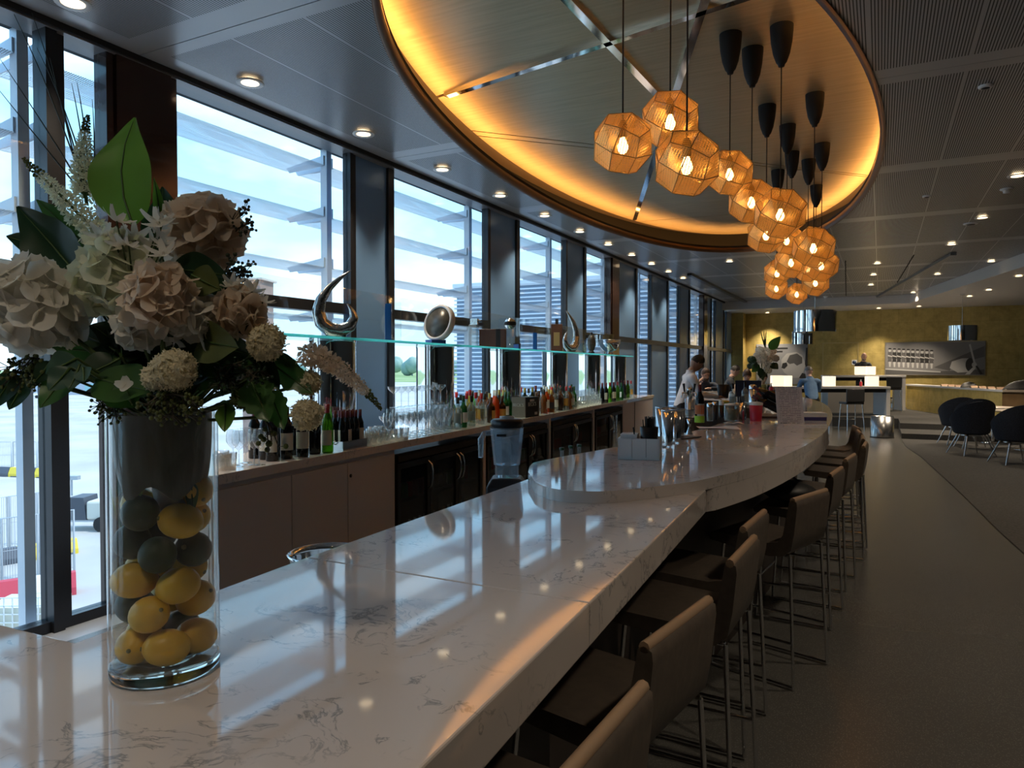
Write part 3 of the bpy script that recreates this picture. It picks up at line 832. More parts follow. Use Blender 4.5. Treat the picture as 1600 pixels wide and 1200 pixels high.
# ---- back counter along the windows
CZ = 1.0
CA, CB = onz(340, 742, CZ), onz(1022, 617, CZ)
cu = Vector((CB - CA)[:2]).normalized(); cn = Vector((-cu.y, cu.x)); C0 = Vector(CA[:2]); CRZ = math.atan2(cu.y, cu.x)
def csol(px, t):
    d = ray(px, HORIZON); d2 = Vector(d[:2]); b = C0 + cn * t
    det = d2.x * (-cu.y) - (-cu.x) * d2.y
    k = (b.x * (-cu.y) - (-cu.x) * b.y) / det
    return d2 * k
def cpt(px, t, z=CZ):
    p = csol(px, t); return Vector((p.x, p.y, z))
def cs(px, t=0): return (csol(px, t) - C0).dot(cu)
def cw(s, t, z=CZ):
    p = C0 + cu * s + cn * t; return Vector((p.x, p.y, z))
S0, S1, S2, S3 = cs(330), cs(622), cs(975), cs(1022)
bc = thing('back_counter', 'long pale quartz counter along the window wall behind the bar', 'counter', tuple(C0) + (0,), CRZ)
MB().bb(S0, S3, 0, .56, CZ - .055, CZ).build('counter_slab', QUARTZ, bc, bevel=.003)
cab = thing('back_cabinet', 'cream panelled cabinet under the near end of the back counter', 'cabinet', tuple(C0) + (0,), CRZ)
MB().bb(S0, S1 - .01, .03, .52, .08, CZ - .056).build('cabinet_body', CREAM, cab)
MB().bb(S0, S1 - .01, .08, .5, 0, .08).build('plinth', BLACKM, cab)
edges = [S0, cs(340) - .02, cs(457), cs(545), S1 - .03]
for a, b in zip(edges[:-1], edges[1:]):
    dr = MB().bb(a + .004, b - .004, .012, .03, .10, CZ - .085).build('door', CREAM, cab)
    if b == S1 - .03:
        MB().lathe([(.012, 0), (.012, .006), (0, .006)], 12, M=Matrix.Translation((cs(545) + .03, .012, CZ - .17)) @ Matrix.Rotation(PI / 2, 4, 'X')).build('lock', BLACKP, dr)
endc = thing('end_cabinet', 'cream cabinet at the far end of the back counter', 'cabinet', tuple(C0) + (0,), CRZ)
MB().bb(S2 + .02, S3 - .01, .02, .54, 0, CZ - .056).build('cabinet_body', CREAM, endc)
MB().bb(S2 + .9, S2 + .91, .012, .02, .05, CZ - .07).build('door_gap', DARKMET, endc)
# bottle coolers
FGLASS = glassy('cooler_glass', (.6, .62, .63), ior=1.5)
FRIDGE_IN = mat('cooler_inside', (.05, .05, .052), .5)
units = [(622, 757, 3), (763, 859, 3), (865, 928, 2), (933, 975, 2)]
ulab = ['black glass-doored bottle cooler next to the cream cabinet', 'black glass-doored bottle cooler behind the blender', 'black glass-doored bottle cooler below the dark cardboard beer box', 'black glass-doored bottle cooler at the far end of the counter']
CAN = [mat('can_silver', (.6, .6, .62), .25, .8), mat('can_green', (.05, .22, .1), .3, .4), mat('can_red', (.45, .03, .04), .3, .4), mat('bottle_brown', (.12, .05, .02), .15), mat('bottle_clear_cold', (.4, .5, .52), .1)]
can_me = MB().lathe([(.026, 0), (.032, .008), (.032, .105), (.026, .118), (0, .118)], 12)
can_mes = [can_me.mesh('drink_can', m) for m in CAN[:3]]
bot_b = MB().lathe([(.03, 0), (.03, .13), (.012, .18), (.012, .225), (0, .225)], 12)
bot_mes = [bot_b.mesh('small_bottle', m) for m in CAN[3:]]
cnames = ['silver', 'green', 'red']; bnames = ['brown', 'clear']
for (pa_, pb_, nd), lb in zip(units, ulab):
    a, b = cs(pa_) + .012, cs(pb_) - .012
    u = thing('bottle_cooler', lb, 'cooler', tuple(C0) + (0,), CRZ, 'bottle coolers under the back counter')
    MB().bb(a, a + .03, .05, .5, .05, CZ - .10).bb(b - .03, b, .05, .5, .05, CZ - .10).bb(a, b, .47, .5, .05, CZ - .10).bb(a, b, .05, .5, .05, .10).bb(a, b, .05, .5, CZ - .16, CZ - .10).build('cooler_body', BLACKP, u)
    MB().bb(a, b, .065, .49, .50, .512).build('wire_shelf', FRIDGE_IN, u)
    MB().bb(a + .02, b - .02, .02, .05, CZ - .16, CZ - .11).build('top_grille', BLACKM, u)
    MB().bb(a + .05, b - .05, .455, .465, .12, CZ - .18).build('inner_wall', FRIDGE_IN, u)
    for i in range(nd):
        x0 = a + (b - a) * i / nd + .004; x1 = a + (b - a) * (i + 1) / nd - .004
        dr = MB().bb(x0, x0 + .045, .016, .045, .06, CZ - .17).bb(x1 - .045, x1, .016, .045, .06, CZ - .17).bb(x0, x1, .016, .045, .06, .105).bb(x0, x1, .016, .045, CZ - .215, CZ - .17).build('door', BLACKP, u)
        MB().bb(x0 + .04, x1 - .04, .026, .034, .10, CZ - .21).build('pane', FGLASS, dr)
        hx = (x1 - .03) if i != nd - 1 else (x0 + .03)
        MB().tube([(hx, .016, .80), (hx - .0, -.012, .775), (hx, -.026, .72), (hx, -.026, .66), (hx, -.012, .60), (hx, .016, .575)], .009, 8).build('handle', STEEL, dr)
    # drinks inside
    for i in range(int((b - a) / .085)):
        s = a + .08 + i * .085
        if s > b - .06: break
        for zz_, lst, nm, kd in ((.513, can_mes, cnames, 'can'), (.101, bot_mes, bnames, 'bottle')):
            k = (i // 4 + (1 if kd == 'can' else 0)) % len(lst)
            p = cw(s, .16, zz_)
            o = link('drink_' + kd, lst[k], None, tuple(p))
            tag(o, '%s %s of drink on a shelf behind the cooler doors' % (nm[k], 'can' if kd == 'can' else 'bottle'), kd, '%s drinks in the coolers' % nm[k] + kd)
# dividers between coolers
for px in (760, 862, 930.5):
    o = MB().bb(cs(px) - .028, cs(px) + .028, .02, .5, 0, CZ - .056).build('counter_divider', CREAM, None, tuple(C0) + (0,), CRZ)
    tag(o, 'narrow cream upright between two bottle coolers', 'divider', 'dividers between coolers')

# ---- mirrored drums carrying the glass shelf
SHZ = 1.74
sh = thing('glass_shelf', 'long clear glass shelf on mirrored drums above the back counter', 'shelf', tuple(C0) + (0,), CRZ)
sa, sb = cs(395, .2), cs(984, .2)
MB().bb(sa, sb, .14, .52, SHZ, SHZ + .016).build('shelf_plate', SHELFGL, sh)
MB().bb(sa, sb, .128, .139, SHZ - .001, SHZ + .017).build('shelf_front_edge', SHELFEDGE, sh)
gx = [sa, cs(478, .3), cs(645, .3), cs(759, .3), cs(840, .3), cs(905, .3), sb]
for a, b in zip(gx[:-1], gx[1:]):
    MB().bb(a + .004, b - .004, .50, .508, SHZ + .017, SHZ + .42).build('upright_pane', CLEAR, sh)
MIRROR = mat('mirror_polish', (.90, .91, .92), .03, 1)
for i, px in enumerate((518, 680, 790, 867, 921, 963)):
    p = cpt(px, .385)
    t_ = thing('mirror_drum', 'tall mirror-polished round drum between back counter and glass shelf', 'drum', tuple(p), 0, 'mirrored drums under the glass shelf')
    MB().lathe([(.175, .001), (.175, SHZ - CZ - .012)], 40).build('drum_wall', MIRROR, t_)
    MB().lathe([(.178, SHZ - CZ - .012), (.178, SHZ - CZ - .001)], 40).build('drum_cap', CHROME, t_)

# ---- things on the shelf
HAMMER = noisy('hammered_silver', (.70, .69, .66), (.85, .84, .82), 30, .12, 1, bump=.35)
def crescent(name, label, px, h, rz, flip=1):
    p = cpt(px, .30, SHZ + .0175)
    t_ = thing(name, label, 'sculpture', tuple(p), rz)
    pts = []
    # two-horned crescent: long horn up, short horn on the other side
    spine = [(.34, 1.0), (.20, .90), (.02, .74), (-.10, .56), (-.14, .38), (-.10, .22), (.02, .12), (.18, .10), (.32, .17), (.38, .30), (.34, .42), (.28, .50)]
    rad = [.004, .028, .055, .078, .095, .105, .108, .10, .085, .065, .035, .006]
    spine = [Vector((x * flip, 0, z)) for x, z in spine]
    sp2, r2 = [], []
    for i in range(len(spine) - 1):
        for k in range(3):
            f = k / 3; sp2.append(spine[i].lerp(spine[i + 1], f)); r2.append(rad[i] * (1 - f) + rad[i + 1] * f)
    sp2.append(spine[-1]); r2.append(rad[-1])
    b = MB().tube([q * h for q in sp2], [r * h for r in r2], 14)
    b.v = [(x, y * .8, z) for x, y, z in b.v]
    b.build('crescent_body', HAMMER, t_)
    MB().lathe([(.05 * h, 0), (.05 * h, .03 * h)], 12, (-.06 * h * flip, 0, 0)).lathe([(.05 * h, 0), (.05 * h, .04 * h)], 12, (.22 * h * flip, 0, 0)).build('sculpture_feet', STEEL, t_)
crescent('crescent_sculpture', 'large hammered silver crescent sculpture with two horns on the glass shelf', 513, .47, math.radians(35))
crescent('crescent_sculpture', 'smaller silver flame-shaped crescent sculpture near the end of the glass shelf', 896, .60, math.radians(80), -1)
p = cpt(684, .3, SHZ + .0175)
t_ = thing('display_plate', 'dark round display plate with a white rim tilted on a blue stand', 'plate', tuple(p), math.radians(-25))
Mx = Matrix.Translation((0, 0, .20)) @ Matrix.Rotation(math.radians(75), 4, 'X') @ Matrix.Rotation(math.radians(15), 4, 'Y')
MB().lathe([(.155, -.05), (.17, -.045), (.17, .0), (.15, .012), (.14, .0)], 36, M=Mx).build('plate_rim', WHITE, t_)
MB().lathe([(0, .002), (.145, .002), (.145, -.03)], 36, M=Mx).build('plate_face', noisy('plate_dark', (.05, .045, .035), (.10, .09, .07), 14, .3), t_)
MB().bb(-.05, .06, -.10, .05, 0, .04).build('plate_stand', mat('stand_blue', (.03, .09, .35), .4), t_)
def shelf_box(name, label, cat, px, w, d, h, m, rz, parts=(), t=.30):
    p = cpt(px, t, SHZ + .0175)
    t_ = thing(name, label, cat, tuple(p), rz)
    MB().bb(-w / 2, w / 2, -d / 2, d / 2, 0, h).build(cat + '_body', m, t_, bevel=.004)
    for nm, (x0, x1, y0, y1, z0, z1), mm in parts: MB().bb(x0, x1, y0, y1, z0, z1).build(nm, mm, t_)
    return t_
WOODD = noisy('dark_wood', (.07, .035, .025), (.11, .055, .035), 8, .35, stretch=(1, 1, .1))
shelf_box('wooden_plaque', 'brown wooden plaque with a black stripe standing on the glass shelf', 'plaque', 770, .30, .03, .20, WOODD, math.radians(10), [('plaque_stripe', (.04, .09, -.0165, -.0151, 0, .20), BLACKP)])
shelf_box('wooden_trophy', 'tall narrow brown trophy block with a gold inset on the shelf', 'trophy', 870, .15, .09, .37, WOODD, math.radians(20), [('gold_inset', (-.04, .04, -.047, -.0452, .08, .26), TRIMG), ('finial', (-.02, .02, -.02, .02, .37, .44), HAMMER)])
shelf_box('crystal_trophy', 'slim clear trophy with a silver bird on top on the shelf', 'trophy', 740, .09, .05, .22, glassy('crystal', (.85, .93, .95), ior=1.6, density=.25, body=(.7, .8, .85)), 0, [('silver_bird', (-.03, .05, -.015, .015, .22, .28), HAMMER)])
shelf_box('blue_trophy', 'thin blue and clear award slab at the glass shelf', 'trophy', 607, .05, .03, .30, mat('award_blue', (.02, .12, .40), .15), math.radians(25), [('clear_slab', (.03, .10, -.012, .012, 0, .31), CLEAR)])
shelf_box('blue_award', 'small blue award slab beside a clear plaque on the shelf', 'trophy', 836, .05, .03, .22, mat('award_blue'), math.radians(15), [('clear_slab', (.04, .16, -.012, .012, 0, .25), CLEAR)])
shelf_box('small_box', 'tiny blue box on the glass shelf by the glass stem award', 'box', 808, .07, .05, .06, mat('stand_blue'), 0, [('box_lid', (-.037, .037, -.027, .027, .06, .068), BLACKP)])
p = cpt(797, .3, SHZ + .0175)
t_ = thing('globe_award', 'small dark silver globe award on a thin glass stem', 'trophy', tuple(p))
MB().lathe([(.05, 0), (.05, .012), (.012, .02), (.012, .22)], 16).build('award_stem', CLEAR, t_)
MB().ball((0, 0, .285), .066, 16, 10).build('globe', HAMMER, t_); MB().lathe([(.068, .265), (.07, .285), (.068, .305)], 18).build('globe_band', BLACKP, t_)
p = cpt(952, .29, SHZ + .0175)
t_ = thing('silver_bowl', 'wide polished silver bowl on a low foot on the glass shelf', 'bowl', tuple(p))
MB().lathe([(.09, 0), (.07, .03), (.05, .05), (.12, .09), (.175, .17), (.195, .25), (.185, .25), (.16, .16), (.0, .075)], 30).build('bowl_body', CHROME, t_)
MB().lathe([(.192, .248), (.202, .254), (.192, .262), (.184, .254), (.192, .248)], 30).build('bowl_rim', CHROME, t_)
p = cpt(924, .3, SHZ + .0175)
t_ = thing('oval_award', 'dark oval award between the silver flame and the silver bowl', 'trophy', tuple(p))
MB().ball((0, 0, .17), (.07, .05, .14), 14, 10).build('award_body', noisy('award_dark', (.04, .04, .035), (.09, .085, .07), 20, .3, .4), t_)
MB().lathe([(.05, 0), (.05, .03), (.03, .05)], 14).build('award_foot', BLACKP, t_); MB().ball((0, 0, .32), .022, 8, 6).build('award_knob', BLACKP, t_)

# ================================================================== BOTTLES AND GLASSES
def bottle_mb(rb_, hb, rn, h, shoulder=.05):
    prof = [(0, .0), (rb_ * .9, .0), (rb_, .006), (rb_, hb), (rb_ * .86, hb + shoulder * .45), (rn * 1.3, hb + shoulder), (rn, hb + shoulder * 1.4), (rn, h - .004), (rn * .9, h)]
    return MB().lathe(prof, 14)
G_DKGREEN = mat('bottle_dark_green', (.010, .022, .012), .06)
G_GREEN = glassy('bottle_green_glass', (.10, .42, .14), ior=1.55, density=.35, body=(.03, .22, .06))
G_LIME = glassy('bottle_lime_glass', (.28, .62, .08), ior=1.5, density=.4, body=(.10, .26, .02))
G_CLEAR = glassy('bottle_clear_glass', (.72, .78, .78), ior=1.5, gain=1.6, density=.12, body=(.75, .76, .72))
G_AMBER = glassy('bottle_amber_glass', (.55, .24, .07), ior=1.5, density=.45, body=(.30, .11, .03))
G_BROWN = mat('bottle_brown_glass', (.035, .014, .008), .07)
G_YELLOW = glassy('bottle_yellow_glass', (.95, .75, .12), ior=1.5, density=.4, body=(.85, .60, .05))
G_BLACK = mat('bottle_black_glass', (.008, .008, .010), .06)
KINDS = {
    'red_wine': (G_BLACK, mat('foil_burgundy', (.10, .012, .02), .3), mat('label_cream', (.60, .55, .45), .6), .037, .19, .0145, .31, .05, 'tall dark wine bottle with a burgundy foil and cream label'),
    'white_wine': (G_LIME, mat('foil_red', (.25, .01, .02), .35), mat('label_cream'), .037, .18, .0145, .31, .06, 'lime green wine bottle with dark red foil and cream label'),
    'green_spirit': (G_GREEN, mat('cap_dark_green', (.01, .07, .03), .35), mat('label_white', (.72, .72, .70), .6), .036, .17, .014, .29, .04, 'green spirit bottle with a green cap and white label'),
    'gin': (G_CLEAR, mat('cap_black', (.015, .015, .015), .4), mat('label_white'), .038, .17, .014, .28, .03, 'clear spirit bottle with a black cap and white label'),
    'vodka': (G_CLEAR, mat('cap_red', (.50, .02, .03), .35), mat('label_ochre', (.62, .36, .08), .6), .036, .18, .014, .30, .04, 'clear spirit bottle with a red cap and ochre label'),
    'whisky': (G_AMBER, mat('cap_black'), mat('label_cream'), .040, .17, .014, .28, .04, 'amber whisky bottle with a black cap and cream label'),
    'rum': (G_BROWN, mat('cap_brown', (.12, .05, .025), .4), mat('label_ochre'), .042, .15, .015, .25, .04, 'squat brown rum bottle with a brown stopper and ochre label'),
    'aperitif': (glassy('bottle_red_glass', (.85, .20, .05), ior=1.5, density=.4, body=(.75, .14, .03)), mat('cap_white', (.75, .74, .72), .4), mat('label_white'), .036, .19, .014, .31, .04, 'orange red aperitif bottle with a white cap'),
    'liqueur': (G_YELLOW, mat('cap_red'), mat('label_dark', (.03, .03, .05), .5), .037, .19, .013, .32, .06, 'tall yellow liqueur bottle with a red cap and dark label'),
    'dark_liqueur': (G_DKGREEN, mat('cap_gold', (.5, .36, .1), .35, .6), mat('label_green', (.10, .30, .14), .6), .036, .18, .014, .30, .05, 'dark green liqueur bottle with a gold cap and green label'),
    'brandy': (G_AMBER, mat('cap_gold'), mat('label_dark'), .040, .15, .015, .27, .05, 'amber brandy bottle with a gold cap and dark label'),
    'lime_cordial': (glassy('bottle_bright_green', (.25, .95, .15), ior=1.5, density=.5, body=(.05, .75, .05)), mat('cap_black'), mat('label_white'), .035, .18, .014, .30, .05, 'bright green liqueur bottle with a black cap'),
}
BPROTO = {}
PLACED = []
def bottle(kind, loc, place, group):
    loc = Vector(loc)
    if 'tray' not in place:
        for _ in range(40):
            if all((loc - q).xy.length > .081 for q in PLACED): break
            loc = loc + Vector((cu.x, cu.y, 0)) * .012
        PLACED.append(loc.copy())
    key = (kind, place)
    if key not in BPROTO:
        g, cp, lb, rb_, hb, rn, h, sh_, txt = KINDS[kind]
        if kind not in BPROTO:
            me = bottle_mb(rb_, hb, rn, h, sh_).mesh('glass_body', g)
            cm = MB().lathe([(rn + .0015, h - .055), (rn + .002, h + .003), (0, h + .003)], 12).mesh('bottle_cap', cp)
            lm = MB().surf(lambda u, v: Vector(((rb_ + .0008) * math.cos(3.7 * u), (rb_ + .0008) * math.sin(3.7 * u), hb * (.28 + .54 * v))), 10, 1).mesh('bottle_label', lb)
            BPROTO[kind] = (me, cm, lm)
        BPROTO[key] = txt
    me, cm, lm = BPROTO[kind]
    t_ = thing(kind + '_bottle', BPROTO[key] + ' ' + place, 'bottle', tuple(loc), random.uniform(0, 6), KINDS[kind][8][:24] + ' ' + group)
    link('glass_body', me, t_); link('bottle_cap', cm, t_); link('bottle_label', lm, t_)
    return t_
random.seed(11)
# big cluster
row = {  # depth from the counter front : list of (px, kind)
    .46: [(697, 'liqueur'), (713, 'vodka'), (730, 'vodka'), (738, 'lime_cordial'), (746, 'gin'), (760, 'whisky'), (775, 'aperitif'), (790, 'green_spirit'), (802, 'rum'), (814, 'vodka'), (826, 'gin'), (837, 'red_wine'), (846, 'gin'), (854, 'aperitif'), (862, 'vodka'), (870, 'lime_cordial'), (878, 'gin'), (886, 'whisky'), (893, 'green_spirit')],
    .34: [(706, 'green_spirit'), (720, 'gin'), (734, 'liqueur'), (749, 'aperitif'), (765, 'brandy'), (780, 'dark_liqueur'), (795, 'green_spirit'), (808, 'green_spirit'), (820, 'dark_liqueur'), (832, 'dark_liqueur'), (842, 'rum'), (850, 'aperitif'), (859, 'aperitif'), (868, 'gin'), (876, 'whisky'), (884, 'brandy'), (891, 'rum')],
    .22: [(715, 'gin'), (729, 'vodka'), (743, 'vodka'), (757, 'gin'), (772, 'aperitif'), (786, 'dark_liqueur'), (838, 'rum'), (848, 'gin'), (857, 'brandy'), (866, 'whisky'), (875, 'gin'), (883, 'vodka'), (890, 'whisky')],
    .11: [(724, 'green_spirit'), (737, 'gin'), (752, 'vodka'), (767, 'rum'), (780, 'rum'), (850, 'whisky'), (860, 'brandy'), (868, 'rum'), (877, 'vodka'), (886, 'gin'), (894, 'green_spirit')]}
for t, lst in row.items():
    for px, kd in lst:
        p = cpt(px, t)
        if any((p - cpt(q, .385)).xy.length < .22 for q in (518, 680, 790, 867, 921, 963)): p = cpt(px, .145 if t > .3 else .09)
        bottle(kd, p, 'among the back counter spirits', 'on the back counter')
# far wine group and near wine group
for i, px in enumerate((941, 947, 953, 959, 965, 971)):
    bottle(('red_wine', 'red_wine', 'white_wine', 'red_wine', 'white_wine', 'green_spirit')[i], cpt(px, .07), 'at far counter end', 'far end')
for i, px in enumerate((976, 981, 986)):
    bottle(('red_wine', 'white_wine', 'vodka')[i], cpt(px, .20), 'at far counter end', 'far end')
for px, t in ((397, .30), (414, .20), (424, .12), (438, .20), (447, .11), (463, .18), (472, .08), (491, .10)):
    bottle('red_wine', cpt(px, t), 'in row behind flowers', 'behind the flowers')
bottle('white_wine', cpt(511, .07), 'behind flowers', 'behind the flowers')
# small wine bottles in a steel tray
p = cpt(543, .33)
t_ = thing('bottle_tray', 'brushed steel tray holding small wine bottles', 'tray', tuple(cpt(543, .09)), CRZ)
MB().bb(-.14, .14, -.06, .06, 0, .01).bb(-.14, .14, -.06, -.055, .01, .06).bb(-.14, .14, .055, .06, .01, .06).bb(-.14, -.135, -.06, .06, .01, .06).bb(.135, .14, -.06, .06, .01, .06).build('tray_body', STEEL, t_)
MB().tube([(-.14, 0, .06), (-.17, 0, .05), (-.14, 0, .04)], .005, 6).tube([(.14, 0, .06), (.17, 0, .05), (.14, 0, .04)], .005, 6).build('tray_handles', STEEL, t_)
base = cpt(543, .09, CZ + .0105)
for i in range(5):
    for j in range(2):
        off = cu * (-.105 + .0525 * i) + cn * (-.028 + .056 * j)
        q = bottle('red_wine', base + Vector((off.x, off.y, 0)), 'in the tray', 'steel tray'); q.scale = (.68, .68, .80)
# glassware
def glass_mesh(kind):
    P = {'wine': [(0, .004), (.034, .002), (.034, .0), (.004, .006), (.004, .09), (.02, .105), (.037, .135), (.036, .17), (.029, .205)],
         'coupe': [(0, .004), (.034, .002), (.034, .0), (.004, .006), (.004, .105), (.02, .115), (.045, .14), (.048, .16)],
         'flute': [(0, .004), (.03, .002), (.03, .0), (.004, .006), (.004, .08), (.016, .095), (.025, .14), (.024, .20), (.021, .225)],
         'tumbler': [(0, .008), (.030, .006), (.031, .0), (.037, .09), (.0355, .09), (.030, .012), (0, .012)],
         'highball': [(0, .008), (.027, .006), (.028, .0), (.032, .14), (.031, .14), (.026, .012), (0, .012)]}[kind]
    return MB().lathe(P, 18).mesh(kind + '_glass', TUMBLER)
rimm = {}
GM = {k: glass_mesh(k) for k in ('wine', 'coupe', 'flute', 'tumbler', 'highball')}
def glass(kind, p, place, group):
    o = link(kind + '_glass', GM[kind], None, tuple(p))
    tag(o, 'clear %s glass %s' % (kind, place), 'glass', kind + ' ' + group)
for t in (.06, .15, .24, .33):
    for i in range(14):
        px = 572 + i * 9.6 + t * 30
        if px > 705: continue
        kd = 'tumbler' if px < 600 else ('wine' if t < .2 else ('flute' if t < .3 else 'coupe'))
        if px < 640 and t < .1: kd = 'tumbler'
        p = cpt(px, t)
        if (p - cpt(680, .385)).xy.length < .24: continue
        glass(kd, p, 'crowded on the back counter by the tray', 'near group')
# glass rack tier
t_ = thing('glass_tier', 'clear raised glass tier stacked with coupe glasses', 'shelf', tuple(cpt(658, .12)), CRZ)
MB().bb(-.48, .42, -.06, .07, .235, .243).build('tier_plate', CLEAR, t_)
for x in (-.47, .41):
    MB().bb(x - .004, x + .004, -.06, .07, 0, .235).build('tier_leg', CLEAR, t_)
b0 = cpt(658, .12, CZ + .244)
for i in range(8):
    off = cu * (-.42 + .108 * i); glass('coupe', b0 + Vector((off.x, off.y, 0)), 'on the raised glass tier', 'on the tier')
for t in (.06, .15, .24, .33):
    for i in range(9):
        px = 899 + i * 4.6 + t * 8
        p = cpt(px, t)
        if min((p - cpt(q, .385)).xy.length for q in (921, 963, 867)) < .22: continue
        glass(('tumbler', 'highball', 'flute', 'wine')[int(t * 10) % 4 if t > .1 else 0], p, 'crowded at the far part of the back counter', 'far group')
for px in (949, 955, 960): glass('wine', cpt(px, .155), 'in front of the far wine bottles', 'before far wine')
for px, t in ((372, .12), (383, .20), (396, .09), (404, .06), (363, .2)): glass('wine', cpt(px, t), 'beside the wine bottles behind the flowers', 'behind flowers')
for px, t in ((342, .10), (350, .10), (358, .10), (346, .2)): glass('tumbler', cpt(px, t), 'low on the counter behind the vase', 'behind vase')
# dark cardboard beer box
p = cpt(821, .115); BOXM = mat('box_black', (.014, .016, .02), .5); BOXG = mat('box_grey', (.20, .18, .16), .6)
t_ = thing('beer_box', 'dark cardboard bottle carton lettered in silver', 'box', tuple(p), CRZ - math.radians(8))
MB().bb(-.16, .16, -.085, .085, 0, .22).build('carton', BOXM, t_)
MB().bb(-.162, -.145, -.087, .087, .0, .221).build('carton_corner', BOXG, t_)
MB().bb(.145, .162, -.087, .087, 0, .221).build('carton_corner', BOXG, t_)
def letters(txt, size, m, parent, loc, rot, name='lettering', ext=.0008):
    c = bpy.data.curves.new(name, 'FONT'); c.body = txt; c.size = size; c.extrude = ext; c.align_x = 'CENTER'
    o = bpy.data.objects.new(name, c); COL.objects.link(o)
    dg = bpy.context.evaluated_depsgraph_get()
    me = bpy.data.meshes.new_from_object(o.evaluated_get(dg)); bpy.data.objects.remove(o)
    me.materials.clear(); me.materials.append(m)
    q = link(name, me, parent, loc); q.rotation_euler = rot
    return q
SILV = mat('silver_print', (.62, .62, .60), .4, .3)
letters("BECK'S", .062, SILV, t_, (0, -.0862, .12), (PI / 2, 0, 0))
letters("BECK'S", .045, SILV, t_, (-.1632, 0, .12), (PI / 2, 0, -PI / 2))
MB().bb(-.05, .05, -.0868, -.085, .17, .195).build('carton_emblem', SILV, t_)
MB().bb(.06, .12, -.0868, -.085, .02, .05).build('carton_barcode', WHITE, t_)
# ================================================================== ON AND BEHIND THE BAR
def flat(p, z): return (p[0], p[1], z)
# blender
p = onx(792, 745, -1.63)
JAR = glassy('blender_jar', (.85, .92, .97), ior=1.5, density=.17, body=(.85, .93, 1.0), gain=1.6)
t_ = thing('blender', 'electric blender with a clear ridged jug, black lid and black base', 'blender', (p.x, p.y, .851), math.radians(25))
bz = p.z - .851
MB().add([(x, y, z) for z, w in ((0, .105), (bz * .75, .095), (bz, .07)) for x, y in ((-w, -w), (w, -w), (w, w), (-w, w))],
         [(3, 2, 1, 0), (8, 9, 10, 11)] + [(r * 4 + i, r * 4 + (i + 1) % 4, r * 4 + 4 + (i + 1) % 4, r * 4 + 4 + i) for r in (0, 1) for i in range(4)]).build('motor_base', BLACKP, t_, bevel=.008)
MB().lathe([(.058, bz + .001), (.058, bz + .055), (.064, bz + .06), (.082, bz + .24), (.086, bz + .245), (.080, bz + .24), (.061, bz + .062), (0, bz + .05)], 10, smooth=False).build('jug', JAR, t_)
MB().lathe([(.070, bz + .236), (.070, bz + .246), (.079, bz + .250), (.080, bz + .275), (.070, bz + .285), (.04, bz + .287)], 28).build('jug_lid', BLACKP, t_)
MB().lathe([(.036, bz + .286), (.036, bz + .298), (0, bz + .30)], 20).build('lid_plug', glassy('plug_clear', (.8, .85, .88), density=.4), t_)
MB().tube([(-.075, -.02, bz + .22), (-.11, -.035, bz + .215), (-.125, -.04, bz + .19), (-.125, -.04, bz + .10)], [.014, .014, .015, .013], 8).build('jug_handle', JAR, t_)
MB().lathe([(.012, bz + .05), (.03, bz + .065), (.006, bz + .07)], 8).build('cutter', STEEL, t_)
MB().bb(-.045, .0, -.0795, -.078, bz + .205, bz + .217).build('jug_marking', BLACKP, t_)
# three small bottles with green caps
for i, px in enumerate((878, 892, 905)):
    q = onx(px, 700, -1.58)
    t_ = thing('mixer_bottle', 'small clear mixer bottle with a green crown cap behind the bar', 'bottle', (q.x, q.y, .851), 0, 'green capped mixer bottles')
    hh = onx(px, (701, 698, 696)[i], -1.58).z - .851
    MB().lathe([(.026, .001), (.026, hh * .5), (.011, hh * .75), (.011, hh)], 14).build('glass_body', G_CLEAR, t_)
    MB().lathe([(.0135, hh - .008), (.0135, hh + .006), (0, hh + .006)], 14).build('bottle_cap', mat('cap_dark_green'), t_)
# ice bucket behind the bar
q = onx(512, 862, -1.63)
t_ = thing('ice_bucket', 'chrome rimmed ice bucket standing behind the near bar', 'bucket', (q.x, q.y, .671))
hh = q.z - .671
MB().lathe([(.09, .001), (.125, hh - .01), (.132, hh), (.122, hh), (.117, hh - .02), (.085, .01), (0, .01)], 30).build('bucket_wall', CHROME, t_)
MB().tube([(-.125, 0, hh - .03), (-.155, 0, hh - .02), (-.155, 0, hh - .06), (-.125, 0, hh - .07)], .006, 8).build('bucket_handle', CHROME, t_)
# vase is built with the flowers
# napkin caddy
a = onz(1000, 716, H1); rz = math.radians(12)
ACR = mat('caddy_steel', (.90, .88, .86), .3, 0)
t_ = thing('napkin_caddy', 'pale steel napkin caddy with slotted side on the raised bar', 'caddy', flat(a, H1), rz)
L, W, HH = .205, .15, .105
MB().bb(-L / 2, L / 2, -W / 2, W / 2, .001, .008).bb(-L / 2, -L / 2 + .005, -W / 2, W / 2, .008, HH).bb(L / 2 - .005, L / 2, -W / 2, -.02, .008, HH).bb(L / 2 - .005, L / 2, .02, W / 2, .008, HH).bb(-L / 2, L / 2, W / 2 - .005, W / 2, .008, HH).build('caddy_tray', ACR, t_)
MB().bb(-L / 2, -L / 6, -W / 2, -W / 2 + .005, .008, HH).bb(-L / 6 + .002, L / 6, -W / 2, -W / 2 + .005, .008, HH).bb(L / 6 + .002, L / 2, -W / 2, -W / 2 + .005, .008, HH).build('caddy_front', ACR, t_)
st = MB().bb(-.09, .09, -.05, .045, .0, .09).mesh('napkin_stack', PAPER)
o = link('napkin_stack', MB().bb(-.092, -.01, -.055, .06, 0, .115).mesh('napkin_stack', PAPER), None, (a.x, a.y, H1 + .0085), rz); tag(o, 'stack of white paper napkins in the steel caddy', 'napkins')
q = a + Vector((math.cos(rz) * .045, math.sin(rz) * .045, 0))
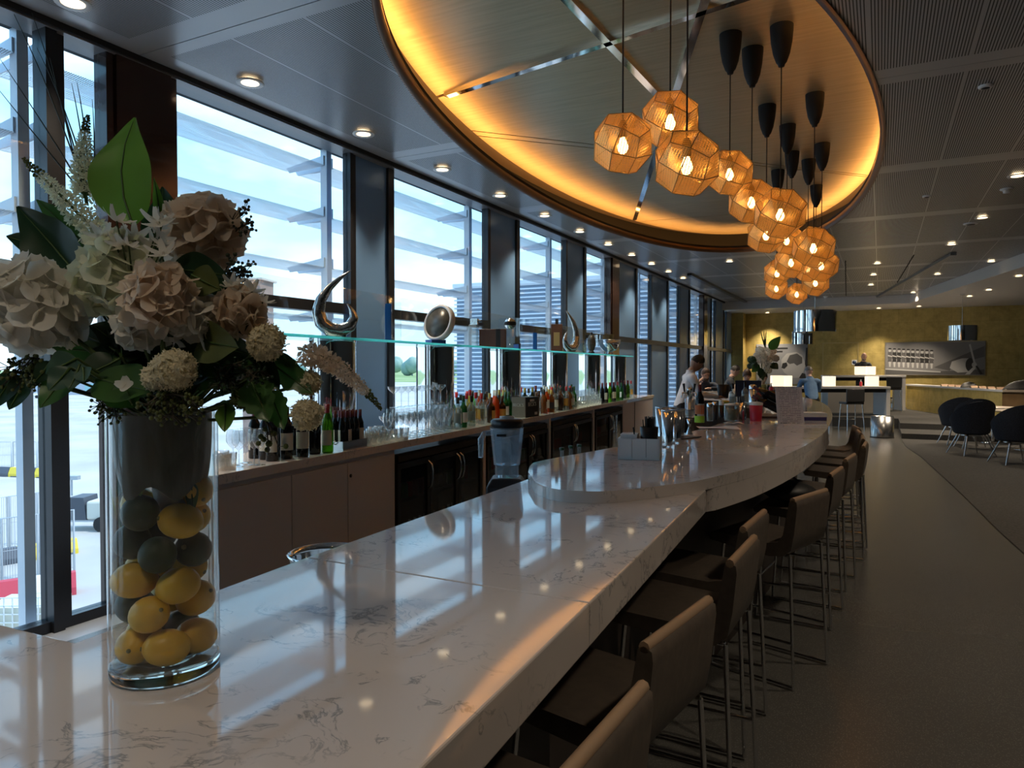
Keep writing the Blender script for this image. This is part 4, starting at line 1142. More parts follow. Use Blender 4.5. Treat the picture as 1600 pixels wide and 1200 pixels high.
t_ = thing('straw_cup', 'black tapered cup of drinking straws in the steel caddy', 'cup', (q.x, q.y, H1 + .0085), rz)
MB().lathe([(.034, 0), (.046, .15), (.043, .15), (.031, .006), (0, .006)], 20).build('cup_wall', BLACKP, t_)
b = MB()
random.seed(4)
for i in range(26):
    an = random.uniform(0, 2 * PI); r = random.uniform(0, .03)
    x, y = r * math.cos(an), r * math.sin(an)
    b.tube([(x * .7, y * .7, .008), (x * 1.2, y * 1.2, .185 + random.uniform(0, .02))], .0032, 5)
o = b.build('black_straws', BLACKP, t_); o['kind'] = 'stuff'
q = a + Vector((math.cos(rz) * -.02, math.sin(rz) * -.02, 0)) + Vector((.02, -.045, 0))
o = MB().tube([(0, 0, 0), (-.02, 0, .15)], .0035, 6).build('drinking_straw', BLACKP, None, (q.x, q.y, H1 + .0085)); tag(o, 'single black straw leaning in the steel caddy', 'straw')
# shaker mat with tins
m0 = onz(1056, 686, H1)
o = MB().box((0, 0, .004), (.42, .11, .006), 0).build('bar_mat', BLACKP, None, flat(m0, H1 + .0005), math.radians(70), bevel=.002); tag(o, 'narrow black rubber bar mat under the steel shaker tins', 'mat')
TIN = mat('shaker_tin', (.75, .75, .76), .14, 1)
for k, (px, py, h, r) in enumerate(((1034, 692, .21, .040), (1043, 696, .20, .038), (1048, 687, .20, .038), (1057, 690, .19, .038), (1062, 683, .18, .036))):
    q = onz(px, py, H1 + .008)
    t_ = thing('shaker_tin', 'tall plain steel cocktail shaker tin on the black bar mat', 'shaker', tuple(q), 0, 'shaker tins on the mat')
    MB().lathe([(r * .72, 0), (r, h), (r * .96, h), (r * .68, .006), (0, .006)], 22).build('tin_wall', TIN, t_)
    MB().lathe([(r * .99, h - .004), (r * 1.05, h), (r * .99, h + .004)], 22).build('tin_rim', TIN, t_)
q = onz(1077, 679, H1 + .008)
t_ = thing('jigger', 'small double-ended steel jigger at the end of the bar mat', 'jigger', tuple(q))
MB().lathe([(.024, 0), (.008, .045), (.006, .05)], 16).build('large_cup', TIN, t_); MB().lathe([(.006, .05), (.008, .055), (.02, .105), (.018, .105)], 16).build('small_cup', TIN, t_)
# flat paper, receipt and menu card
for (px, py, w, d, an, lb) in ((1122, 669, .30, .20, 20, 'single sheet of paper lying on the raised bar'), (1150, 662, .12, .08, 50, 'crumpled white till receipt lying on the raised bar')):
    q = onz(px, py, H1)
    MBp = MB().surf(lambda u, v, w=w, d=d: Vector((w * (u - .5), d * (v - .5), .001 + .004 * math.sin(u * 5) * math.sin(v * 4 + 1) + .004)), 8, 6)
    o = MBp.build('paper_sheet', PAPER, None, flat(q, H1), math.radians(an)); tag(o, lb, 'paper')
def printed(name, base, ink, scale):
    m = mat(name, base, .5); t = NT(m)
    v = t.coord('Object')
    sp = t.n('ShaderNodeSeparateXYZ', {0: v})
    ln = t.math('LESS_THAN', t.math('FRACT', t.math('MULTIPLY', sp.outputs['Z'], scale)), .35)
    nz = t.math('GREATER_THAN', t.noise(t.n('ShaderNodeMapping', {'Vector': v, 'Scale': (60, 1, scale * .5)}).outputs[0], 1.0, 2), .46)
    edge = t.math('LESS_THAN', t.math('ABSOLUTE', sp.outputs['X']), .085)
    t.l(t.mix(t.math('MULTIPLY', t.math('MULTIPLY', ln, nz), edge), base, ink), t.b.inputs['Base Color'])
    return m
q = onz(1236, 661, H1)
t_ = thing('menu_card', 'tall pale printed menu card leaning upright on the raised bar', 'menu', flat(q, H1), math.radians(25))
menu_h = .30
Mm = Matrix.Rotation(math.radians(-14), 4, 'X')
MB().box((0, 0, menu_h / 2), (.215, .004, menu_h), 0, M=Mm).build('card_sheet', printed('menu_print', (.72, .66, .66), (.30, .26, .28), 70), t_)
MB().box((0, .03, .006), (.20, .11, .008), 0).build('card_stand', CLEAR, t_)
q = onz(1264, 656, H1)
t_ = thing('tissue_box', 'flat white tissue box with a purple base on the raised bar', 'box', flat(q, H1), math.radians(20))
MB().bb(-.12, .12, -.09, .09, .001, .03).build('box_base', mat('box_purple', (.07, .06, .20), .5), t_); MB().bb(-.122, .122, -.092, .092, .03, .065).build('box_lid', WHITE, t_)
# service cluster in the middle of the raised bar
def put(px, py, z=H1): return onz(px, py, z)
def jar(px, py, name, label, cat, r, h, m, lid=None, lm=None, z=H1, taper=1.0, content=None):
    q = put(px, py, z)
    t_ = thing(name, label, cat, (q.x, q.y, z + .0005))
    MB().lathe([(r * taper, 0), (r, h), (r * .95, h), (r * taper * .95, .005), (0, .005)], 20).build(name.split('_')[-1] + '_wall', m, t_)
    if lid: MB().lathe([(r * 1.03, h + .0005), (r * 1.03, h + lid), (r * .5, h + lid * 1.4), (0, h + lid * 1.4)], 18).build('lid', lm or BLACKP, t_)
    if content: MB().lathe([(r * .9, .006), (r * .92, h * .75), (0, h * .78)], 16).build('contents', content, t_)
    return t_
jar(1181, 658, 'red_tub', 'bright red plastic measuring tub with a clear pourer on the raised bar', 'tub', .055, .135, mat('tub_red', (.62, .03, .06), .35), .02, WHITE, taper=.86)
jar(1157, 656, 'steel_pot', 'square-looking pale steel pot holding black straws beside the red tub', 'pot', .05, .15, TIN)
jar(1143, 657, 'pickle_jar', 'clear glass jar of pale green garnish beside the steel pot', 'jar', .060, .13, G_CLEAR, .012, WHITE, content=noisy('olive_green', (.30, .36, .12), (.55, .58, .35), 40, .5))
jar(1127, 652, 'bitters_bottle', 'small dark bottle with a white cap on the raised bar', 'bottle', .022, .11, G_BROWN, .03, mat('cap_white'))
jar(1117, 656, 'salt_shaker', 'small dark topped shaker next to the lime bottle', 'shaker', .024, .13, BLACKP, .02, TIN)
jar(1109, 658, 'pepper_shaker', 'small clear shaker with a steel top on the raised bar', 'shaker', .026, .12, G_CLEAR, .025, TIN)
q = bottle('red_wine', put(1093, 660), 'with a lime sleeve on the bar', 'lime sleeve'); q['label'] = 'slim dark bottle with an orange label standing in a lime green sleeve'; q['group'] = 'bottle in the lime sleeve'
MB().lathe([(.0385, .07), (.0385, .145)], 14).build('orange_label', mat('label_orange', (.65, .18, .05), .5), q)
MB().lathe([(.041, .0), (.041, .055)], 14).build('lime_sleeve', mat('sleeve_lime', (.45, .75, .05), .4), q)
q = bottle('gin', put(1145, 640), 'open on the bar', 'pourers'); q['label'] = 'clear bottle with a steel pourer at the middle of the raised bar'; q['group'] = 'pourer bottles'
q = bottle('gin', put(1164, 634), 'open on the bar', 'pourers'); q['label'] = 'clear bottle with a steel pourer beside the laptop'; q['group'] = 'pourer bottles'
jar(1131, 645, 'condiment_bottle', 'lime and lemon garnish tub on the raised bar', 'tub', .05, .11, mat('garnish_green', (.25, .40, .06), .5), .01, mat('lemon_yellow_plain', (.75, .55, .08), .5))
jar(1078, 652, 'mixing_glass', 'clear mixing glass by the beer tap', 'glass', .045, .17, TUMBLER)
jar(1176, 632, 'silver_shaker', 'silver capped cocktail shaker with a paper label among the bottles', 'shaker', .045, .19, TIN, .04, TIN)
jar(1130, 622, 'black_bucket', 'black round bucket tilted at the bartender station', 'bucket', .095, .20, BLACKP, taper=.75)
jar(1210, 622, 'black_pot', 'small black pot near the flower vase on the bar', 'pot', .075, .11, BLACKP, taper=.8)
# black straws standing in the pot
q = put(1157, 656)
o = MB()
for i in range(12):
    an = i * 2.4; r = .035 * math.sqrt(i / 12)
    o.tube([(r * math.cos(an) * .5, r * math.sin(an) * .5, .01), (r * math.cos(an), r * math.sin(an), .20)], .004, 5)
o = o.build('straw_bundle', BLACKP, None, (q.x, q.y, H1 + .006)); tag(o, 'bundle of black straws standing in the steel pot', 'straws', kind='stuff')
# tilted wine bottles in a bucket
q = put(1205, 652)
t_ = thing('wine_cradle', 'low dark cradle under the tilted wine bottles', 'cradle', (q.x, q.y, H1 + .0005), math.radians(10))
MB().bb(-.22, .24, -.20, .22, 0, .02).bb(-.22, -.19, -.20, .22, .02, .09).bb(.20, .24, -.20, .22, .02, .05).build('cradle_frame', WOODD, t_)
for i, (dy, dz, kd) in enumerate(((-.13, .075, 'red_wine'), (-.04, .08, 'whisky'), (.05, .085, 'red_wine'), (.14, .09, 'white_wine'), (-.085, .155, 'red_wine'), (.005, .16, 'brandy'))):
    bq = bottle(kd, (q.x - .10, q.y + dy, 50 + i), 'in the tray', 'cradle')
    bq.location = (q.x + .13, q.y + dy, H1 + dz - .045 + .02)
    bq.rotation_euler = (0, math.radians(-62), math.radians(12))
    bq['label'] = KINDS[kd][8] + ' lying in cradle'; bq['group'] = kd.replace('_', ' ') + ' bottles lying in the cradle'
# beer tap
q = put(1077, 640)
t_ = thing('beer_tap', 'chrome beer tap column with black handles on the bar', 'beer tap', (q.x, q.y, H1 + .0005))
MB().lathe([(.045, 0), (.045, .01), (.028, .02), (.028, .20), (.034, .21), (.02, .235), (0, .24)], 20).build('tap_column', CHROME, t_)
for s in (-1, 1):
    MB().tube([(s * .02, 0, .18), (s * .07, -.02, .18), (s * .08, -.03, .13)], .009, 8).build('spout', CHROME, t_)
    MB().tube([(s * .05, -.01, .19), (s * .06, -.01, .28)], [.008, .014], 8).build('tap_handle', BLACKP, t_)
# laptop
q = onz(1158, 624, H1)
t_ = thing('laptop', 'open dark blue laptop seen from behind on the far bar', 'laptop', (q.x - .05, q.y + .9, H1 + .0005), math.radians(12))
NAVY = mat('laptop_navy', (.035, .045, .085), .4)
MB().bb(-.19, .19, .0, .25, 0, .018).build('keyboard_base', NAVY, t_, bevel=.004)
MB().box((0, -.035, .135), (.38, .009, .26), 0, M=Matrix.Rotation(math.radians(10), 4, 'X')).build('screen_lid', NAVY, t_)
MB().lathe([(.022, 0), (.017, 0), (.017, .002), (.022, .002), (.022, 0)], 20, M=Matrix.Translation((0, -.058, .15)) @ Matrix.Rotation(math.radians(100), 4, 'X')).build('lid_emblem', SILV, t_)
# ketchup-red sauce bottles
def sauce(p, label):
    t_ = thing('sauce_bottle', label, 'bottle', tuple(p))
    MB().lathe([(.03, 0), (.034, .02), (.034, .11), (.022, .135)], 16).build('bottle_body', mat('sauce_red', (.62, .03, .05), .3), t_)
    MB().lathe([(.018, .135), (.016, .15), (.006, .18), (.02, .182), (.02, .19), (0, .19)], 12).build('pump', mat('cap_white'), t_)
sauce(Vector((-1.62, 12.6, H1 + .0005)), 'red pump bottle beside the laptop on the bar')
# ================================================================== PENDANT LAMPS
def etched():
    m = bpy.data.materials.new('etched_brass'); m.use_nodes = True; t = NT(m); MATS['etched_brass'] = m
    b = t.b
    b.inputs['Base Color'].default_value = (.95, .60, .21, 1); b.inputs['Metallic'].default_value = .75; b.inputs['Roughness'].default_value = .36
    uv = t.n('ShaderNodeUVMap').outputs[0]
    sp = t.n('ShaderNodeSeparateXYZ', {0: uv})
    fx = t.math('FRACT', t.math('MULTIPLY', sp.outputs['X'], 150)); fy = t.math('FRACT', t.math('MULTIPLY', sp.outputs['Y'], 70))
    hole = t.math('MULTIPLY', t.math('GREATER_THAN', fx, .5), t.math('GREATER_THAN', fy, .22))
    tl = t.n('ShaderNodeBsdfTranslucent', {'Color': (1.0, .56, .13, 1)})
    m1 = t.n('ShaderNodeMixShader'); m1.inputs[0].default_value = .20
    t.l(b.outputs[0], m1.inputs[1]); t.l(tl.outputs[0], m1.inputs[2])
    tr = t.n('ShaderNodeBsdfTransparent')
    m2 = t.n('ShaderNodeMixShader'); t.l(hole, m2.inputs[0]); t.l(m1.outputs[0], m2.inputs[1]); t.l(tr.outputs[0], m2.inputs[2])
    t.l(m2.outputs[0], t.out.inputs['Surface'])
    return m
ETCH = etched()
EDGEB = mat('brass_edge', (.45, .27, .10), .35, .8)
BULB = mat('lamp_bulb', (1, .9, .7), .3, emit=(1.0, .58, .20), es=8)
def deltoid(R=.17):
    # 24 kite faces: cube, octahedron and cuboctahedron points
    a = 1.0; c = 1 / (2 * math.sqrt(2) - 1) * math.sqrt(2); k = 1.0
    s2 = math.sqrt(2)
    A = [Vector(v) * s2 for v in ((1, 0, 0), (-1, 0, 0), (0, 1, 0), (0, -1, 0), (0, 0, 1), (0, 0, -1))]
    B = [Vector((x, y, z)) for x in (-1, 0, 1) for y in (-1, 0, 1) for z in (-1, 0, 1) if abs(x) + abs(y) + abs(z) == 2]
    g = (4 + s2) / 7 * 1.0
    g = s2 * (4 - s2) / 7 * 1.0 * 1.0
    C = [Vector((x, y, z)) * (s2 * 0.5469) * 1.1 for x in (-1, 1) for y in (-1, 1) for z in (-1, 1)]
    faces = []
    for cv in C:
        sx, sy, sz = (1 if cv.x > 0 else -1), (1 if cv.y > 0 else -1), (1 if cv.z > 0 else -1)
        ax = [Vector((sx, 0, 0)) * s2, Vector((0, sy, 0)) * s2, Vector((0, 0, sz)) * s2]
        for i in range(3):
            j, k_ = (i + 1) % 3, (i + 2) % 3
            e1 = (ax[i] + ax[j]) / s2; e2 = (ax[i] + ax[k_]) / s2
            f = [ax[i], e1, cv, e2]
            n = (f[1] - f[0]).cross(f[2] - f[0])
            if n.dot(cv) < 0: f = f[::-1]
            faces.append(f)
    return [[v * (R / s2) for v in f] for f in faces]
FACES = deltoid()
RSH = Euler((math.radians(35), math.radians(25), math.radians(10))).to_matrix()
def shade_mesh():
    vs_, fs = [], []
    bm = bmesh.new(); uvl = bm.loops.layers.uv.new('UVMap')
    for f in FACES:
        f = [RSH @ v for v in f]
        if max(v.z for v in f) > .166 * .98: pass
        c = sum(f, Vector()) / 4
        bv = [bm.verts.new(c + (v - c) * .975) for v in f]
        fc = bm.faces.new(bv)
        u = (f[1] - f[0]).normalized(); n = (f[1] - f[0]).cross(f[2] - f[0]).normalized(); w = n.cross(u)
        for lp in fc.loops:
            d = lp.vert.co - c; lp[uvl].uv = (d.dot(u), d.dot(w))
    me = bpy.data.meshes.new('shade'); bm.to_mesh(me); bm.free(); me.materials.append(ETCH)
    return me
SHADE = shade_mesh()
b = MB(); done = set()
for f in FACES:
    for i in range(4):
        p, q = RSH @ f[i], RSH @ f[(i + 1) % 4]
        key = tuple(sorted([tuple(round(x, 4) for x in p), tuple(round(x, 4) for x in q)]))
        if key in done: continue
        done.add(key); b.tube([p, q], .0026, 5, smooth=False)
EDGES = b.mesh('shade_frame', EDGEB)
BULBM = MB().lathe([(0, -.060), (.018, -.052), (.029, -.03), (.030, -.015), (.02, .01), (.013, .03)], 16).mesh('bulb', BULB)
SOCK = MB().lathe([(.016, .03), (.022, .035), (.024, .10), (.012, .125), (0, .125)], 14).mesh('lamp_socket', BLACKP)
CUPP = [(.0, -.175), (.014, -.175), (.017, -.165), (.026, -.155), (.040, -.12), (.050, -.07), (.0545, -.02), (.055, 0)]
CUP = MB().lathe([(r * 1.5, z * 1.7) for r, z in CUPP], 24).mesh('ceiling_cup', BLACKM)
LAMPS = [  # shade px, radius px, cup px (x, ytop) or None
    (973, 224, 49, None), (1047, 188, 47, (1043, -45)), (1073, 255, 53, None), (1140, 270, 37, (1137, 62)), (1174, 314, 37, (1173, 85)), (1219, 333, 41, (1219, 50)),
    (1197, 366, 30, (1200, 172)), (1229, 374, 24, (1223, 188)), (1271, 386, 33, (1270, 167)), (1236, 409, 26, (1232, 244)), (1283, 414, 27, (1284, 241)), (1262, 418, 23, (1245, 255)),
    (1214, 426, 21, None), (1274, 441, 22, (1274, 295)), (1213, 450, 18, None), (1245, 459, 17, None)]
random.seed(5)
for i, (px, py, r, cup) in enumerate(LAMPS):
    D = .172 * FOCAL / r
    if cup and cup[1] > 0:
        D = (dep(cup[0], cup[1], 1) - EYE).z; D = (PZ - .03 - EYE.z) / D
        D = min(max(D, .160 * FOCAL / r), .195 * FOCAL / r)
    c = dep(px, py, D)
    drop = PZ - c.z
    lab = 'faceted etched brass pendant lamp hanging in the clustered trail under the oval recess'
    t_ = thing('pendant_lamp', lab, 'pendant lamp', tuple(c), random.uniform(-.15, .15), 'etched brass pendant lamps')
    sc_ = r * D / FOCAL / .17
    for nm, me in (('shade', SHADE), ('shade_frame', EDGES), ('bulb', BULBM), ('lamp_socket', SOCK)):
        o = link(nm, me, t_)
        if nm in ('shade', 'shade_frame'): o.scale = (sc_, sc_, sc_)
    top = PZ if ((c.x - RC.x) / RB) ** 2 + ((c.y - RC.y) / RA) ** 2 < .95 else CEIL
    MB().tube([(0, 0, .12), (0, 0, top - c.z - .29)], .005, 6).build('cord', BLACKP, t_)
    link('ceiling_cup', CUP, t_, (0, 0, top - c.z))

# ================================================================== BAR STOOLS
LEATHER = noisy('taupe_leather', (.085, .068, .056), (.11, .088, .07), 30, .42, bump=.08)
def stool_parts():
    # local: x across, y towards the back of the stool; origin on the floor below the backrest top
    seat = MB(); 
    prof = [(-.40, .655), (-.41, .68), (-.38, .70), (-.10, .685), (-.035, .70), (-.01, .74), (.012, .86), (.02, .905), (.035, .915), (.055, .905), (.058, .88), (.045, .75), (.03, .67), (-.01, .635), (-.08, .625)]
    n = len(prof)
    W = .205
    xs = [(-W, .97), (-W + .012, 1), (W - .012, 1), (W, .97)]
    vs_ = []
    cy_ = sum(p[0] for p in prof) / n; cz_ = sum(p[1] for p in prof) / n
    for x, s in xs:
        for y, z in prof: vs_.append((x, y, z) if s == 1 else (x, y + (.004 if y < -.2 else -.0), z))
    fs = [(r * n + i, r * n + (i + 1) % n, (r + 1) * n + (i + 1) % n, (r + 1) * n + i) for r in range(3) for i in range(n)]
    seat.add(vs_, fs, True)
    # end caps as strips so that the concave outline stays clean
    for base, fl in ((0, 1), (3 * n, 0)):
        cap = []
        lo, hi = list(range(0, 8)), list(range(14, 7, -1))
        pairs = [(0, 14), (1, 14), (2, 14), (3, 14), (3, 13), (4, 13), (4, 12), (5, 12), (5, 11), (6, 11), (6, 10), (7, 10), (7, 9), (8, 9)]
        for (a, b_), (c, d) in zip(pairs[:-1], pairs[1:]):
            q = [a, b_, d, c]; q = [v for k, v in enumerate(q) if v not in q[:k]]
            if len(q) >= 3: cap.append(tuple(base + v for v in (q if fl else q[::-1])))
        seat.add(vs_, cap)
    return seat.mesh('upholstered_shell', LEATHER)
SEATM = stool_parts()
LIT_PIPING = MB().tube([(-.205, .036, .912), (.205, .036, .912)], .014, 8).mesh('lit_top_seam', mat('leather_edge_lit', (.34, .23, .15), .45))  # seam coloured tan to paint light falling on the backrest's top edge
LEGT = .0085
fr = {'leg': [[(-.19, .02, .64), (-.21, .05, .012)], [(.19, .02, .64), (.21, .05, .012)], [(-.18, -.33, .66), (-.21, -.38, .012)], [(.18, -.33, .66), (.21, -.38, .012)]],
      'floor_rail': [[(-.21, .05, .012), (-.21, -.38, .012)], [(.21, .05, .012), (.21, -.38, .012)]],
      'footrest': [[(-.205, -.365, .26), (.205, -.365, .26)]],
      'side_brace': [[(-.205, .04, .22), (-.205, -.37, .22)], [(.205, .04, .22), (.205, -.37, .22)]],
      'seat_bearer': [[(-.19, .02, .64), (-.18, -.33, .66)], [(.19, .02, .64), (.18, -.33, .66)]]}
FRM = {k: [MB().tube(v, LEGT, 8).mesh(k, CHROME) for v in lst] for k, lst in fr.items()}
SP = [((850, 1200), (965, 1078)), ((990, 1000), (1083, 935)), ((1120, 880), (1165, 835)), ((1146, 825), (1181, 797)), ((1227, 780), (1279, 764)), ((1285, 743), (1306, 729)), ((1311, 719), (1327, 709)), ((1326, 699), (1336, 690)), ((1330, 685), (1337, 679)), ((1326, 676), (1333, 671)), ((1322, 668), (1329, 664))]
slabs = ['beside the flower vase', 'second along from the flower vase', 'third along from the flower vase', 'tucked deep under the step of the bar', 'pulled out beside the step of the bar', 'with a black bag on its seat', 'next after the bag stool', 'on the outer bend of the bar', 'on the outer bend of the bar', 'on the outer bend of the bar', 'on the outer bend of the bar']
SPOS = []
for i, (a, b_) in enumerate(SP):
    p, q = onz(*a, .915), onz(*b_, .915)
    m = (p + q) / 2; d = (q - p)
    ang = math.atan2(d.y, d.x) - PI / 2       # stool's back runs along the bar
    if i > 6:                                  # the far ones follow the bend of the bar
        y = 5.95 + .62 * (i - 6.0)
        xo = min(OUTS, key=lambda w: abs(w.y - y)).x
        m = Vector((xo + .22, y, 0)); ang = math.radians(-2 + 4 * (i - 7))
    SPOS.append((m, ang))
    t_ = thing('bar_stool', 'taupe leather wire-framed bar stool, ' + slabs[i], 'bar stool', (m.x, m.y, 0), ang + PI / 2 + PI, 'bar stools along the bar')
    # local y axis points away from the bar
    t_.rotation_euler = (0, 0, ang - PI / 2 if False else ang + math.radians(-90))
    link('upholstered_shell', SEATM, t_); link('lit_top_seam', LIT_PIPING, t_)
    for k, ms in FRM.items():
        for me in ms: link(k, me, t_)
# black bag on a stool seat
m, ang = SPOS[5]
o = thing('black_bag', 'soft black bag lying on a bar stool seat', 'bag', (m.x - .24, m.y, .702), .4)
BAGM = noisy('black_nylon', (.008, .008, .009), (.02, .02, .022), 12, .5, bump=.5)
MB().surf(lambda u, v: Vector((.16 * math.cos(2 * PI * u) * math.sin(PI * v) * (1 + .12 * math.sin(7 * u * PI)), .15 * math.sin(2 * PI * u) * math.sin(PI * v), .065 - .065 * math.cos(PI * v) * (1 + .15 * math.sin(9 * u)))), 20, 10).build('bag_body', BAGM, o)
MB().tube([(-.1, 0, .10), (-.05, .05, .15), (.05, .05, .15), (.1, 0, .10)], .008, 6).build('bag_strap', BAGM, o)

# ================================================================== FAR SIDE OF THE LOUNGE
WSTONE = mat('white_table', (.66, .65, .66), .35)
def high_table(pl_, pr_, D, top_z, z0, label, depth=.75):
    a = dep(pl_[0], pl_[1], D); c = dep(pr_[0], pr_[1], D)
    L = Vector((c - a)[:2]).length
    t_ = thing('high_table', label, 'high table', (c.x, c.y, z0), math.atan2(c.y - a.y, c.x - a.x))
    h = top_z - z0
    MB().bb(-L, 0, 0, depth, h - .06, h).build('table_top', WSTONE, t_, bevel=.006)
    MB().bb(-.10, 0, .02, depth - .02, .001, h - .06).build('slab_leg', WSTONE, t_, bevel=.006)
    MB().bb(-L, -L + .10, .02, depth - .02, .001, h - .06).build('slab_leg', WSTONE, t_, bevel=.006)
    MB().bb(-L + .1, -.1, .06, .10, h - .16, h - .062).build('apron_rail', BLACKM, t_)
    return t_
T1 = high_table((1205, 604), (1392, 604), 19.2, 1.035, 0, 'long white slab-legged high table beside the chrome bin')
T2 = high_table((1296, 586), (1416, 586), 21.5, 1.31, .25, 'white slab-legged high table on the raised platform before the end wall', .6)
# credenza under table 1
p = dep(1345, 650, 20.6)
t_ = thing('low_cabinet', 'low grey cabinet seen under the long high table', 'cabinet', (p.x, p.y, 0), math.radians(27))
MB().bb(-.95, .35, 0, .4, .2, .86).build('cabinet_body', mat('cabinet_taupe', (.34, .32, .29), .5), t_); MB().bb(.38, .62, .05, .4, .2, .84).build('cabinet_side', WOODD, t_); MB().bb(-.9, .6, .05, .38, 0, .19).build('plinth', BLACKM, t_)
# cube lamps
LAMPM = mat('lamp_paper', (.9, .8, .65), .6, emit=(1.0, .78, .55), es=.5)
def cube_lamp(px, py, D, w, label, group):
    p = dep(px, py, D)
    t_ = thing('table_lamp', label, 'table lamp', tuple(p), math.radians(18), group)
    MB().bb(-w / 2, w / 2, -w / 2, w / 2, .012, w * 1.0).build('lamp_shade', LAMPM, t_, bevel=.01)
    MB().bb(-w / 2 + .01, w / 2 - .01, -w / 2 + .01, w / 2 - .01, 0, .012).build('lamp_base', WHITE, t_)
for px, D in ((1214, 19.45), (1227, 19.7)):
    cube_lamp(px, 604, D, .30, 'glowing cream cube lamp on the long high table by the blue shirted man', 'cube lamps on the long table')
for px, D in ((1295, 19.45), (1362, 19.4)):
    cube_lamp(px, 604, D, .28, 'glowing cream cube lamp on the long high table', 'cube lamps on the long table')
for px in (1344, 1359):
    cube_lamp(px, 586, 21.8, .26, 'glowing cream cube lamp on the high table of the platform', 'cube lamps on the platform table')
sauce(dep(1345, 604, 19.5) , 'red pump bottle on the long high table')
# a chair at table 1 (high stool seen from behind)
def high_chair(px, py, D, z0, label, back=.34):
    p = dep(px, py, D)
    t_ = thing('high_chair', label, 'chair', (p.x, p.y, z0), math.radians(27))
    CH = mat('charcoal_leather', (.03, .03, .032), .4)
    MB().bb(-.22, .22, -.02, .03, .70, 1.02).build('backrest', CH, t_, bevel=.015)
    MB().bb(-.22, .22, .0, .42, .64, .70).build('seat', CH, t_, bevel=.015)
    for sx in (-1, 1):
        MB().tube([(sx * .18, .02, .64), (sx * .21, -.05, .002)], .012, 8).build('leg', CHROME, t_); MB().tube([(sx * .18, .38, .64), (sx * .21, .43, .002)], .012, 8).build('leg', CHROME, t_)
    MB().tube([(-.195, .40, .25), (.195, .40, .25)], .01, 8).build('footrest', CHROME, t_)
high_chair(1336, 680, 17.6, 0, 'charcoal backed high chair drawn up to the long high table')
high_chair(1397, 630, 20.9, .25, 'charcoal backed high chair beside the end of the platform table')
# bins
for px, py, z0, r, h, lb in ((1378, 684, 0, .235, .47, 'round brushed steel bin standing on the walkway by the high table'),):
    p = onz(px, py, z0) ; p = dep(px, py, 15.9)
    t_ = thing('waste_bin', lb, 'bin', (p.x, p.y, z0 + .001))
    MB().lathe([(r, .02), (r, h), (r * .92, h), (r * .9, .06), (0, .05)], 32).build('bin_wall', STEEL, t_); MB().lathe([(r * 1.02, 0), (r * 1.02, .02)], 32).build('bin_foot', BLACKP, t_)
for k, px in enumerate((1396, 1404)):
    p = dep(px, 632, 22.7)
    t_ = thing('waste_bin', 'slim steel bin behind the platform table', 'bin', (p.x, p.y, .251), 0, 'slim bins on the platform')
    MB().lathe([(.10, 0), (.10, .34), (.085, .34), (.08, .02), (0, .02)], 18).build('bin_wall', STEEL, t_); MB().lathe([(.102, .33), (.105, .345), (.102, .35)], 18).build('bin_rim', BLACKP, t_)
# low gold partition
pa = dep(1417, 596, 22.4); pb = dep(1566, 613.5, 16.6)
pc = pb + Vector((3.0, .35, 0))
t_ = thing('low_partition', 'low gold clad partition with a white ledge in front of the end wall', 'partition', (0, 0, 0))
def slabwall(a, c, th, z0, z1, m, nm):
    d = Vector((c - a)[:2]).normalized(); n = Vector((-d.y, d.x)) * th
    MB().prism([(a.x, a.y), (c.x, c.y), (c.x + n.x, c.y + n.y), (a.x + n.x, a.y + n.y)], z0, z1).build(nm, m, t_)
ztop = .98
slabwall(Vector((pa.x, pa.y, 0)), Vector((pb.x, pb.y, 0)), .25, .0, ztop, LEAF, 'partition_side'); slabwall(Vector((pb.x, pb.y, 0)), Vector((pc.x, pc.y, 0)), .25, 0, ztop, noisy('brown_cladding', (.16, .10, .05), (.22, .14, .07), 3, .4), 'partition_end')
slabwall(Vector((pa.x, pa.y, 0)) - Vector((.03, 0, 0)), Vector((pb.x, pb.y, 0)) - Vector((.0, .04, 0)), .32, ztop, ztop + .05, WSTONE, 'ledge'); slabwall(Vector((pb.x, pb.y, 0)) - Vector((0, .04, 0)), Vector((pc.x, pc.y, 0)) - Vector((0, .04, 0)), .32, ztop, ztop + .05, mat('buff_stone', (.42, .35, .28), .4), 'ledge')
# folded cards and magazines on the ledge
CARDM = mat('card_tan', (.45, .30, .2), .6)
for i in range(8):
    f = .42 + i * .075
    q = Vector((pa.x, pa.y, 0)).lerp(Vector((pb.x, pb.y, 0)), f) + Vector((.10, .05, 0))
    o = thing('table_card', 'small tan folded card standing on the partition ledge', 'card', (q.x, q.y, ztop + .0505), math.radians(30), 'tan cards on the ledge')
    MB().add([(-.09, -.04, 0), (.09, -.04, 0), (.09, 0, .055), (-.09, 0, .055), (-.09, .04, 0), (.09, .04, 0)], [(0, 1, 2, 3), (3, 2, 5, 4)]).build('card_fold', CARDM, o); MB().bb(-.09, .09, -.04, .04, 0, .002).build('card_foot', CARDM, o)
def cloth_heap(name, label, cat, loc, rx, ry, h, m, rz=0):
    t_ = thing(name, label, cat, loc, rz)
    MB().surf(lambda u, v: Vector((rx * math.cos(2 * PI * u) * math.sin(PI * v / 2 + .001) * (1 + .15 * math.sin(12 * u) * v), ry * math.sin(2 * PI * u) * math.sin(PI * v / 2 + .001) * (1 + .1 * math.cos(9 * u)), h * math.cos(PI * v / 2) ** 1.2 * (1 + .25 * math.sin(11 * u + 5 * v)))), 28, 10).build('fabric', m, t_)
    MB().tube([(rx * .9, -ry * .3, .012), (rx * 1.15, 0, .03), (rx * .85, ry * .4, .012)], .012, 6).build('sleeve_end', m, t_)
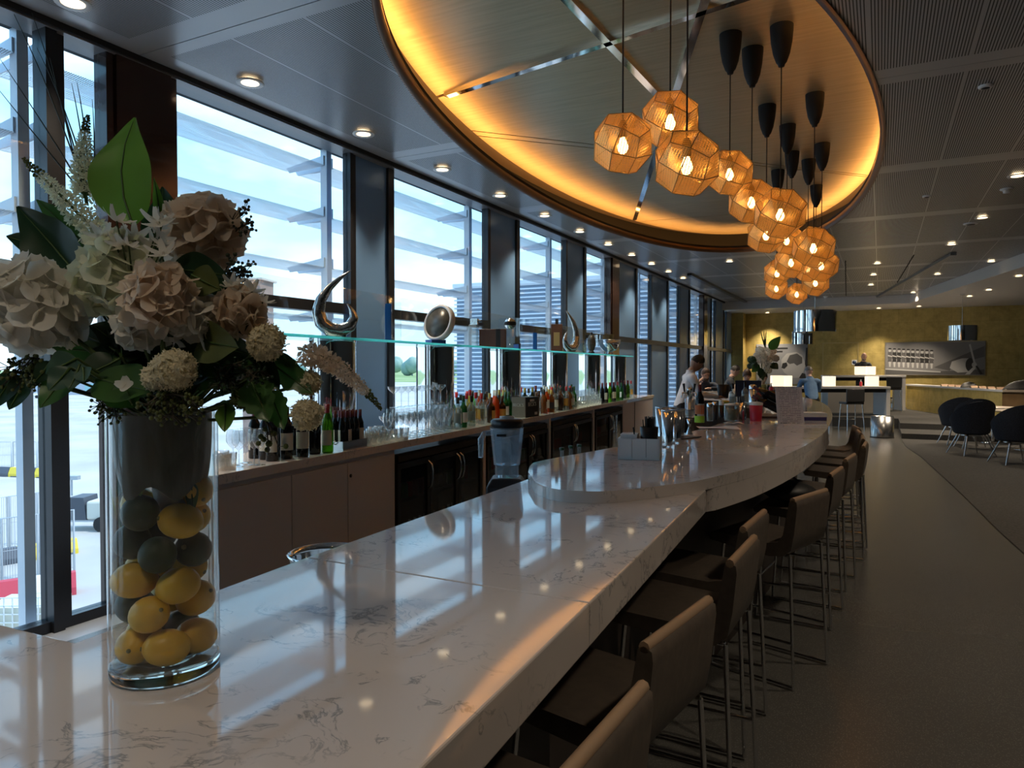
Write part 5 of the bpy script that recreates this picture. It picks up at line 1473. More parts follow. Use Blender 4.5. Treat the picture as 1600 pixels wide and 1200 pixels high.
q = Vector((pa.x, pa.y, 0)).lerp(Vector((pb.x, pb.y, 0)), .66) + Vector((.13, .05, 0))
cloth_heap('black_coat', 'black coat thrown over the partition ledge', 'coat', (q.x, q.y, ztop + .0505), .22, .10, .12, BAGM, math.radians(20))
q = pb + Vector((.55, .15, 0))
cloth_heap('black_jacket', 'heap of black clothing with an open book on the partition end', 'jacket', (q.x, q.y, ztop + .0505), .55, .11, .20, BAGM, math.radians(6))
q = pb + Vector((.15, .12, 0))
o = thing('open_book', 'open book lying on the ledge beside black clothing', 'book', (q.x, q.y, ztop + .0505), .3)
MB().bb(-.11, .0, -.07, .07, 0, .014).bb(0, .11, -.07, .07, 0, .014).build('page_block', PAPER, o); MB().bb(-.115, .115, -.075, .075, -.0, .002).build('book_cover', CARDM, o)
# wall art
def frame_quad(px0, py0, px1, py1, Y):
    a = ony(px0, py0, Y); c = ony(px1, py1, Y); return a, c
YA = YEND - .03
a = ony(1384, 536, YA); c = ony(1539, 534, YA); zb = ony(1384, 582, YA).z - .06
art = thing('wall_photograph', 'wide black and white photograph of a row of uniformed women beside a propeller aircraft', 'picture', (a.x, YA, zb))
Wd, Hd = c.x - a.x, a.z - zb
G1 = mat('print_grey', (.19, .19, .195), .45); G2 = mat('print_dark', (.025, .025, .026), .45); G3 = mat('print_pale', (.42, .42, .42), .45); G4 = mat('print_mid', (.09, .09, .092), .45)
MB().bb(0, Wd, -.012, .025, 0, Hd).build('print_panel', G1, art)
MB().bb(-.025, 0, -.018, .025, -.02, Hd + .02).bb(Wd, Wd + .025, -.018, .025, -.02, Hd + .02).bb(-.025, Wd + .025, -.018, .025, Hd, Hd + .025).bb(-.025, Wd + .025, -.018, .025, -.025, 0).build('picture_frame', mat('frame_steel', (.35, .33, .28), .3, .7), art)
def flatpoly(pts, m, name, y):
    b_ = MB(); b_.add([(x * Wd, y, z * Hd) for x, z in pts], [tuple(range(len(pts)))]); return b_.build(name, m, art)
flatpoly([(0, 0), (1, 0), (1, .16), (.55, .10), (0, .17)], G4, 'printed_wing', -.0125)
flatpoly([(0, .19), (0, .15), (.57, .06), (.57, .10)], G3, 'printed_wing_edge', -.0130)
flatpoly([(.50, .22), (1, .88), (1, .55), (.70, .30), (.66, .12)], G4, 'printed_fuselage', -.0126)
eng = [(.68 + .09 * math.cos(t * PI / 10) , .27 + .17 * math.sin(t * PI / 10)) for t in range(20)]
flatpoly([(.66, .20), (.68, .40), (.78, .50), (.86, .50), (.89, .30), (.86, .08), (.74, .06)], G3, 'printed_engine', -.0134)
flatpoly([(.86 + .045 * math.cos(t * PI / 10), .30 + .21 * math.sin(t * PI / 10)) for t in range(20)], G2, 'printed_cowl', -.0138)
flatpoly([(.90 + .025 * math.cos(t * PI / 10), .30 + .08 * math.sin(t * PI / 10)) for t in range(20)], G3, 'printed_hub', -.0142)
flatpoly([(.895, .33), (.915, .33), (.862, .94), (.845, .92)], G3, 'printed_propeller', -.0146)
flatpoly([(.90, .28), (.885, .22), (.81, -.0), (.86, .01), (.915, .2)], G3, 'printed_propeller', -.0147)
flatpoly([(.91, .27), (.93, .27), (.985, .02), (.96, .0)], G2, 'printed_propeller', -.0148)
for i in range(10):
    x = .045 + i * .048; zt = .82 - .008 * i; zf = .24 - .006 * i
    flatpoly([(x - .020, zt - .11), (x + .020, zt - .11), (x + .024, zt - .30), (x + .017, zt - .34), (x + .022, zf + .16), (x - .022, zf + .16), (x - .017, zt - .34), (x - .022, zt - .30)], G2 if i % 3 else G4, 'printed_figure', -.0127 - .0001 * i)
    flatpoly([(x - .012, zf + .16), (x + .014, zf + .16), (x + .010, zf), (x - .006, zf)], G3, 'printed_legs', -.0127 - .0001 * i)
    flatpoly([(x + .014 * math.cos(t * PI / 5), zt - .055 + .055 * math.sin(t * PI / 5)) for t in range(10)], G3, 'printed_face', -.0127 - .0001 * i)
    flatpoly([(x - .017, zt - .03), (x + .017, zt - .03), (x + .014, zt + .015), (x - .012, zt + .02)], G2, 'printed_cap', -.0128 - .0001 * i)
    flatpoly([(x - .02, zt - .20), (x + .026, zt - .24), (x + .026, zt - .27), (x - .02, zt - .24)], G3, 'printed_arm', -.0128 - .0001 * i)
# map picture
a = ony(1182, 538, YA); c = ony(1262, 538, YA); zb = ony(1200, 600, YA).z
art = thing('map_panel', 'grey printed map panel with dark land shapes on the end wall', 'picture', (a.x, YA, zb))
Wd, Hd = c.x - a.x, a.z - zb
MB().bb(0, Wd, -.012, .025, 0, Hd).build('print_panel', mat('print_silver', (.26, .27, .29), .45), art)
flatpoly([(.56, .28), (.50, .40), (.50, .62), (.60, .76), (.78, .80), (.90, .72), (.96, .50), (.92, .30), (.84, .16), (.70, .16)], G3, 'printed_ocean', -.0125)
flatpoly([(.60, .56), (.66, .72), (.80, .76), (.90, .66), (.90, .52), (.80, .46), (.74, .52), (.66, .50)], G4, 'printed_land', -.0130)
flatpoly([(.50, .40), (.52, .52), (.60, .54), (.62, .46), (.56, .38)], G2, 'printed_land', -.0132)
flatpoly([(.84, .16), (.90, .28), (.96, .26), (.98, .12)], G2, 'printed_land', -.0134)
flatpoly([(.95, .5), (.97, .9), (1, .9), (1, .3)], G2, 'printed_border', -.0136)
flatpoly([(.36, .87), (.62, .87), (.62, .91), (.36, .91)], G2, 'printed_caption', -.0131); flatpoly([(.36, .79), (.52, .79), (.52, .83), (.36, .83)], G2, 'printed_caption', -.0131)
# chrome drum pendants
def drum_lamp(px0, px1, py0, py1, D, label):
    a = dep((px0 + px1) / 2, py1, D); r = (px1 - px0) / 2 / FOCAL * D; h = (py1 - py0) / FOCAL * D
    t_ = thing('drum_pendant', label, 'pendant lamp', tuple(a))
    MB().lathe([(r, 0), (r, h)], 40).build('drum_shade', MIRROR, t_)
    MB().lathe([(r - .015, .01), (r - .015, h - .005), (0, h - .005)], 40).build('drum_lining', mat('lining_white', (.8, .75, .65), .5, emit=(1, .8, .55), es=.5), t_)
    top = (SOFF if a.y > 24.3 or (a.x > 1.2 and a.y > 18) else CEIL) - a.z
    MB().tube([(0, 0, h), (0, 0, top)], .006, 6).build('cord', STEEL, t_); MB().lathe([(.06, top - .05), (.06, top)], 14).build('ceiling_rose', CHROME, t_)
drum_lamp(1242, 1304, 486, 519, 15.5, 'large mirrored drum pendant hanging high above the far bar end')
drum_lamp(1238, 1271, 518, 538, 21.5, 'smaller mirrored drum pendant hanging lower before the map panel')
drum_lamp(1482, 1524, 509, 532, 18.5, 'mirrored drum pendant in front of the wide photograph')

# armchairs and round tables on the carpet
NAVYF = noisy('navy_fabric', (.010, .013, .022), (.018, .023, .036), 50, .8)
def armchair(loc, rz, label):
    t_ = thing('armchair', label, 'armchair', loc, rz, 'armchairs at the round tables')
    def shell(u, v, off):
        th = math.radians(-25) + u * math.radians(230)          # wraps round the back, open to +y front
        th = math.radians(180 + 25) + u * math.radians(130) if False else math.radians(155 + 230 * u)
        back = max(0, math.cos(math.radians(230) * (u - .5) * .78)) ** 1.2
        zt = .62 + .34 * back
        z = .40 + (zt - .40) * v
        r = .27 + .06 * v + .03 * back * v + off
        return Vector((r * math.sin(th - PI) * 1.08, r * math.cos(th) * 1.0 - .03 * back * v, z))
    b_ = MB().surf(lambda u, v: shell(u, v, 0), 26, 8).surf(lambda u, v: shell(1 - u, v, -.045), 26, 8)
    b_.surf(lambda u, v: shell(u, 1, -.045 * (v)), 26, 1)
    b_.build('chair_shell', NAVYF, t_)
    MB().lathe([(0, .37), (.24, .37), (.275, .40), (.275, .45), (.25, .475), (0, .48)], 26).build('seat_cushion', NAVYF, t_)
    MB().lathe([(.16, .34), (.16, .37)], 18).build('under_frame', STEEL, t_)
    for sx in (-1, 1):
        for sy in (-1, 1):
            MB().tube([(sx * .14, sy * .14, .37), (sx * .27, sy * .27, .002)], [.016, .010], 8).build('leg', CHROME, t_)
for (px, D, rz, lb) in ((1497, 14.3, 105, 'navy upholstered armchair with splayed chrome legs behind the front two'), (1524, 13.6, 100, 'navy upholstered armchair at the near round table, back to the walkway'), (1519, 12.6, 115, 'navy upholstered armchair with its high curved back to the walkway'), (1588, 11.4, 110, 'navy upholstered armchair alone beside the walkway edge')):
    d = ray(px, HORIZON); p = EYE + d * D
    armchair((p.x, p.y, .0095), math.radians(rz - 180), lb)
def round_table(px, D, r, label):
    d = ray(px, HORIZON); p = EYE + d * D
    t_ = thing('round_table', label, 'table', (p.x, p.y, .0095))
    MB().lathe([(r - .02, .705), (r, .715), (r, .73), (0, .732)], 40).build('table_top', mat('pale_table', (.55, .48, .42), .3), t_)
    MB().lathe([(.035, .02), (.03, .705)], 16).build('pedestal', CHROME, t_); MB().lathe([(.25, 0), (.25, .008), (.05, .02)], 28).build('table_foot', CHROME, t_)
round_table(1553, 14.7, .45, 'round pale table farther back by the gold partition')
round_table(1610, 13.4, .58, 'round pale table in front of the armchairs')
round_table(1625, 11.9, .46, 'small round pale table cut off at the edge of the view')
# ================================================================== VASE, FRUIT AND FLOWERS
VB = onz(259, 1046, H0)
VD = (VB - EYE).dot(_fw)
PXM = VD / FOCAL
VR = 79 * PXM
VH = (1046 - 641) * PXM * 1.0
vase = thing('glass_vase', 'tall clear cylinder vase filled with lemons and dark limes at the bar end', 'vase', (VB.x, VB.y, H0 + .0005))
MB().lathe([(VR, .020), (VR, VH), (VR - .001, VH + .002), (VR - .005, VH), (VR - .005, .022)], 56).build('vase_wall', glassy('vase_glass', (.965, .985, .98), ior=1.45, gain=1.25), vase)
MB().lathe([(0, .0), (VR - .006, .0), (VR, .006), (VR, .019), (VR - .003, .021), (0, .021)], 56).build('vase_base', mat('thick_glass', (.92, .98, .96), .02, trans=1.0, ior=1.45), vase)
# fruit, settled by pushing apart inside the glass
def fruit_mat(name, c0, c1, rough=.38):
    m = noisy(name, c0, c1, 9, rough); t = NT(m)
    t.bump(t.noise(t.coord('Object'), 260, 2), .25, .0008); return m
LEMON = fruit_mat('lemon_peel', (.78, .46, .045), (.86, .56, .07)); LIME = fruit_mat('dark_lime_peel', (.016, .030, .012), (.03, .05, .018), .5)
FR = [(282, 847, 'l', -1), (198, 842, 'l', 0), (307, 879, 'l', -.3), (322, 846, 'l', .8), (224, 929, 'l', -1), (287, 926, 'l', -1), (192, 927, 'l', .6), (255, 967, 'l', -1), (310, 946, 'l', .3), (294, 992, 'l', -1), (235, 1013, 'l', -1), (325, 975, 'l', .6), (198, 1004, 'l', .4),
      (235, 829, 'd', -.9), (217, 867, 'd', -.6), (256, 890, 'd', -1), (200, 896, 'd', -.2), (323, 902, 'd', .4), (206, 973, 'd', -.5),
      (262, 1005, 'd', .9), (262, 940, 'l', .9), (255, 880, 'l', .9)]
axis = Vector((VB.x, VB.y, 0)); f2 = Vector((_fw.x, _fw.y, 0)).normalized(); r2 = Vector((_rt.x, _rt.y, 0))
pos = []
rr = .0305
lim_ = VR - .006 - rr - .001
for px, py, k, d in FR:
    dx = (px - 259) * PXM; q = r2 * max(-lim_, min(lim_, dx))
    dd = math.sqrt(max(0, lim_ ** 2 - q.length_squared)) * d
    pos.append(axis + q + f2 * dd + Vector((0, 0, VB.z + (1046 - py) * PXM)))
anchor = [p.copy() for p in pos]
for it in range(150):
    for i in range(len(pos)):
        pos[i] += (anchor[i] - pos[i]) * .04 * (1 - it / 150)
        for j in range(i):
            d = pos[i] - pos[j]; L = d.length
            if L < 2 * rr:
                d = d.normalized() * (2 * rr - L) / 2; pos[i] += d; pos[j] -= d
        h_ = Vector((pos[i].x - axis.x, pos[i].y - axis.y, 0))
        if h_.length > lim_: pos[i] -= h_ * (1 - lim_ / h_.length)
        pos[i].z = max(pos[i].z, H0 + .024 + rr)
def lemon_mb():
    prof = []
    for i in range(15):
        a = PI * i / 14; z = -math.cos(a) * .0345; r = math.sin(a) ** .85 * .0285
        if i == 13: r = .006
        if i == 1: r = .011
        prof.append((max(r, .0), z * (1.06 if i in (13, 14) else 1)))
    return MB().lathe(prof, 22)
LM = lemon_mb().mesh('fruit_peel', LEMON); DMs = MB().ball((0, 0, 0), (.0288, .0288, .0315), 22, 14).mesh('fruit_peel', LIME)
TIPL = MB().lathe([(.0045, .033), (.003, .038), (0, .038)], 8).mesh('stem_end', mat('stem_brown', (.20, .18, .06), .6))
random.seed(8)
for (px, py, k, d), p in zip(FR, pos):
    o = thing('lemon' if k == 'l' else 'lime', 'whole yellow lemon inside the clear vase' if k == 'l' else 'whole dark green lime inside the clear vase', 'lemon' if k == 'l' else 'lime', tuple(p), 0, 'lemons in the vase' if k == 'l' else 'limes in the vase')
    o.rotation_euler = (random.uniform(1.1, 2.0), 0, random.uniform(0, 6.28))
    link('fruit_peel', LM if k == 'l' else DMs, o); link('stem_end', TIPL, o, (0, 0, -.003 if k == 'd' else 0))
# leaf-wrapped flower foam and the paper round the stems
LINE = noisy('wrap_dark_leaf', (.012, .020, .014), (.035, .05, .035), 12, .45, stretch=(6, 6, 1))
zf0 = VB.z + (1046 - 762) * PXM; zf1 = VB.z + VH - .004
o = thing('flower_foam', 'dark leaf-wrapped block of flower foam wedged in the vase neck', 'foam block', (VB.x, VB.y, zf0))
def wrap(u, v):
    q = 2 * PI * u; r = VR - .0085 - .002 * math.sin(9 * q) ** 2 - (.012 * (1 - v) ** 3)
    return Vector((r * math.cos(q), r * math.sin(q), v * (zf1 - zf0) + (1 - v) * .012 * math.sin(5 * q)))
MB().surf(wrap, 60, 8).build('leaf_wrap', LINE, o); MB().lathe([(0, 0.012), (VR - .024, .012)], 30).lathe([(VR - .012, zf1 - zf0 - .006), (0, zf1 - zf0 - .004)], 30).build('foam_core', BLACKM, o)
o = thing('stem_paper', 'white paper cone wrapped round the stems below the foam', 'paper', (*dep(272, 790, VD)[:2], VB.z + (1046 - 818) * PXM))
MB().surf(lambda u, v: Vector(((.022 + .010 * v + .002 * math.sin(14 * u)) * math.cos(2 * PI * u), (.022 + .010 * v + .002 * math.cos(11 * u)) * math.sin(2 * PI * u), .062 * v)), 28, 4).build('paper_sleeve', PAPER, o)
MB().tube([(.0, 0, -.012), (.004, 0, .05)], .006, 6).build('stem_core', mat('stem_green', (.06, .10, .03), .6), o)

# --- plant materials
def plant(name, c0, c1, trans, rough=.45, scale=14, tw=.35):
    m = bpy.data.materials.new(name); m.use_nodes = True; MATS[name] = m; t = NT(m)
    v = t.coord('Object'); oi = t.n('ShaderNodeObjectInfo')
    f = t.math('ADD', t.math('MULTIPLY', t.noise(v, scale, 4), .75), t.math('MULTIPLY', oi.outputs['Random'], .3))
    c = t.ramp(f, [(.25, c0), (.75, c1)])
    t.l(c, t.b.inputs['Base Color']); t.b.inputs['Roughness'].default_value = rough
    tl = t.n('ShaderNodeBsdfTranslucent', {'Color': (*trans, 1)})
    mx = t.n('ShaderNodeMixShader'); mx.inputs[0].default_value = tw
    t.l(t.b.outputs[0], mx.inputs[1]); t.l(tl.outputs[0], mx.inputs[2]); t.l(mx.outputs[0], t.out.inputs['Surface'])
    return m
P_WHITE = plant('petal_white', (.74, .72, .66), (.86, .85, .82), (.80, .78, .70), .6, tw=.55)
P_CREAM = plant('petal_cream', (.74, .62, .50), (.82, .74, .63), (.78, .64, .50), .6, tw=.55)
P_GREENW = plant('petal_green_white', (.66, .70, .52), (.84, .84, .76), (.74, .78, .58), .6, tw=.55)
P_VIB = plant('viburnum_cream', (.68, .62, .42), (.82, .78, .62), (.74, .66, .44), .65, 40, .5)
L_BRIGHT = plant('leaf_bright', (.055, .13, .018), (.10, .21, .03), (.20, .42, .05), .35, 10, .40)
L_MID = plant('leaf_mid', (.025, .075, .022), (.05, .12, .03), (.08, .22, .04), .38, 10, .3)
L_DARK = plant('leaf_dark', (.008, .026, .014), (.018, .048, .022), (.03, .08, .03), .32, 10, .2)
L_TEAL = plant('leaf_eucalyptus', (.035, .085, .06), (.07, .14, .10), (.08, .2, .12), .5, 10, .25)
L_OLIVE = plant('sprig_olive', (.07, .09, .025), (.15, .18, .05), (.15, .2, .05), .6, 30, .3)
STEMG = mat('stem_green', (.06, .10, .03), .6)

def petal_grid(L, W, cup, tip=.55, n=5, m=4):
    """one petal lying along +x, cupped up at the rim"""
    def f(u, v):
        x = L * u; w = W * (math.sin(PI * min(1, u ** tip * .86 + .02)) ** .8) if u < 1 else W * .38
        y = w * (v - .5) * 2
        return Vector((x, y, cup * u * u * L + .35 * abs(v - .5) ** 2 * 4 * W * .5))
    return f, n, m
def floret_mesh(r, mt, petals=4, cup=.25, wide=.52):
    b = MB()
    for k in range(petals):
        f, n, m = petal_grid(r, r * wide, cup + .12 * ((k * 7) % 3 - 1))
        R_ = Matrix.Rotation(2 * PI * k / petals + .15 * (k % 2), 3, 'Z')
        b.surf(lambda u, v: R_ @ f(u, v), n, m)
    b.ball((0, 0, .002), .0022, 6, 4)
    return b.mesh('floret', mt)
FLO = {k: [floret_mesh(.034 * s, m, 4, c, .56) for s, c in ((1, .15), (.9, .4), (1.08, .05))] for k, m in (('w', P_WHITE), ('c', P_CREAM), ('g', P_GREENW))}
CROOT = dep(262, 660, VD)
def hydrangea(px, py, rpx, D, kind, label, n=34, flat_=1.0):
    c = dep(px, py, D); r = rpx * D / FOCAL
    t_ = thing('hydrangea_flower', label, 'flower', tuple(c), 0)
    random.seed(int(px * 3 + py))
    core = r - .020
    MB().ball((0, 0, 0), core * .72, 14, 10).build('flower_core', P_GREENW if kind == 'g' else FLO[kind][0].materials[0], t_)
    ga = PI * (3 - math.sqrt(5))
    for i in range(n):
        z = 1 - 2 * (i + .5) / n; q = ga * i; s = math.sqrt(1 - z * z)
        d = Vector((s * math.cos(q), s * math.sin(q), z))
        o = link('floret', random.choice(FLO[kind]), t_, tuple(d * core * random.uniform(.86, 1.06)))
        e = (d + Vector((random.uniform(-.35, .35), random.uniform(-.35, .35), random.uniform(-.25, .35)))).to_track_quat('Z', 'Y')
        o.rotation_mode = 'QUATERNION'; o.rotation_quaternion = e @ Euler((0, 0, random.uniform(0, 6))).to_quaternion()
        k = random.uniform(.85, 1.15) * (rpx / 62) ** .4; o.scale = (k, k, k)
    MB().tube([(0, 0, 0), tuple((CROOT - c) * .5 + Vector((0, 0, .01))), tuple((CROOT - c) * .95)], .004, 6).build('stem', STEMG, t_)
hydrangea(52, 478, 80, 1.13, 'w', 'large white hydrangea head at the outer side toward the window', 46)
hydrangea(185, 430, 70, 1.13, 'g', 'greenish white hydrangea head below the big upright leaf', 40)
hydrangea(316, 362, 66, 1.22, 'c', 'blush hydrangea head set highest in the bouquet', 38)
hydrangea(248, 462, 56, 1.07, 'c', 'cream hydrangea head in the middle of the bouquet', 32)
hydrangea(300, 498, 52, 1.12, 'w', 'pale hydrangea head tucked under the blush one', 28)
hydrangea(372, 490, 46, 1.13, 'c', 'small peach hydrangea head beside the snowball cluster', 26)
hydrangea(215, 508, 40, 1.10, 'w', 'white hydrangea head with ragged lower petals over dark leaves', 22)
hydrangea(398, 600, 30, 1.24, 'c', 'shaded hydrangea head low among the dark leaves', 18)
# --- snowball clusters: hundreds of tiny florets each
def snowball(px, py, rpx, D, label, n=150, mt=None, stretch=1.0):
    c = dep(px, py, D); r = rpx * D / FOCAL
    t_ = thing('snowball_flower', label, 'flower', tuple(c), 0)
    random.seed(int(px + py))
    b = MB(); ga = PI * (3 - math.sqrt(5))
    for i in range(n):
        z = 1 - 2 * (i + .5) / n; q = ga * i; s = math.sqrt(1 - z * z)
        d = Vector((s * math.cos(q), s * math.sin(q), z)); cc = d * r * random.uniform(.80, 1.0)
        R_ = (d + Vector((random.uniform(-.5, .5),) * 3)).to_track_quat('Z', 'Y').to_matrix()
        fr_ = random.uniform(.0055, .0085)
        vs_ = [cc]
        for k in range(10):
            rr_ = fr_ * (1.0 if k % 2 == 0 else .62); a = 2 * PI * k / 10
            vs_.append(cc + R_ @ Vector((rr_ * math.cos(a), rr_ * math.sin(a), .002 if k % 2 == 0 else .0)))
        b.add(vs_, [(0, k + 1, (k + 1) % 10 + 1) for k in range(10)])
    o = b.build('tiny_florets', mt or P_VIB, t_); o['kind'] = 'stuff'
    MB().ball((0, 0, 0), r * .80, 14, 10).build('flower_core', mt or P_VIB, t_)
    MB().tube([(0, 0, 0), tuple((CROOT - c) * .5), tuple((CROOT - c) * .9)], .003, 6).build('stem', STEMG, t_)
snowball(272, 578, 34, 1.05, 'cream snowball flower cluster hanging over the vase rim', 190)
snowball(243, 590, 20, 1.05, 'small cream snowball cluster joined to the one over the rim', 90)
snowball(416, 536, 30, 1.12, 'cream snowball cluster below the peach hydrangea', 170)
snowball(480, 648, 25, 1.15, 'drooping cream snowball cluster lowest of the bouquet', 140)
snowball(482, 598, 20, 1.17, 'cream snowball cluster above the drooping one', 100)
snowball(385, 618, 24, 1.16, 'dull olive snowball cluster among the dark leaves', 120, L_OLIVE)
# --- leaves
def leaf_mesh(L, W, mt, bend=.25, fold=.25, twist=0, serr=0, side=0, n=14):
    def f(u, v):
        w = W * (math.sin(PI * u ** .8) ** .85 * (1 - .25 * u) + .02)
        if serr: w *= 1 + serr * math.sin(u * 60)
        s = (v - .5) * 2
        y = w * s; z = fold * abs(s) ** 1.3 * w + bend * L * u * u
        a = twist * u; 
        return Vector((L * u, y * math.cos(a) - z * math.sin(a) * .3 + side * L * 4 * u * (1 - u), z + y * math.sin(a) + .0035 * W / .05 * math.sin(u * 11 + s * 2) * abs(s)))
    b = MB().surf(f, n, 6)
    return b
def leaf_on(parent, p0, p1, W, mt, facing=None, bend=.15, fold=.2, twist=0, serr=0, side=0, name='leaf', base=Vector((0, 0, 0))):
    """leaf from p0 to p1 (world), its face turned towards 'facing'"""
    d = p1 - p0; L = d.length; x = d.normalized()
    fz = (facing or -_fw); z = (fz - x * fz.dot(x)).normalized(); y = z.cross(x)
    M_ = Matrix((x, y, z)).transposed()
    b = leaf_mesh(L, W, mt, bend, fold, twist, serr, side)
    b.v = [tuple(M_ @ Vector(q) + p0 - base) for q in b.v]
    o = b.build(name, mt, parent)
    rib = MB().tube([M_ @ Vector((L * u, side * L * 4 * u * (1 - u), .0012 + bend * L * u * u)) + p0 - base for u in (0, .25, .5, .75, .96)], [.0022, .0018, .0014, .001, .0005], 5)
    rib.build('midrib', mat('rib_green', (.05, .10, .02), .5), o)
    return o
def sprig(label, leaves, name='leaf_sprig', cat='leaf sprig'):
    """leaves: (base px, tip px, width m, material, depth base, depth tip, bend, fold, facing)"""
    c = CROOT
    t_ = thing(name, label, cat, tuple(c))
    st_ = MB()
    for lf in leaves:
        a, b_, W, mt, d0, d1 = lf[:6]; opt = lf[6] if len(lf) > 6 else {}
        p0, p1 = dep(*a, d0), dep(*b_, d1)
        leaf_on(t_, p0, p1, W, mt, base=c, **opt)
        st_.tube([(0, 0, -.02), tuple((p0 - c) * .5 + Vector((0, 0, .004))), tuple(p0 - c)], .0022, 5)
    st_.build('stem', STEMG, t_)
    return t_
FU = Vector((0, 0, 1))
sprig('large bright green pointed leaf standing upright above the flowers', [((208, 352), (206, 178), .056, L_BRIGHT, 1.16, 1.19, dict(bend=-.06, fold=.10, twist=.12, side=.10))])
sprig('dark serrated leaves behind the outer white hydrangea', [((128, 440), (44, 330), .050, L_DARK, 1.18, 1.20, dict(serr=.03, fold=.35)), ((112, 400), (20, 372), .030, L_DARK, 1.22, 1.22, dict(serr=.03)), ((140, 390), (70, 318), .026, L_MID, 1.20, 1.22, {})])
sprig('dark rounded leaf behind the blush hydrangea', [((255, 400), (262, 300), .042, L_DARK, 1.22, 1.25, dict(fold=.1)), ((300, 330), (304, 305), .010, L_DARK, 1.25, 1.25, {}), ((252, 350), (246, 282), .010, L_BRIGHT, 1.21, 1.22, {})])
sprig('pair of dark drooping leaves under the blush hydrangea', [((270, 420), (362, 432), .034, L_DARK, 1.16, 1.15, {}), ((300, 430), (350, 455), .028, L_OLIVE, 1.12, 1.10, {}), ((330, 440), (362, 462), .016, L_DARK, 1.14, 1.13, {})])
sprig('olive green leaves across the middle of the bouquet', [((300, 530), (385, 545), .036, L_OLIVE, 1.12, 1.08, dict(fold=.3)), ((330, 540), (262, 522), .030, L_DARK, 1.12, 1.10, {}), ((345, 520), (395, 505), .022, L_DARK, 1.13, 1.12, {}), ((290, 560), (325, 520), .026, L_OLIVE, 1.14, 1.12, {})])
sprig('glossy green leaves over the vase rim below the cream flowers', [((120, 560), (70, 640), .030, L_MID, 1.12, 1.10, {}), ((150, 590), (255, 625), .042, L_MID, 1.10, 1.06, dict(facing=-_fw + FU * .8)), ((190, 560), (110, 605), .036, L_DARK, 1.13, 1.10, dict(facing=-_fw + FU)), ((180, 600), (215, 640), .030, L_MID, 1.08, 1.07, dict(facing=-_fw + FU * .6)), ((210, 595), (270, 612), .030, L_TEAL, 1.09, 1.06, dict(facing=-_fw + FU * .6))])
sprig('rounded blue green eucalyptus leaves under the outer hydrangea', [((120, 560), (75, 585), .024, L_TEAL, 1.08, 1.07, {}), ((125, 570), (112, 612), .022, L_TEAL, 1.08, 1.06, {}), ((110, 575), (80, 612), .022, L_TEAL, 1.07, 1.06, {}), ((130, 575), (135, 598), .016, L_TEAL, 1.07, 1.06, {})])
sprig('small bright green leaf hanging beside the vase rim', [((352, 632), (354, 676), .018, L_BRIGHT, 1.15, 1.14, dict(fold=.05)), ((340, 636), (372, 640), .014, L_MID, 1.16, 1.15, {})])
sprig('broad oak-like green leaves reaching out over the bottles', [((415, 560), (488, 618), .026, L_MID, 1.15, 1.16, dict(serr=.18, facing=-_fw + FU * .5)), ((390, 590), (425, 660), .032, L_MID, 1.13, 1.12, dict(serr=.15)), ((420, 610), (448, 672), .024, L_MID, 1.15, 1.14, dict(serr=.12)), ((400, 560), (440, 610), .022, L_DARK, 1.14, 1.14, {})])
sprig('long slim olive leaves beside the snowball clusters', [((430, 550), (478, 585), .010, L_DARK, 1.16, 1.17, {}), ((425, 552), (456, 575), .009, L_OLIVE, 1.16, 1.16, {}), ((380, 515), (420, 488), .012, L_MID, 1.18, 1.19, {})])
sprig('dark ivy leaves trailing at the outer edge of the bouquet', [((40, 590), (20, 640), .020, L_DARK, 1.12, 1.12, {}), ((60, 570), (52, 610), .020, L_DARK, 1.12, 1.11, {}), ((25, 580), (-8, 640), .022, L_DARK, 1.12, 1.12, {}), ((80, 565), (56, 600), .016, L_DARK, 1.10, 1.10, {})])
sprig('green leaves seen inside the upper part of the vase', [((300, 752), (303, 802), .012, L_MID, VD - .02, VD - .02, {}), ((215, 752), (222, 775), .008, L_BRIGHT, VD - .055, VD - .055, {}), ((200, 725), (188, 775), .012, L_TEAL, VD - .03, VD - .03, {})])
# dark filler foliage in the body of the bouquet
random.seed(21)
for s in range(9):
    lv = []
    for k in range(7):
        bx, by = random.uniform(170, 340), random.uniform(520, 610)
        an = random.uniform(0, 2 * PI); ln = random.uniform(45, 85)
        lv.append(((bx, by), (bx + 1.3 * ln * math.cos(an), min(632, by + .7 * ln * math.sin(an))), random.uniform(.018, .030), random.choice((L_DARK, L_DARK, L_MID)), random.uniform(1.12, 1.25), random.uniform(1.10, 1.28), dict(facing=Vector((random.uniform(-1, 1), random.uniform(-1.4, .2), random.uniform(-.2, 1))))))
    sprig('dark filler foliage sprig in the body of the bouquet', lv, 'filler_sprig')['group'] = 'filler sprigs in the bouquet'
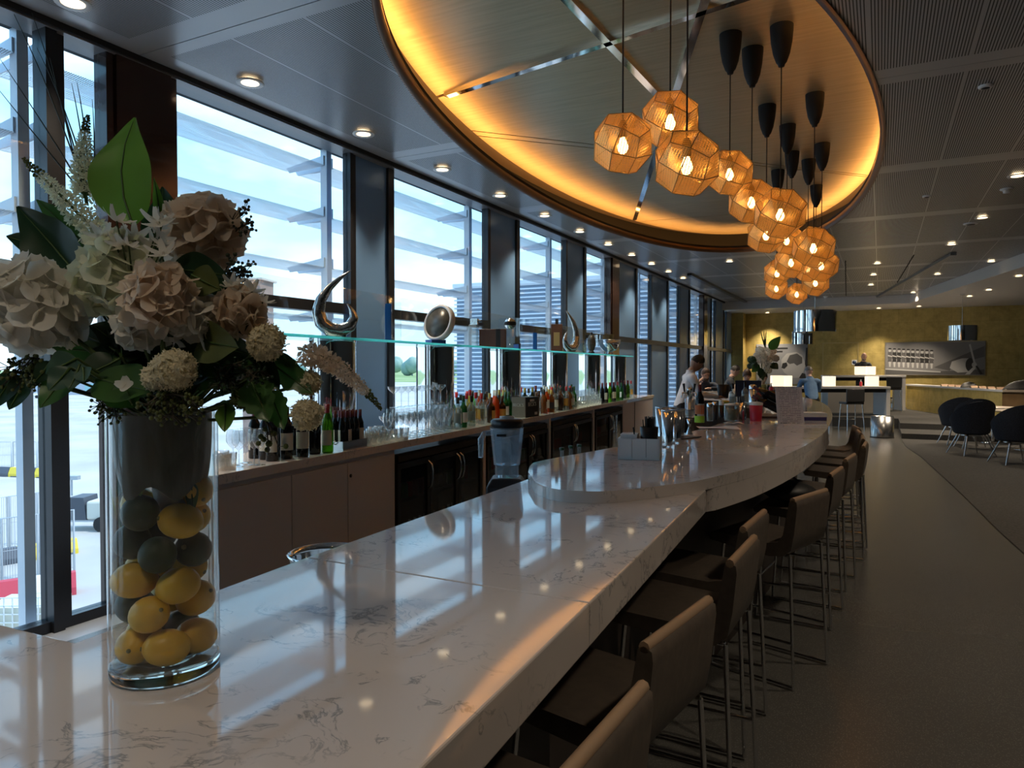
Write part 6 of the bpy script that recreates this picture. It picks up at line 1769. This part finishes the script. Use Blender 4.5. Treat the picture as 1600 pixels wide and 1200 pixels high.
# --- tapering flower spikes
def spike(a, b_, c_, d0, d1, rpx, label, mt=P_GREENW):
    p0, p1, p2 = dep(*a, d0), dep(*b_, (d0 + d1) / 2), dep(*c_, d1)
    t_ = thing('flower_spike', label, 'flower', tuple(p0))
    MB().tube([(0, 0, 0), tuple(p1 - p0), tuple(p2 - p0)], [.003, .0022, .001], 6).build('stem', STEMG, t_)
    bl, bd = MB(), MB()
    random.seed(int(a[0]))
    for i in range(190):
        f = (i / 190) ** .9
        q = (p0 * (1 - f) ** 2 + p1 * 2 * f * (1 - f) + p2 * f * f) - p0
        r = rpx * d0 / FOCAL * (1 - f) ** .7 + .002
        an = i * 2.4; ax = (p2 - p0).normalized(); u = ax.cross(Vector((.3, .2, .9))).normalized(); w = ax.cross(u)
        d = (u * math.cos(an) + w * math.sin(an) + ax * .5).normalized()
        cc = q + d * r * random.uniform(.55, 1)
        s = .0075 * (1 - f * .75)
        if f > .78: bd.ball(cc, s * .8, 6, 4)
        else:
            R_ = (d + ax * random.uniform(-.5, .5)).to_track_quat('Z', 'Y').to_matrix()
            for k in range(5):
                an2 = 2 * PI * k / 5; e = R_ @ Vector((math.cos(an2), math.sin(an2), .5)); n_ = R_ @ Vector((-math.sin(an2), math.cos(an2), 0))
                bl.add([cc, cc + e * s + n_ * s * .45, cc + e * s * 1.7, cc + e * s - n_ * s * .45], [(0, 1, 2, 3)])
    o = bl.build('open_blossoms', mt, t_); o['kind'] = 'stuff'
    o = bd.build('closed_buds', L_OLIVE, t_); o['kind'] = 'stuff'
spike((165, 380), (105, 315), (36, 247), 1.16, 1.17, 22, 'tapering cream flower spike leaning out toward the window')
spike((136, 320), (124, 250), (138, 180), 1.20, 1.21, 20, 'tapering cream flower spike rising upright beside the big leaf')
spike((470, 545), (540, 570), (596, 640), 1.16, 1.19, 17, 'drooping flower spike arching over the back counter glasses', P_CREAM)
# --- star flowers with narrow petals
STAR = floret_mesh(.020, P_WHITE, 6, .5, .22)
t_ = thing('star_flower_cluster', 'cluster of white narrow petalled star flowers in front of the big leaf', 'flower', tuple(dep(210, 375, 1.12)))
random.seed(2)
for i in range(20):
    q = dep(210 + random.uniform(-52, 50), 370 + random.uniform(-26, 30), 1.10 + random.uniform(-.03, .03)) - dep(210, 375, 1.12)
    o = link('star_floret', STAR, t_, tuple(q)); o.rotation_euler = (random.uniform(-.6, .9), random.uniform(-.8, .8), random.uniform(0, 6)); k = random.uniform(.9, 1.4); o.scale = (k, k, k)
    MB().tube([tuple(q), tuple(q * .4 + Vector((0, 0, -.06)))], .0013, 5).build('floret_stalk', STEMG, t_)
t_ = thing('star_flower_cluster', 'small cluster of cream star flowers on top of the peach hydrangea', 'flower', tuple(dep(385, 455, 1.16)))
for i in range(9):
    q = dep(388 + random.uniform(-26, 26), 458 + random.uniform(-14, 14), 1.14 + random.uniform(-.02, .02)) - dep(385, 455, 1.16)
    o = link('star_floret', STAR, t_, tuple(q)); o.rotation_euler = (random.uniform(-.6, .9), random.uniform(-.8, .8), random.uniform(0, 6))
    MB().tube([tuple(q), tuple(q * .4 + Vector((0, 0, -.05)))], .0013, 5).build('floret_stalk', STEMG, t_)
# --- berry twigs and feathery sprigs
def twig(root, tips, D, label, berry=.0035, mt=None, dens=16, name='berry_twig'):
    p0 = dep(*root, D); t_ = thing(name, label, 'twig', tuple(p0))
    st_, br_ = MB(), MB()
    for tp in tips:
        p1 = dep(*tp, D + random.uniform(-.03, .03)) - p0
        st_.tube([(0, 0, 0), tuple(p1 * .5 + Vector((0, 0, .006))), tuple(p1)], [.0018, .0014, .0008], 5)
        for k in range(dens):
            f = random.uniform(.45, 1.05); c = p1 * f + Vector((random.uniform(-1, 1), random.uniform(-1, 1), random.uniform(-1, 1))) * .013
            st_.tube([tuple(p1 * (f - .1)), tuple(c)], .0007, 3, cap=False); br_.ball(c, berry * random.uniform(.6, 1.1), 6, 4)
    o = st_.build('twig_stems', mat('twig_brown', (.06, .05, .03), .7), t_); o['kind'] = 'stuff'
    o = br_.build('twig_buds', mt or mat('bud_dark', (.035, .045, .03), .6), t_); o['kind'] = 'stuff'
twig((350, 380), [(368, 332), (385, 325), (395, 345), (380, 355), (352, 340)], 1.22, 'dark budded twig against the sky beside the blush hydrangea')
twig((345, 440), [(365, 405), (395, 412), (390, 425), (370, 435)], 1.20, 'dark budded twig below the blush hydrangea')
twig((270, 615), [(225, 635), (245, 645), (270, 655), (295, 650), (315, 640), (262, 630), (300, 628)], 1.05, 'feathery olive sprig hanging over the vase front', .0032, L_OLIVE, 26, 'feathery_sprig')
twig((60, 560), [(10, 575), (30, 600), (55, 600), (5, 600), (70, 580), (40, 570)], 1.12, 'feathery olive sprig at the outer edge of the bouquet', .0032, L_OLIVE, 24, 'feathery_sprig')
twig((175, 630), [(150, 635), (165, 650), (182, 655), (190, 640)], 1.12, 'yellow green sprig beside the vase rim', .0030, L_OLIVE, 18, 'feathery_sprig')
twig((365, 570), [(340, 585), (360, 600), (395, 570), (400, 590), (340, 610), (420, 585)], 1.12, 'dark feathery sprig below the snowball cluster', .0030, L_DARK, 26, 'feathery_sprig')
# small single pale floret on the rim leaf and two hanging buds
t_ = thing('loose_floret', 'single small white floret resting on the rim leaves', 'flower', tuple(dep(196, 602, 1.05)))
o = link('floret', FLO['w'][1], t_); o.scale = (.42, .42, .42); o.rotation_euler = (1.0, 0, .5)
MB().tube([(0, 0, -.001), (0, .01, -.03)], .001, 5).build('stalk', STEMG, t_)
twig((415, 655), [(425, 690), (436, 700), (420, 710)], 1.15, 'thin stalk with olive buds drooping before the wine bottles', .006, L_OLIVE, 3)
# --- wiry grass blades
def wire(a, b_, c_, d, label):
    p0, p1, p2 = dep(*a, d), dep(*b_, d + .02), dep(*c_, d + .06)
    t_ = thing('grass_blade', label, 'grass blade', tuple(p0), 0, 'wiry grass blades')
    pts = [(p0 * (1 - f) ** 2 + p1 * 2 * f * (1 - f) + p2 * f * f) - p0 for f in (0, .2, .4, .6, .8, 1)]
    MB().tube(pts, [.0016, .0015, .0013, .0011, .0008, .0004], 5).build('blade_stem', mat('grass_dark', (.02, .03, .025), .5), t_)
    MB().lathe([(.0022, -.004), (.0022, .004)], 6).build('blade_sheath', STEMG, t_)
for a, b_, c_ in (((135, 300), (80, 140), (22, 22)), ((136, 302), (95, 150), (50, 20)), ((138, 300), (120, 200), (58, 75)), ((134, 305), (100, 240), (0, 92)), ((132, 306), (70, 230), (-10, 130)), ((140, 298), (125, 190), (112, 130)), ((142, 298), (132, 180), (120, 128)), ((146, 300), (150, 220), (144, 155)), ((130, 300), (100, 180), (78, 90))):
    wire(a, b_, c_, 1.20, 'thin dark wiry grass blade fanning up from the bouquet')
# --- second arrangement on the far bar
c = dep(1192, 575, 13.2)
t_ = thing('far_vase', 'tall clear vase with white flowers standing on the far bar', 'vase', (c.x, c.y, H1 + .0005))
vh = dep(1192, 592, 13.2).z - H1
MB().lathe([(.08, 0), (.08, vh), (.074, vh), (.074, .02), (0, .02)], 28).build('vase_wall', CLEAR, t_); MB().lathe([(.070, .021), (.070, vh * .55), (0, vh * .55)], 20).build('vase_filling', noisy('lime_filling', (.20, .22, .05), (.45, .40, .10), 20, .5), t_)
random.seed(33)
def far_flower(px, py, rpx, mt, label):
    p = dep(px, py, 13.2 + random.uniform(-.1, .1)); r = rpx * 13.2 / FOCAL
    t_ = thing('far_flower', label, 'flower', tuple(p), 0, label)
    b = MB(); ga = PI * (3 - math.sqrt(5))
    for i in range(40):
        z = 1 - 2 * (i + .5) / 40; q = ga * i; s = math.sqrt(1 - z * z); d = Vector((s * math.cos(q), s * math.sin(q), z)); R_ = d.to_track_quat('Z', 'Y').to_matrix()
        cc = d * r * .85
        for k in range(4):
            a2 = PI * k / 2; e = R_ @ Vector((math.cos(a2), math.sin(a2), .3)); n_ = R_ @ Vector((-math.sin(a2), math.cos(a2), 0))
            b.add([cc, cc + e * .02 + n_ * .014, cc + e * .034, cc + e * .02 - n_ * .014], [(0, 1, 2, 3)])
    o = b.build('petal_cluster', mt, t_); o['kind'] = 'stuff'
    v_ = Vector((c.x, c.y, H1 + vh * .9)) - p
    MB().tube([(0, 0, 0), tuple(v_)], .005, 5).build('stem', STEMG, t_)
for px, py, r, m in ((1187, 548, 7, P_WHITE), (1196, 550, 8, P_WHITE), (1202, 560, 7, P_CREAM), (1190, 560, 8, P_WHITE), (1198, 570, 7, P_WHITE), (1183, 556, 6, P_WHITE), (1207, 549, 6, P_CREAM), (1212, 560, 5, P_CREAM), (1200, 578, 6, P_WHITE)):
    far_flower(px, py, r, m, 'white hydrangea head in the far vase' if m is P_WHITE else 'cream hydrangea head in the far vase')
for px, py, r in ((1174, 562, 6), (1178, 570, 6), (1172, 572, 4)): far_flower(px, py, r, L_TEAL, 'pale green flower head in the far vase')
CROOT = Vector((c.x, c.y, H1 + vh * .92))
sprig('large dark green leaf rising from the far vase', [((1202, 546), (1218, 526), .10, L_MID, 13.2, 13.2, {})], 'far_leaf')
sprig('dark grass blades rising from the far vase', [((1196, 545), (1187, 517), .014, L_DARK, 13.25, 13.25, {}), ((1196, 545), (1192, 516), .014, L_DARK, 13.2, 13.2, {}), ((1196, 545), (1196, 514), .012, L_DARK, 13.2, 13.2, {})], 'far_grass')
sprig('green leaves low in the far vase arrangement', [((1186, 570), (1172, 582), .08, L_MID, 13.2, 13.1, {}), ((1205, 568), (1216, 578), .08, L_DARK, 13.2, 13.1, {}), ((1182, 560), (1168, 566), .07, L_MID, 13.25, 13.2, {}), ((1190, 575), (1186, 592), .07, L_DARK, 13.15, 13.1, {})], 'far_leaf')
# ================================================================== PEOPLE
def person(label, loc, rz, J, cloth, trous, skin, hair, sizes=1.0, hair_style='short', extras=None, beard=None):
    """J: joints in local metres (x right, y forward, z up); one voxel-joined body, clothes by zone"""
    t_ = thing('person', label, 'person', loc, rz)
    tmp = []
    def chain(pts, rad):
        me = bpy.data.meshes.new('c'); me.from_pydata(pts, [(i, i + 1) for i in range(len(pts) - 1)], [])
        o = bpy.data.objects.new('c', me); COL.objects.link(o)
        o.modifiers.new('s', 'SKIN')
        for v, r in zip(me.skin_vertices[0].data, rad): v.radius = r if isinstance(r, tuple) else (r, r)
        me.skin_vertices[0].data[0].use_root = True
        o.modifiers.new('b', 'SUBSURF').levels = 2
        tmp.append(o)
    pel, chest, neck, head = (Vector(J[k]) for k in ('pelvis', 'chest', 'neck', 'head'))
    mid = (pel + chest) / 2
    chain([pel - Vector((0, 0, .05)), pel, mid, chest, neck - (neck - chest) * .25, neck, neck + (head - neck) * .5], [(.15, .11), (.165, .125), (.155, .115), (.175, .12), (.12, .085), (.058, .058), (.055, .055)])
    zones = []  # (a, b, material index)
    for s in ('l', 'r'):
        sh, el, wr = (Vector(J[s + k]) for k in ('sh', 'el', 'wr'))
        chain([chest.lerp(neck, .35), sh, sh.lerp(el, .5), el, el.lerp(wr, .4), wr], [.085, .072, .058, .050, .045, .032])
        zones += [(sh, el, 1), (el, el.lerp(wr, .92), 1)]
        d = (wr - el).normalized(); side = d.cross(Vector((0, 0, 1))); side = (side if side.length > .1 else Vector((1, 0, 0))).normalized()
        palm = wr + d * .05
        chain([wr, palm, palm + d * .035], [.028, (.040, .022), (.036, .018)])
        curl = Vector(J.get(s + 'curl', (0, 0, -.3)))
        for k, (o_, L) in enumerate(((-.027, .060), (-.009, .070), (.009, .066), (.027, .052))):
            b0 = palm + d * .03 + side * o_
            b1 = b0 + (d + curl * .3).normalized() * L * .5; b2 = b1 + (d + curl).normalized() * L * .5
            chain([b0, b1, b2], [.0105, .0095, .008])
        sg_ = 1 if s == 'l' else -1
        b0 = palm - d * .01 + side * .032 * sg_; b1 = b0 + (side * sg_ + d * .8).normalized() * .03
        chain([b0, b1, b1 + (d + curl * .4).normalized() * .03], [.013, .011, .009])
        zones.append((wr, palm + d * .1, 0))
        hp, kn, an = (Vector(J[s + k]) for k in ('hip', 'kn', 'an'))
        chain([pel, hp, hp.lerp(kn, .5), kn, kn.lerp(an, .4), an], [.12, .10, .085, .062, .058, .042])
        fd = Vector(J.get('foot', (0, 1, 0)))
        chain([an, an + Vector((0, 0, -.05)) - fd * .03, an + Vector((0, 0, -.06)) + fd * .12, an + Vector((0, 0, -.065)) + fd * .19], [.042, .040, .040, .028])
        zones += [(hp, kn, 2), (kn, an, 2), (an - Vector((0, 0, .05)), an + fd * .19 - Vector((0, 0, .06)), 3)]
    zones += [(pel + Vector((0, 0, -.02)), pel - Vector((0, 0, .1)), 2), (pel + Vector((0, 0, .06)), mid, 1), (mid, chest, 1), (chest, neck - (neck - chest) * .12, 1), (neck, head, 0)]
    # head, nose, ears, chin
    up_ = (head - neck).normalized(); fwd = Vector(J['look']).normalized(); rgt = fwd.cross(up_).normalized(); fwd = up_.cross(rgt).normalized()
    R = Matrix((rgt, fwd, up_)).transposed()
    b_ = MB().ball(head, (.076, .095, .115), 16, 12, M=R).ball(head + R @ Vector((0, .03, -.075)), (.052, .055, .05), 12, 8, M=R)
    b_.ball(head + R @ Vector((0, .098, -.012)), (.013, .02, .022), 8, 6, M=R)
    for sx in (-1, 1): b_.ball(head + R @ Vector((sx * .077, 0, -.005)), (.012, .022, .032), 8, 6, M=R)
    b_.ball(head + R @ Vector((0, .085, -.060)), (.025, .012, .009), 8, 6, M=R)
    tmp.append(link('c', b_.mesh('c')))
    dg = bpy.context.evaluated_depsgraph_get()
    bm = bmesh.new()
    for o in tmp:
        me = bpy.data.meshes.new_from_object(o.evaluated_get(dg)); me.transform(o.matrix_world); bm.from_mesh(me); bpy.data.meshes.remove(me)
    for o in tmp: bpy.data.objects.remove(o)
    me = bpy.data.meshes.new('body'); bm.to_mesh(me); bm.free()
    o = link('body', me, None)
    md = o.modifiers.new('r', 'REMESH'); md.mode = 'VOXEL'; md.voxel_size = .011
    sm_ = o.modifiers.new('s', 'SMOOTH'); sm_.factor = .5; sm_.iterations = 2
    dg = bpy.context.evaluated_depsgraph_get(); me2 = bpy.data.meshes.new_from_object(o.evaluated_get(dg))
    bpy.data.objects.remove(o)
    for m in (skin, cloth, trous, BLACKP): me2.materials.append(m)
    za = [(a, b, (b - a), max((b - a).length_squared, 1e-9), k) for a, b, k in zones]
    for f in me2.polygons:
        c = f.center; best, bk = 9, 0
        if (c - head).length < .125: bk = 0
        else:
            for a, b, d, l2, k in za:
                t = min(1, max(0, (c - a).dot(d) / l2)); e = (c - a - d * t).length_squared
                if e < best: best, bk = e, k
        f.material_index = bk; f.use_smooth = True
    link('body', me2, t_)
    # eyes and brows, hair
    e = MB()
    for sx in (-1, 1): e.ball(head + R @ Vector((sx * .031, .083, .008)), (.011, .007, .007), 8, 6, M=R)
    e.build('eyes', mat('eye_dark', (.03, .02, .02), .2), t_)
    if hair is not None:
        h = MB()
        def hs(u, v):
            th = 2 * PI * u; ph = v * (PI * (.56 if hair_style == 'short' else .70)); fr_ = max(0, math.sin(th))
            ph *= (1 - .42 * fr_)
            x, y, z = math.sin(ph) * math.cos(th), math.sin(ph) * math.sin(th), math.cos(ph)
            k = 1 + .02 * math.sin(9 * th + 7 * ph)
            return head + R @ Vector((x * .086 * k, y * .103 * k, z * .126 * k + .004))
        h.surf(hs, 28, 8); 
        h.build('hair', hair, t_)
    if beard is not None:
        MB().ball(head + R @ Vector((0, .045, -.085)), (.056, .058, .045), 12, 8, M=R).build('beard', beard, t_)
    # collar and belt
    if extras and 'collar' in extras:
        MB().lathe([(.064, -.02), (.068, .0), (.062, .02)], 16, M=Matrix.Translation(neck + up_ * -.01)).build('collar', cloth, t_)
    if extras and 'glasses' in extras:
        g_ = MB()
        for sx in (-1, 1):
            c = head + R @ Vector((sx * .032, .098, .006)); pts = [c + R @ Vector((.024 * math.cos(q * PI / 6), 0, .018 * math.sin(q * PI / 6))) for q in range(13)]
            g_.tube(pts, .0028, 5, cap=False)
            g_.tube([head + R @ Vector((sx * .055, .096, .01)), head + R @ Vector((sx * .08, .0, .012))], .0028, 5)
        g_.build('spectacles', BLACKP, t_)
    return t_
HAIR_BLACK = noisy('hair_black', (.010, .008, .007), (.03, .024, .02), 60, .5); HAIR_BROWN = noisy('hair_brown', (.05, .028, .018), (.10, .06, .04), 60, .5); HAIR_GREY = noisy('hair_grey', (.12, .10, .09), (.24, .21, .19), 60, .55)
SHIRT_W = noisy('shirt_white', (.62, .63, .68), (.72, .73, .78), 6, .7, bump=.2); SHIRT_B = noisy('shirt_blue', (.10, .20, .38), (.15, .27, .46), 6, .7, bump=.25); SUIT_N = noisy('suit_navy', (.018, .025, .045), (.03, .04, .065), 8, .7, bump=.2); KNIT_D = noisy('knit_dark', (.025, .028, .033), (.045, .05, .058), 14, .85, bump=.2); TROU = noisy('trousers_black', (.010, .010, .012), (.02, .02, .022), 8, .75)
KNIT_P = noisy('knit_plum', (.05, .03, .06), (.08, .05, .09), 14, .85)
TAN = noisy('tan_top', (.42, .30, .24), (.5, .37, .3), 14, .8)
def fwd_angle(dx, dy): return math.atan2(dy, dx) - PI / 2
def stand(reach=.3, lean=.06, look=(0, 1, -.4)):
    return dict(pelvis=(0, 0, .96), chest=(0, lean, 1.30), neck=(0, lean + .03, 1.50), head=(0, lean + .08, 1.64), look=look,
                lsh=(-.19, lean, 1.41), lel=(-.24, lean + .10, 1.16), lwr=(-.16, lean + reach, 1.10), rsh=(.19, lean, 1.41), rel=(.24, lean + .10, 1.16), rwr=(.14, lean + reach, 1.12),
                lhip=(-.10, 0, .90), lkn=(-.11, .03, .50), lan=(-.11, -.02, .09), rhip=(.10, 0, .90), rkn=(.11, .03, .50), ran=(.11, -.02, .09))
def sit(seat, table, reach=.42, lean=.14, look=(0, 1, -.3)):
    z = seat
    return dict(pelvis=(0, 0, z + .10), chest=(0, lean, z + .43), neck=(0, lean + .06, z + .63), head=(0, lean + .13, z + .76), look=look,
                lsh=(-.19, lean + .02, z + .54), lel=(-.25, lean + .14, z + .30), lwr=(-.14, lean + reach, max(table + .04, z + .25)), rsh=(.19, lean + .02, z + .54), rel=(.25, lean + .14, z + .30), rwr=(.14, lean + reach, max(table + .04, z + .25)),
                lhip=(-.10, .02, z + .07), lkn=(-.13, .44, z + .05), lan=(-.12, .42, z - .38), rhip=(.10, .02, z + .07), rkn=(.13, .44, z + .05), ran=(.12, .42, z - .38))
# bartender, turned to the bar
def ground(px, D, z=0):
    d = ray(px, HORIZON); p = EYE + d * D; return (p.x, p.y, z)
L = ground(1064, 10.6)
J = stand(.40, .12, (0, 1, -.8)); J['head'] = (0, .24, 1.62)
person('bartender in a white shirt and black trousers bending over the bar', L, math.radians(-62), J, SHIRT_W, TROU, SKIN2, HAIR_BLACK, extras=('collar',))
# man with glasses, elbow on the bar and hand on the cheek
J = sit(.66, 1.10, .40, .10, (-.25, 1, -.3)); J['rel'] = (.25, .34, 1.13); J['rwr'] = (.12, .26, 1.27); J['rcurl'] = (0, 0, .3); J['lwr'] = (-.05, .48, 1.14); J['lel'] = (-.27, .30, 1.13)
person('man in a navy jacket with glasses resting his cheek on one hand', ground(1100, 14.4), math.radians(200), J, SUIT_N, TROU, SKIN, HAIR_BROWN, extras=('glasses', 'collar'), beard=HAIR_BROWN)
J = sit(.72, 1.10, .40, .12, (0, 1, -.35))
person('man in a dark sweater with black hair seen from the side', ground(1130, 15.8), math.radians(-75), J, KNIT_D, TROU, SKIN, HAIR_BLACK, extras=('collar',))
J = sit(.64, 1.10, .42, .14, (0, 1, -.35))
person('brown haired person looking down behind the open laptop', ground(1165, 14.6), math.radians(195), J, TAN, TROU, SKIN, HAIR_BROWN, hair_style='long')
person('dark haired person in black beside the bar flowers', ground(1184, 16.4), math.radians(-150), sit(.56, 1.0, .35, .2), KNIT_D, TROU, SKIN, HAIR_BLACK)
J = sit(.70, 1.05, .45, .16, (-.5, 1, -.25))
person('man in a blue shirt seen from behind at the long high table', ground(1270, 16.6), math.radians(22), J, SHIRT_B, TROU, SKIN, HAIR_GREY, extras=('collar',))
person('balding man in a dark sweater standing at the platform table', ground(1347, 22.75, .25), math.radians(200), stand(.36, .08, (0, 1, -.6)), KNIT_D, TROU, SKIN, None, beard=HAIR_GREY)
# stools under the seated people
def far_stool(px, D, h, label, rz):
    g_ = ground(px, D)
    t_ = thing('far_stool', label, 'bar stool', g_, rz, 'stools under the seated guests')
    MB().bb(-.2, .2, -.18, .2, h - .045, h - .001).build('seat', LEATHER, t_, bevel=.012)
    for sx in (-1, 1):
        for sy in (-1, 1): MB().tube([(sx * .17, sy * .16, h - .05), (sx * .2, sy * .2, .002)], .011, 8).build('leg', CHROME, t_)
    MB().tube([(-.19, .19, .26), (.19, .19, .26)], .009, 8).build('footrest', CHROME, t_)
for px, D, h, lb, rz in ((1100, 14.4, .66, 'leather bar stool under the man in the navy jacket', 200), (1130, 15.8, .72, 'leather bar stool under the man seen from the side', -75), (1165, 14.6, .64, 'leather bar stool behind the laptop', 195), (1184, 16.4, .56, 'leather stool under the dark haired person beside the flowers', -150), (1270, 16.6, .70, 'leather bar stool under the man in blue', 22)):
    far_stool(px, D, h, lb, math.radians(rz))
# bistro table for the people by the window
p = ground(1112, 13.6)
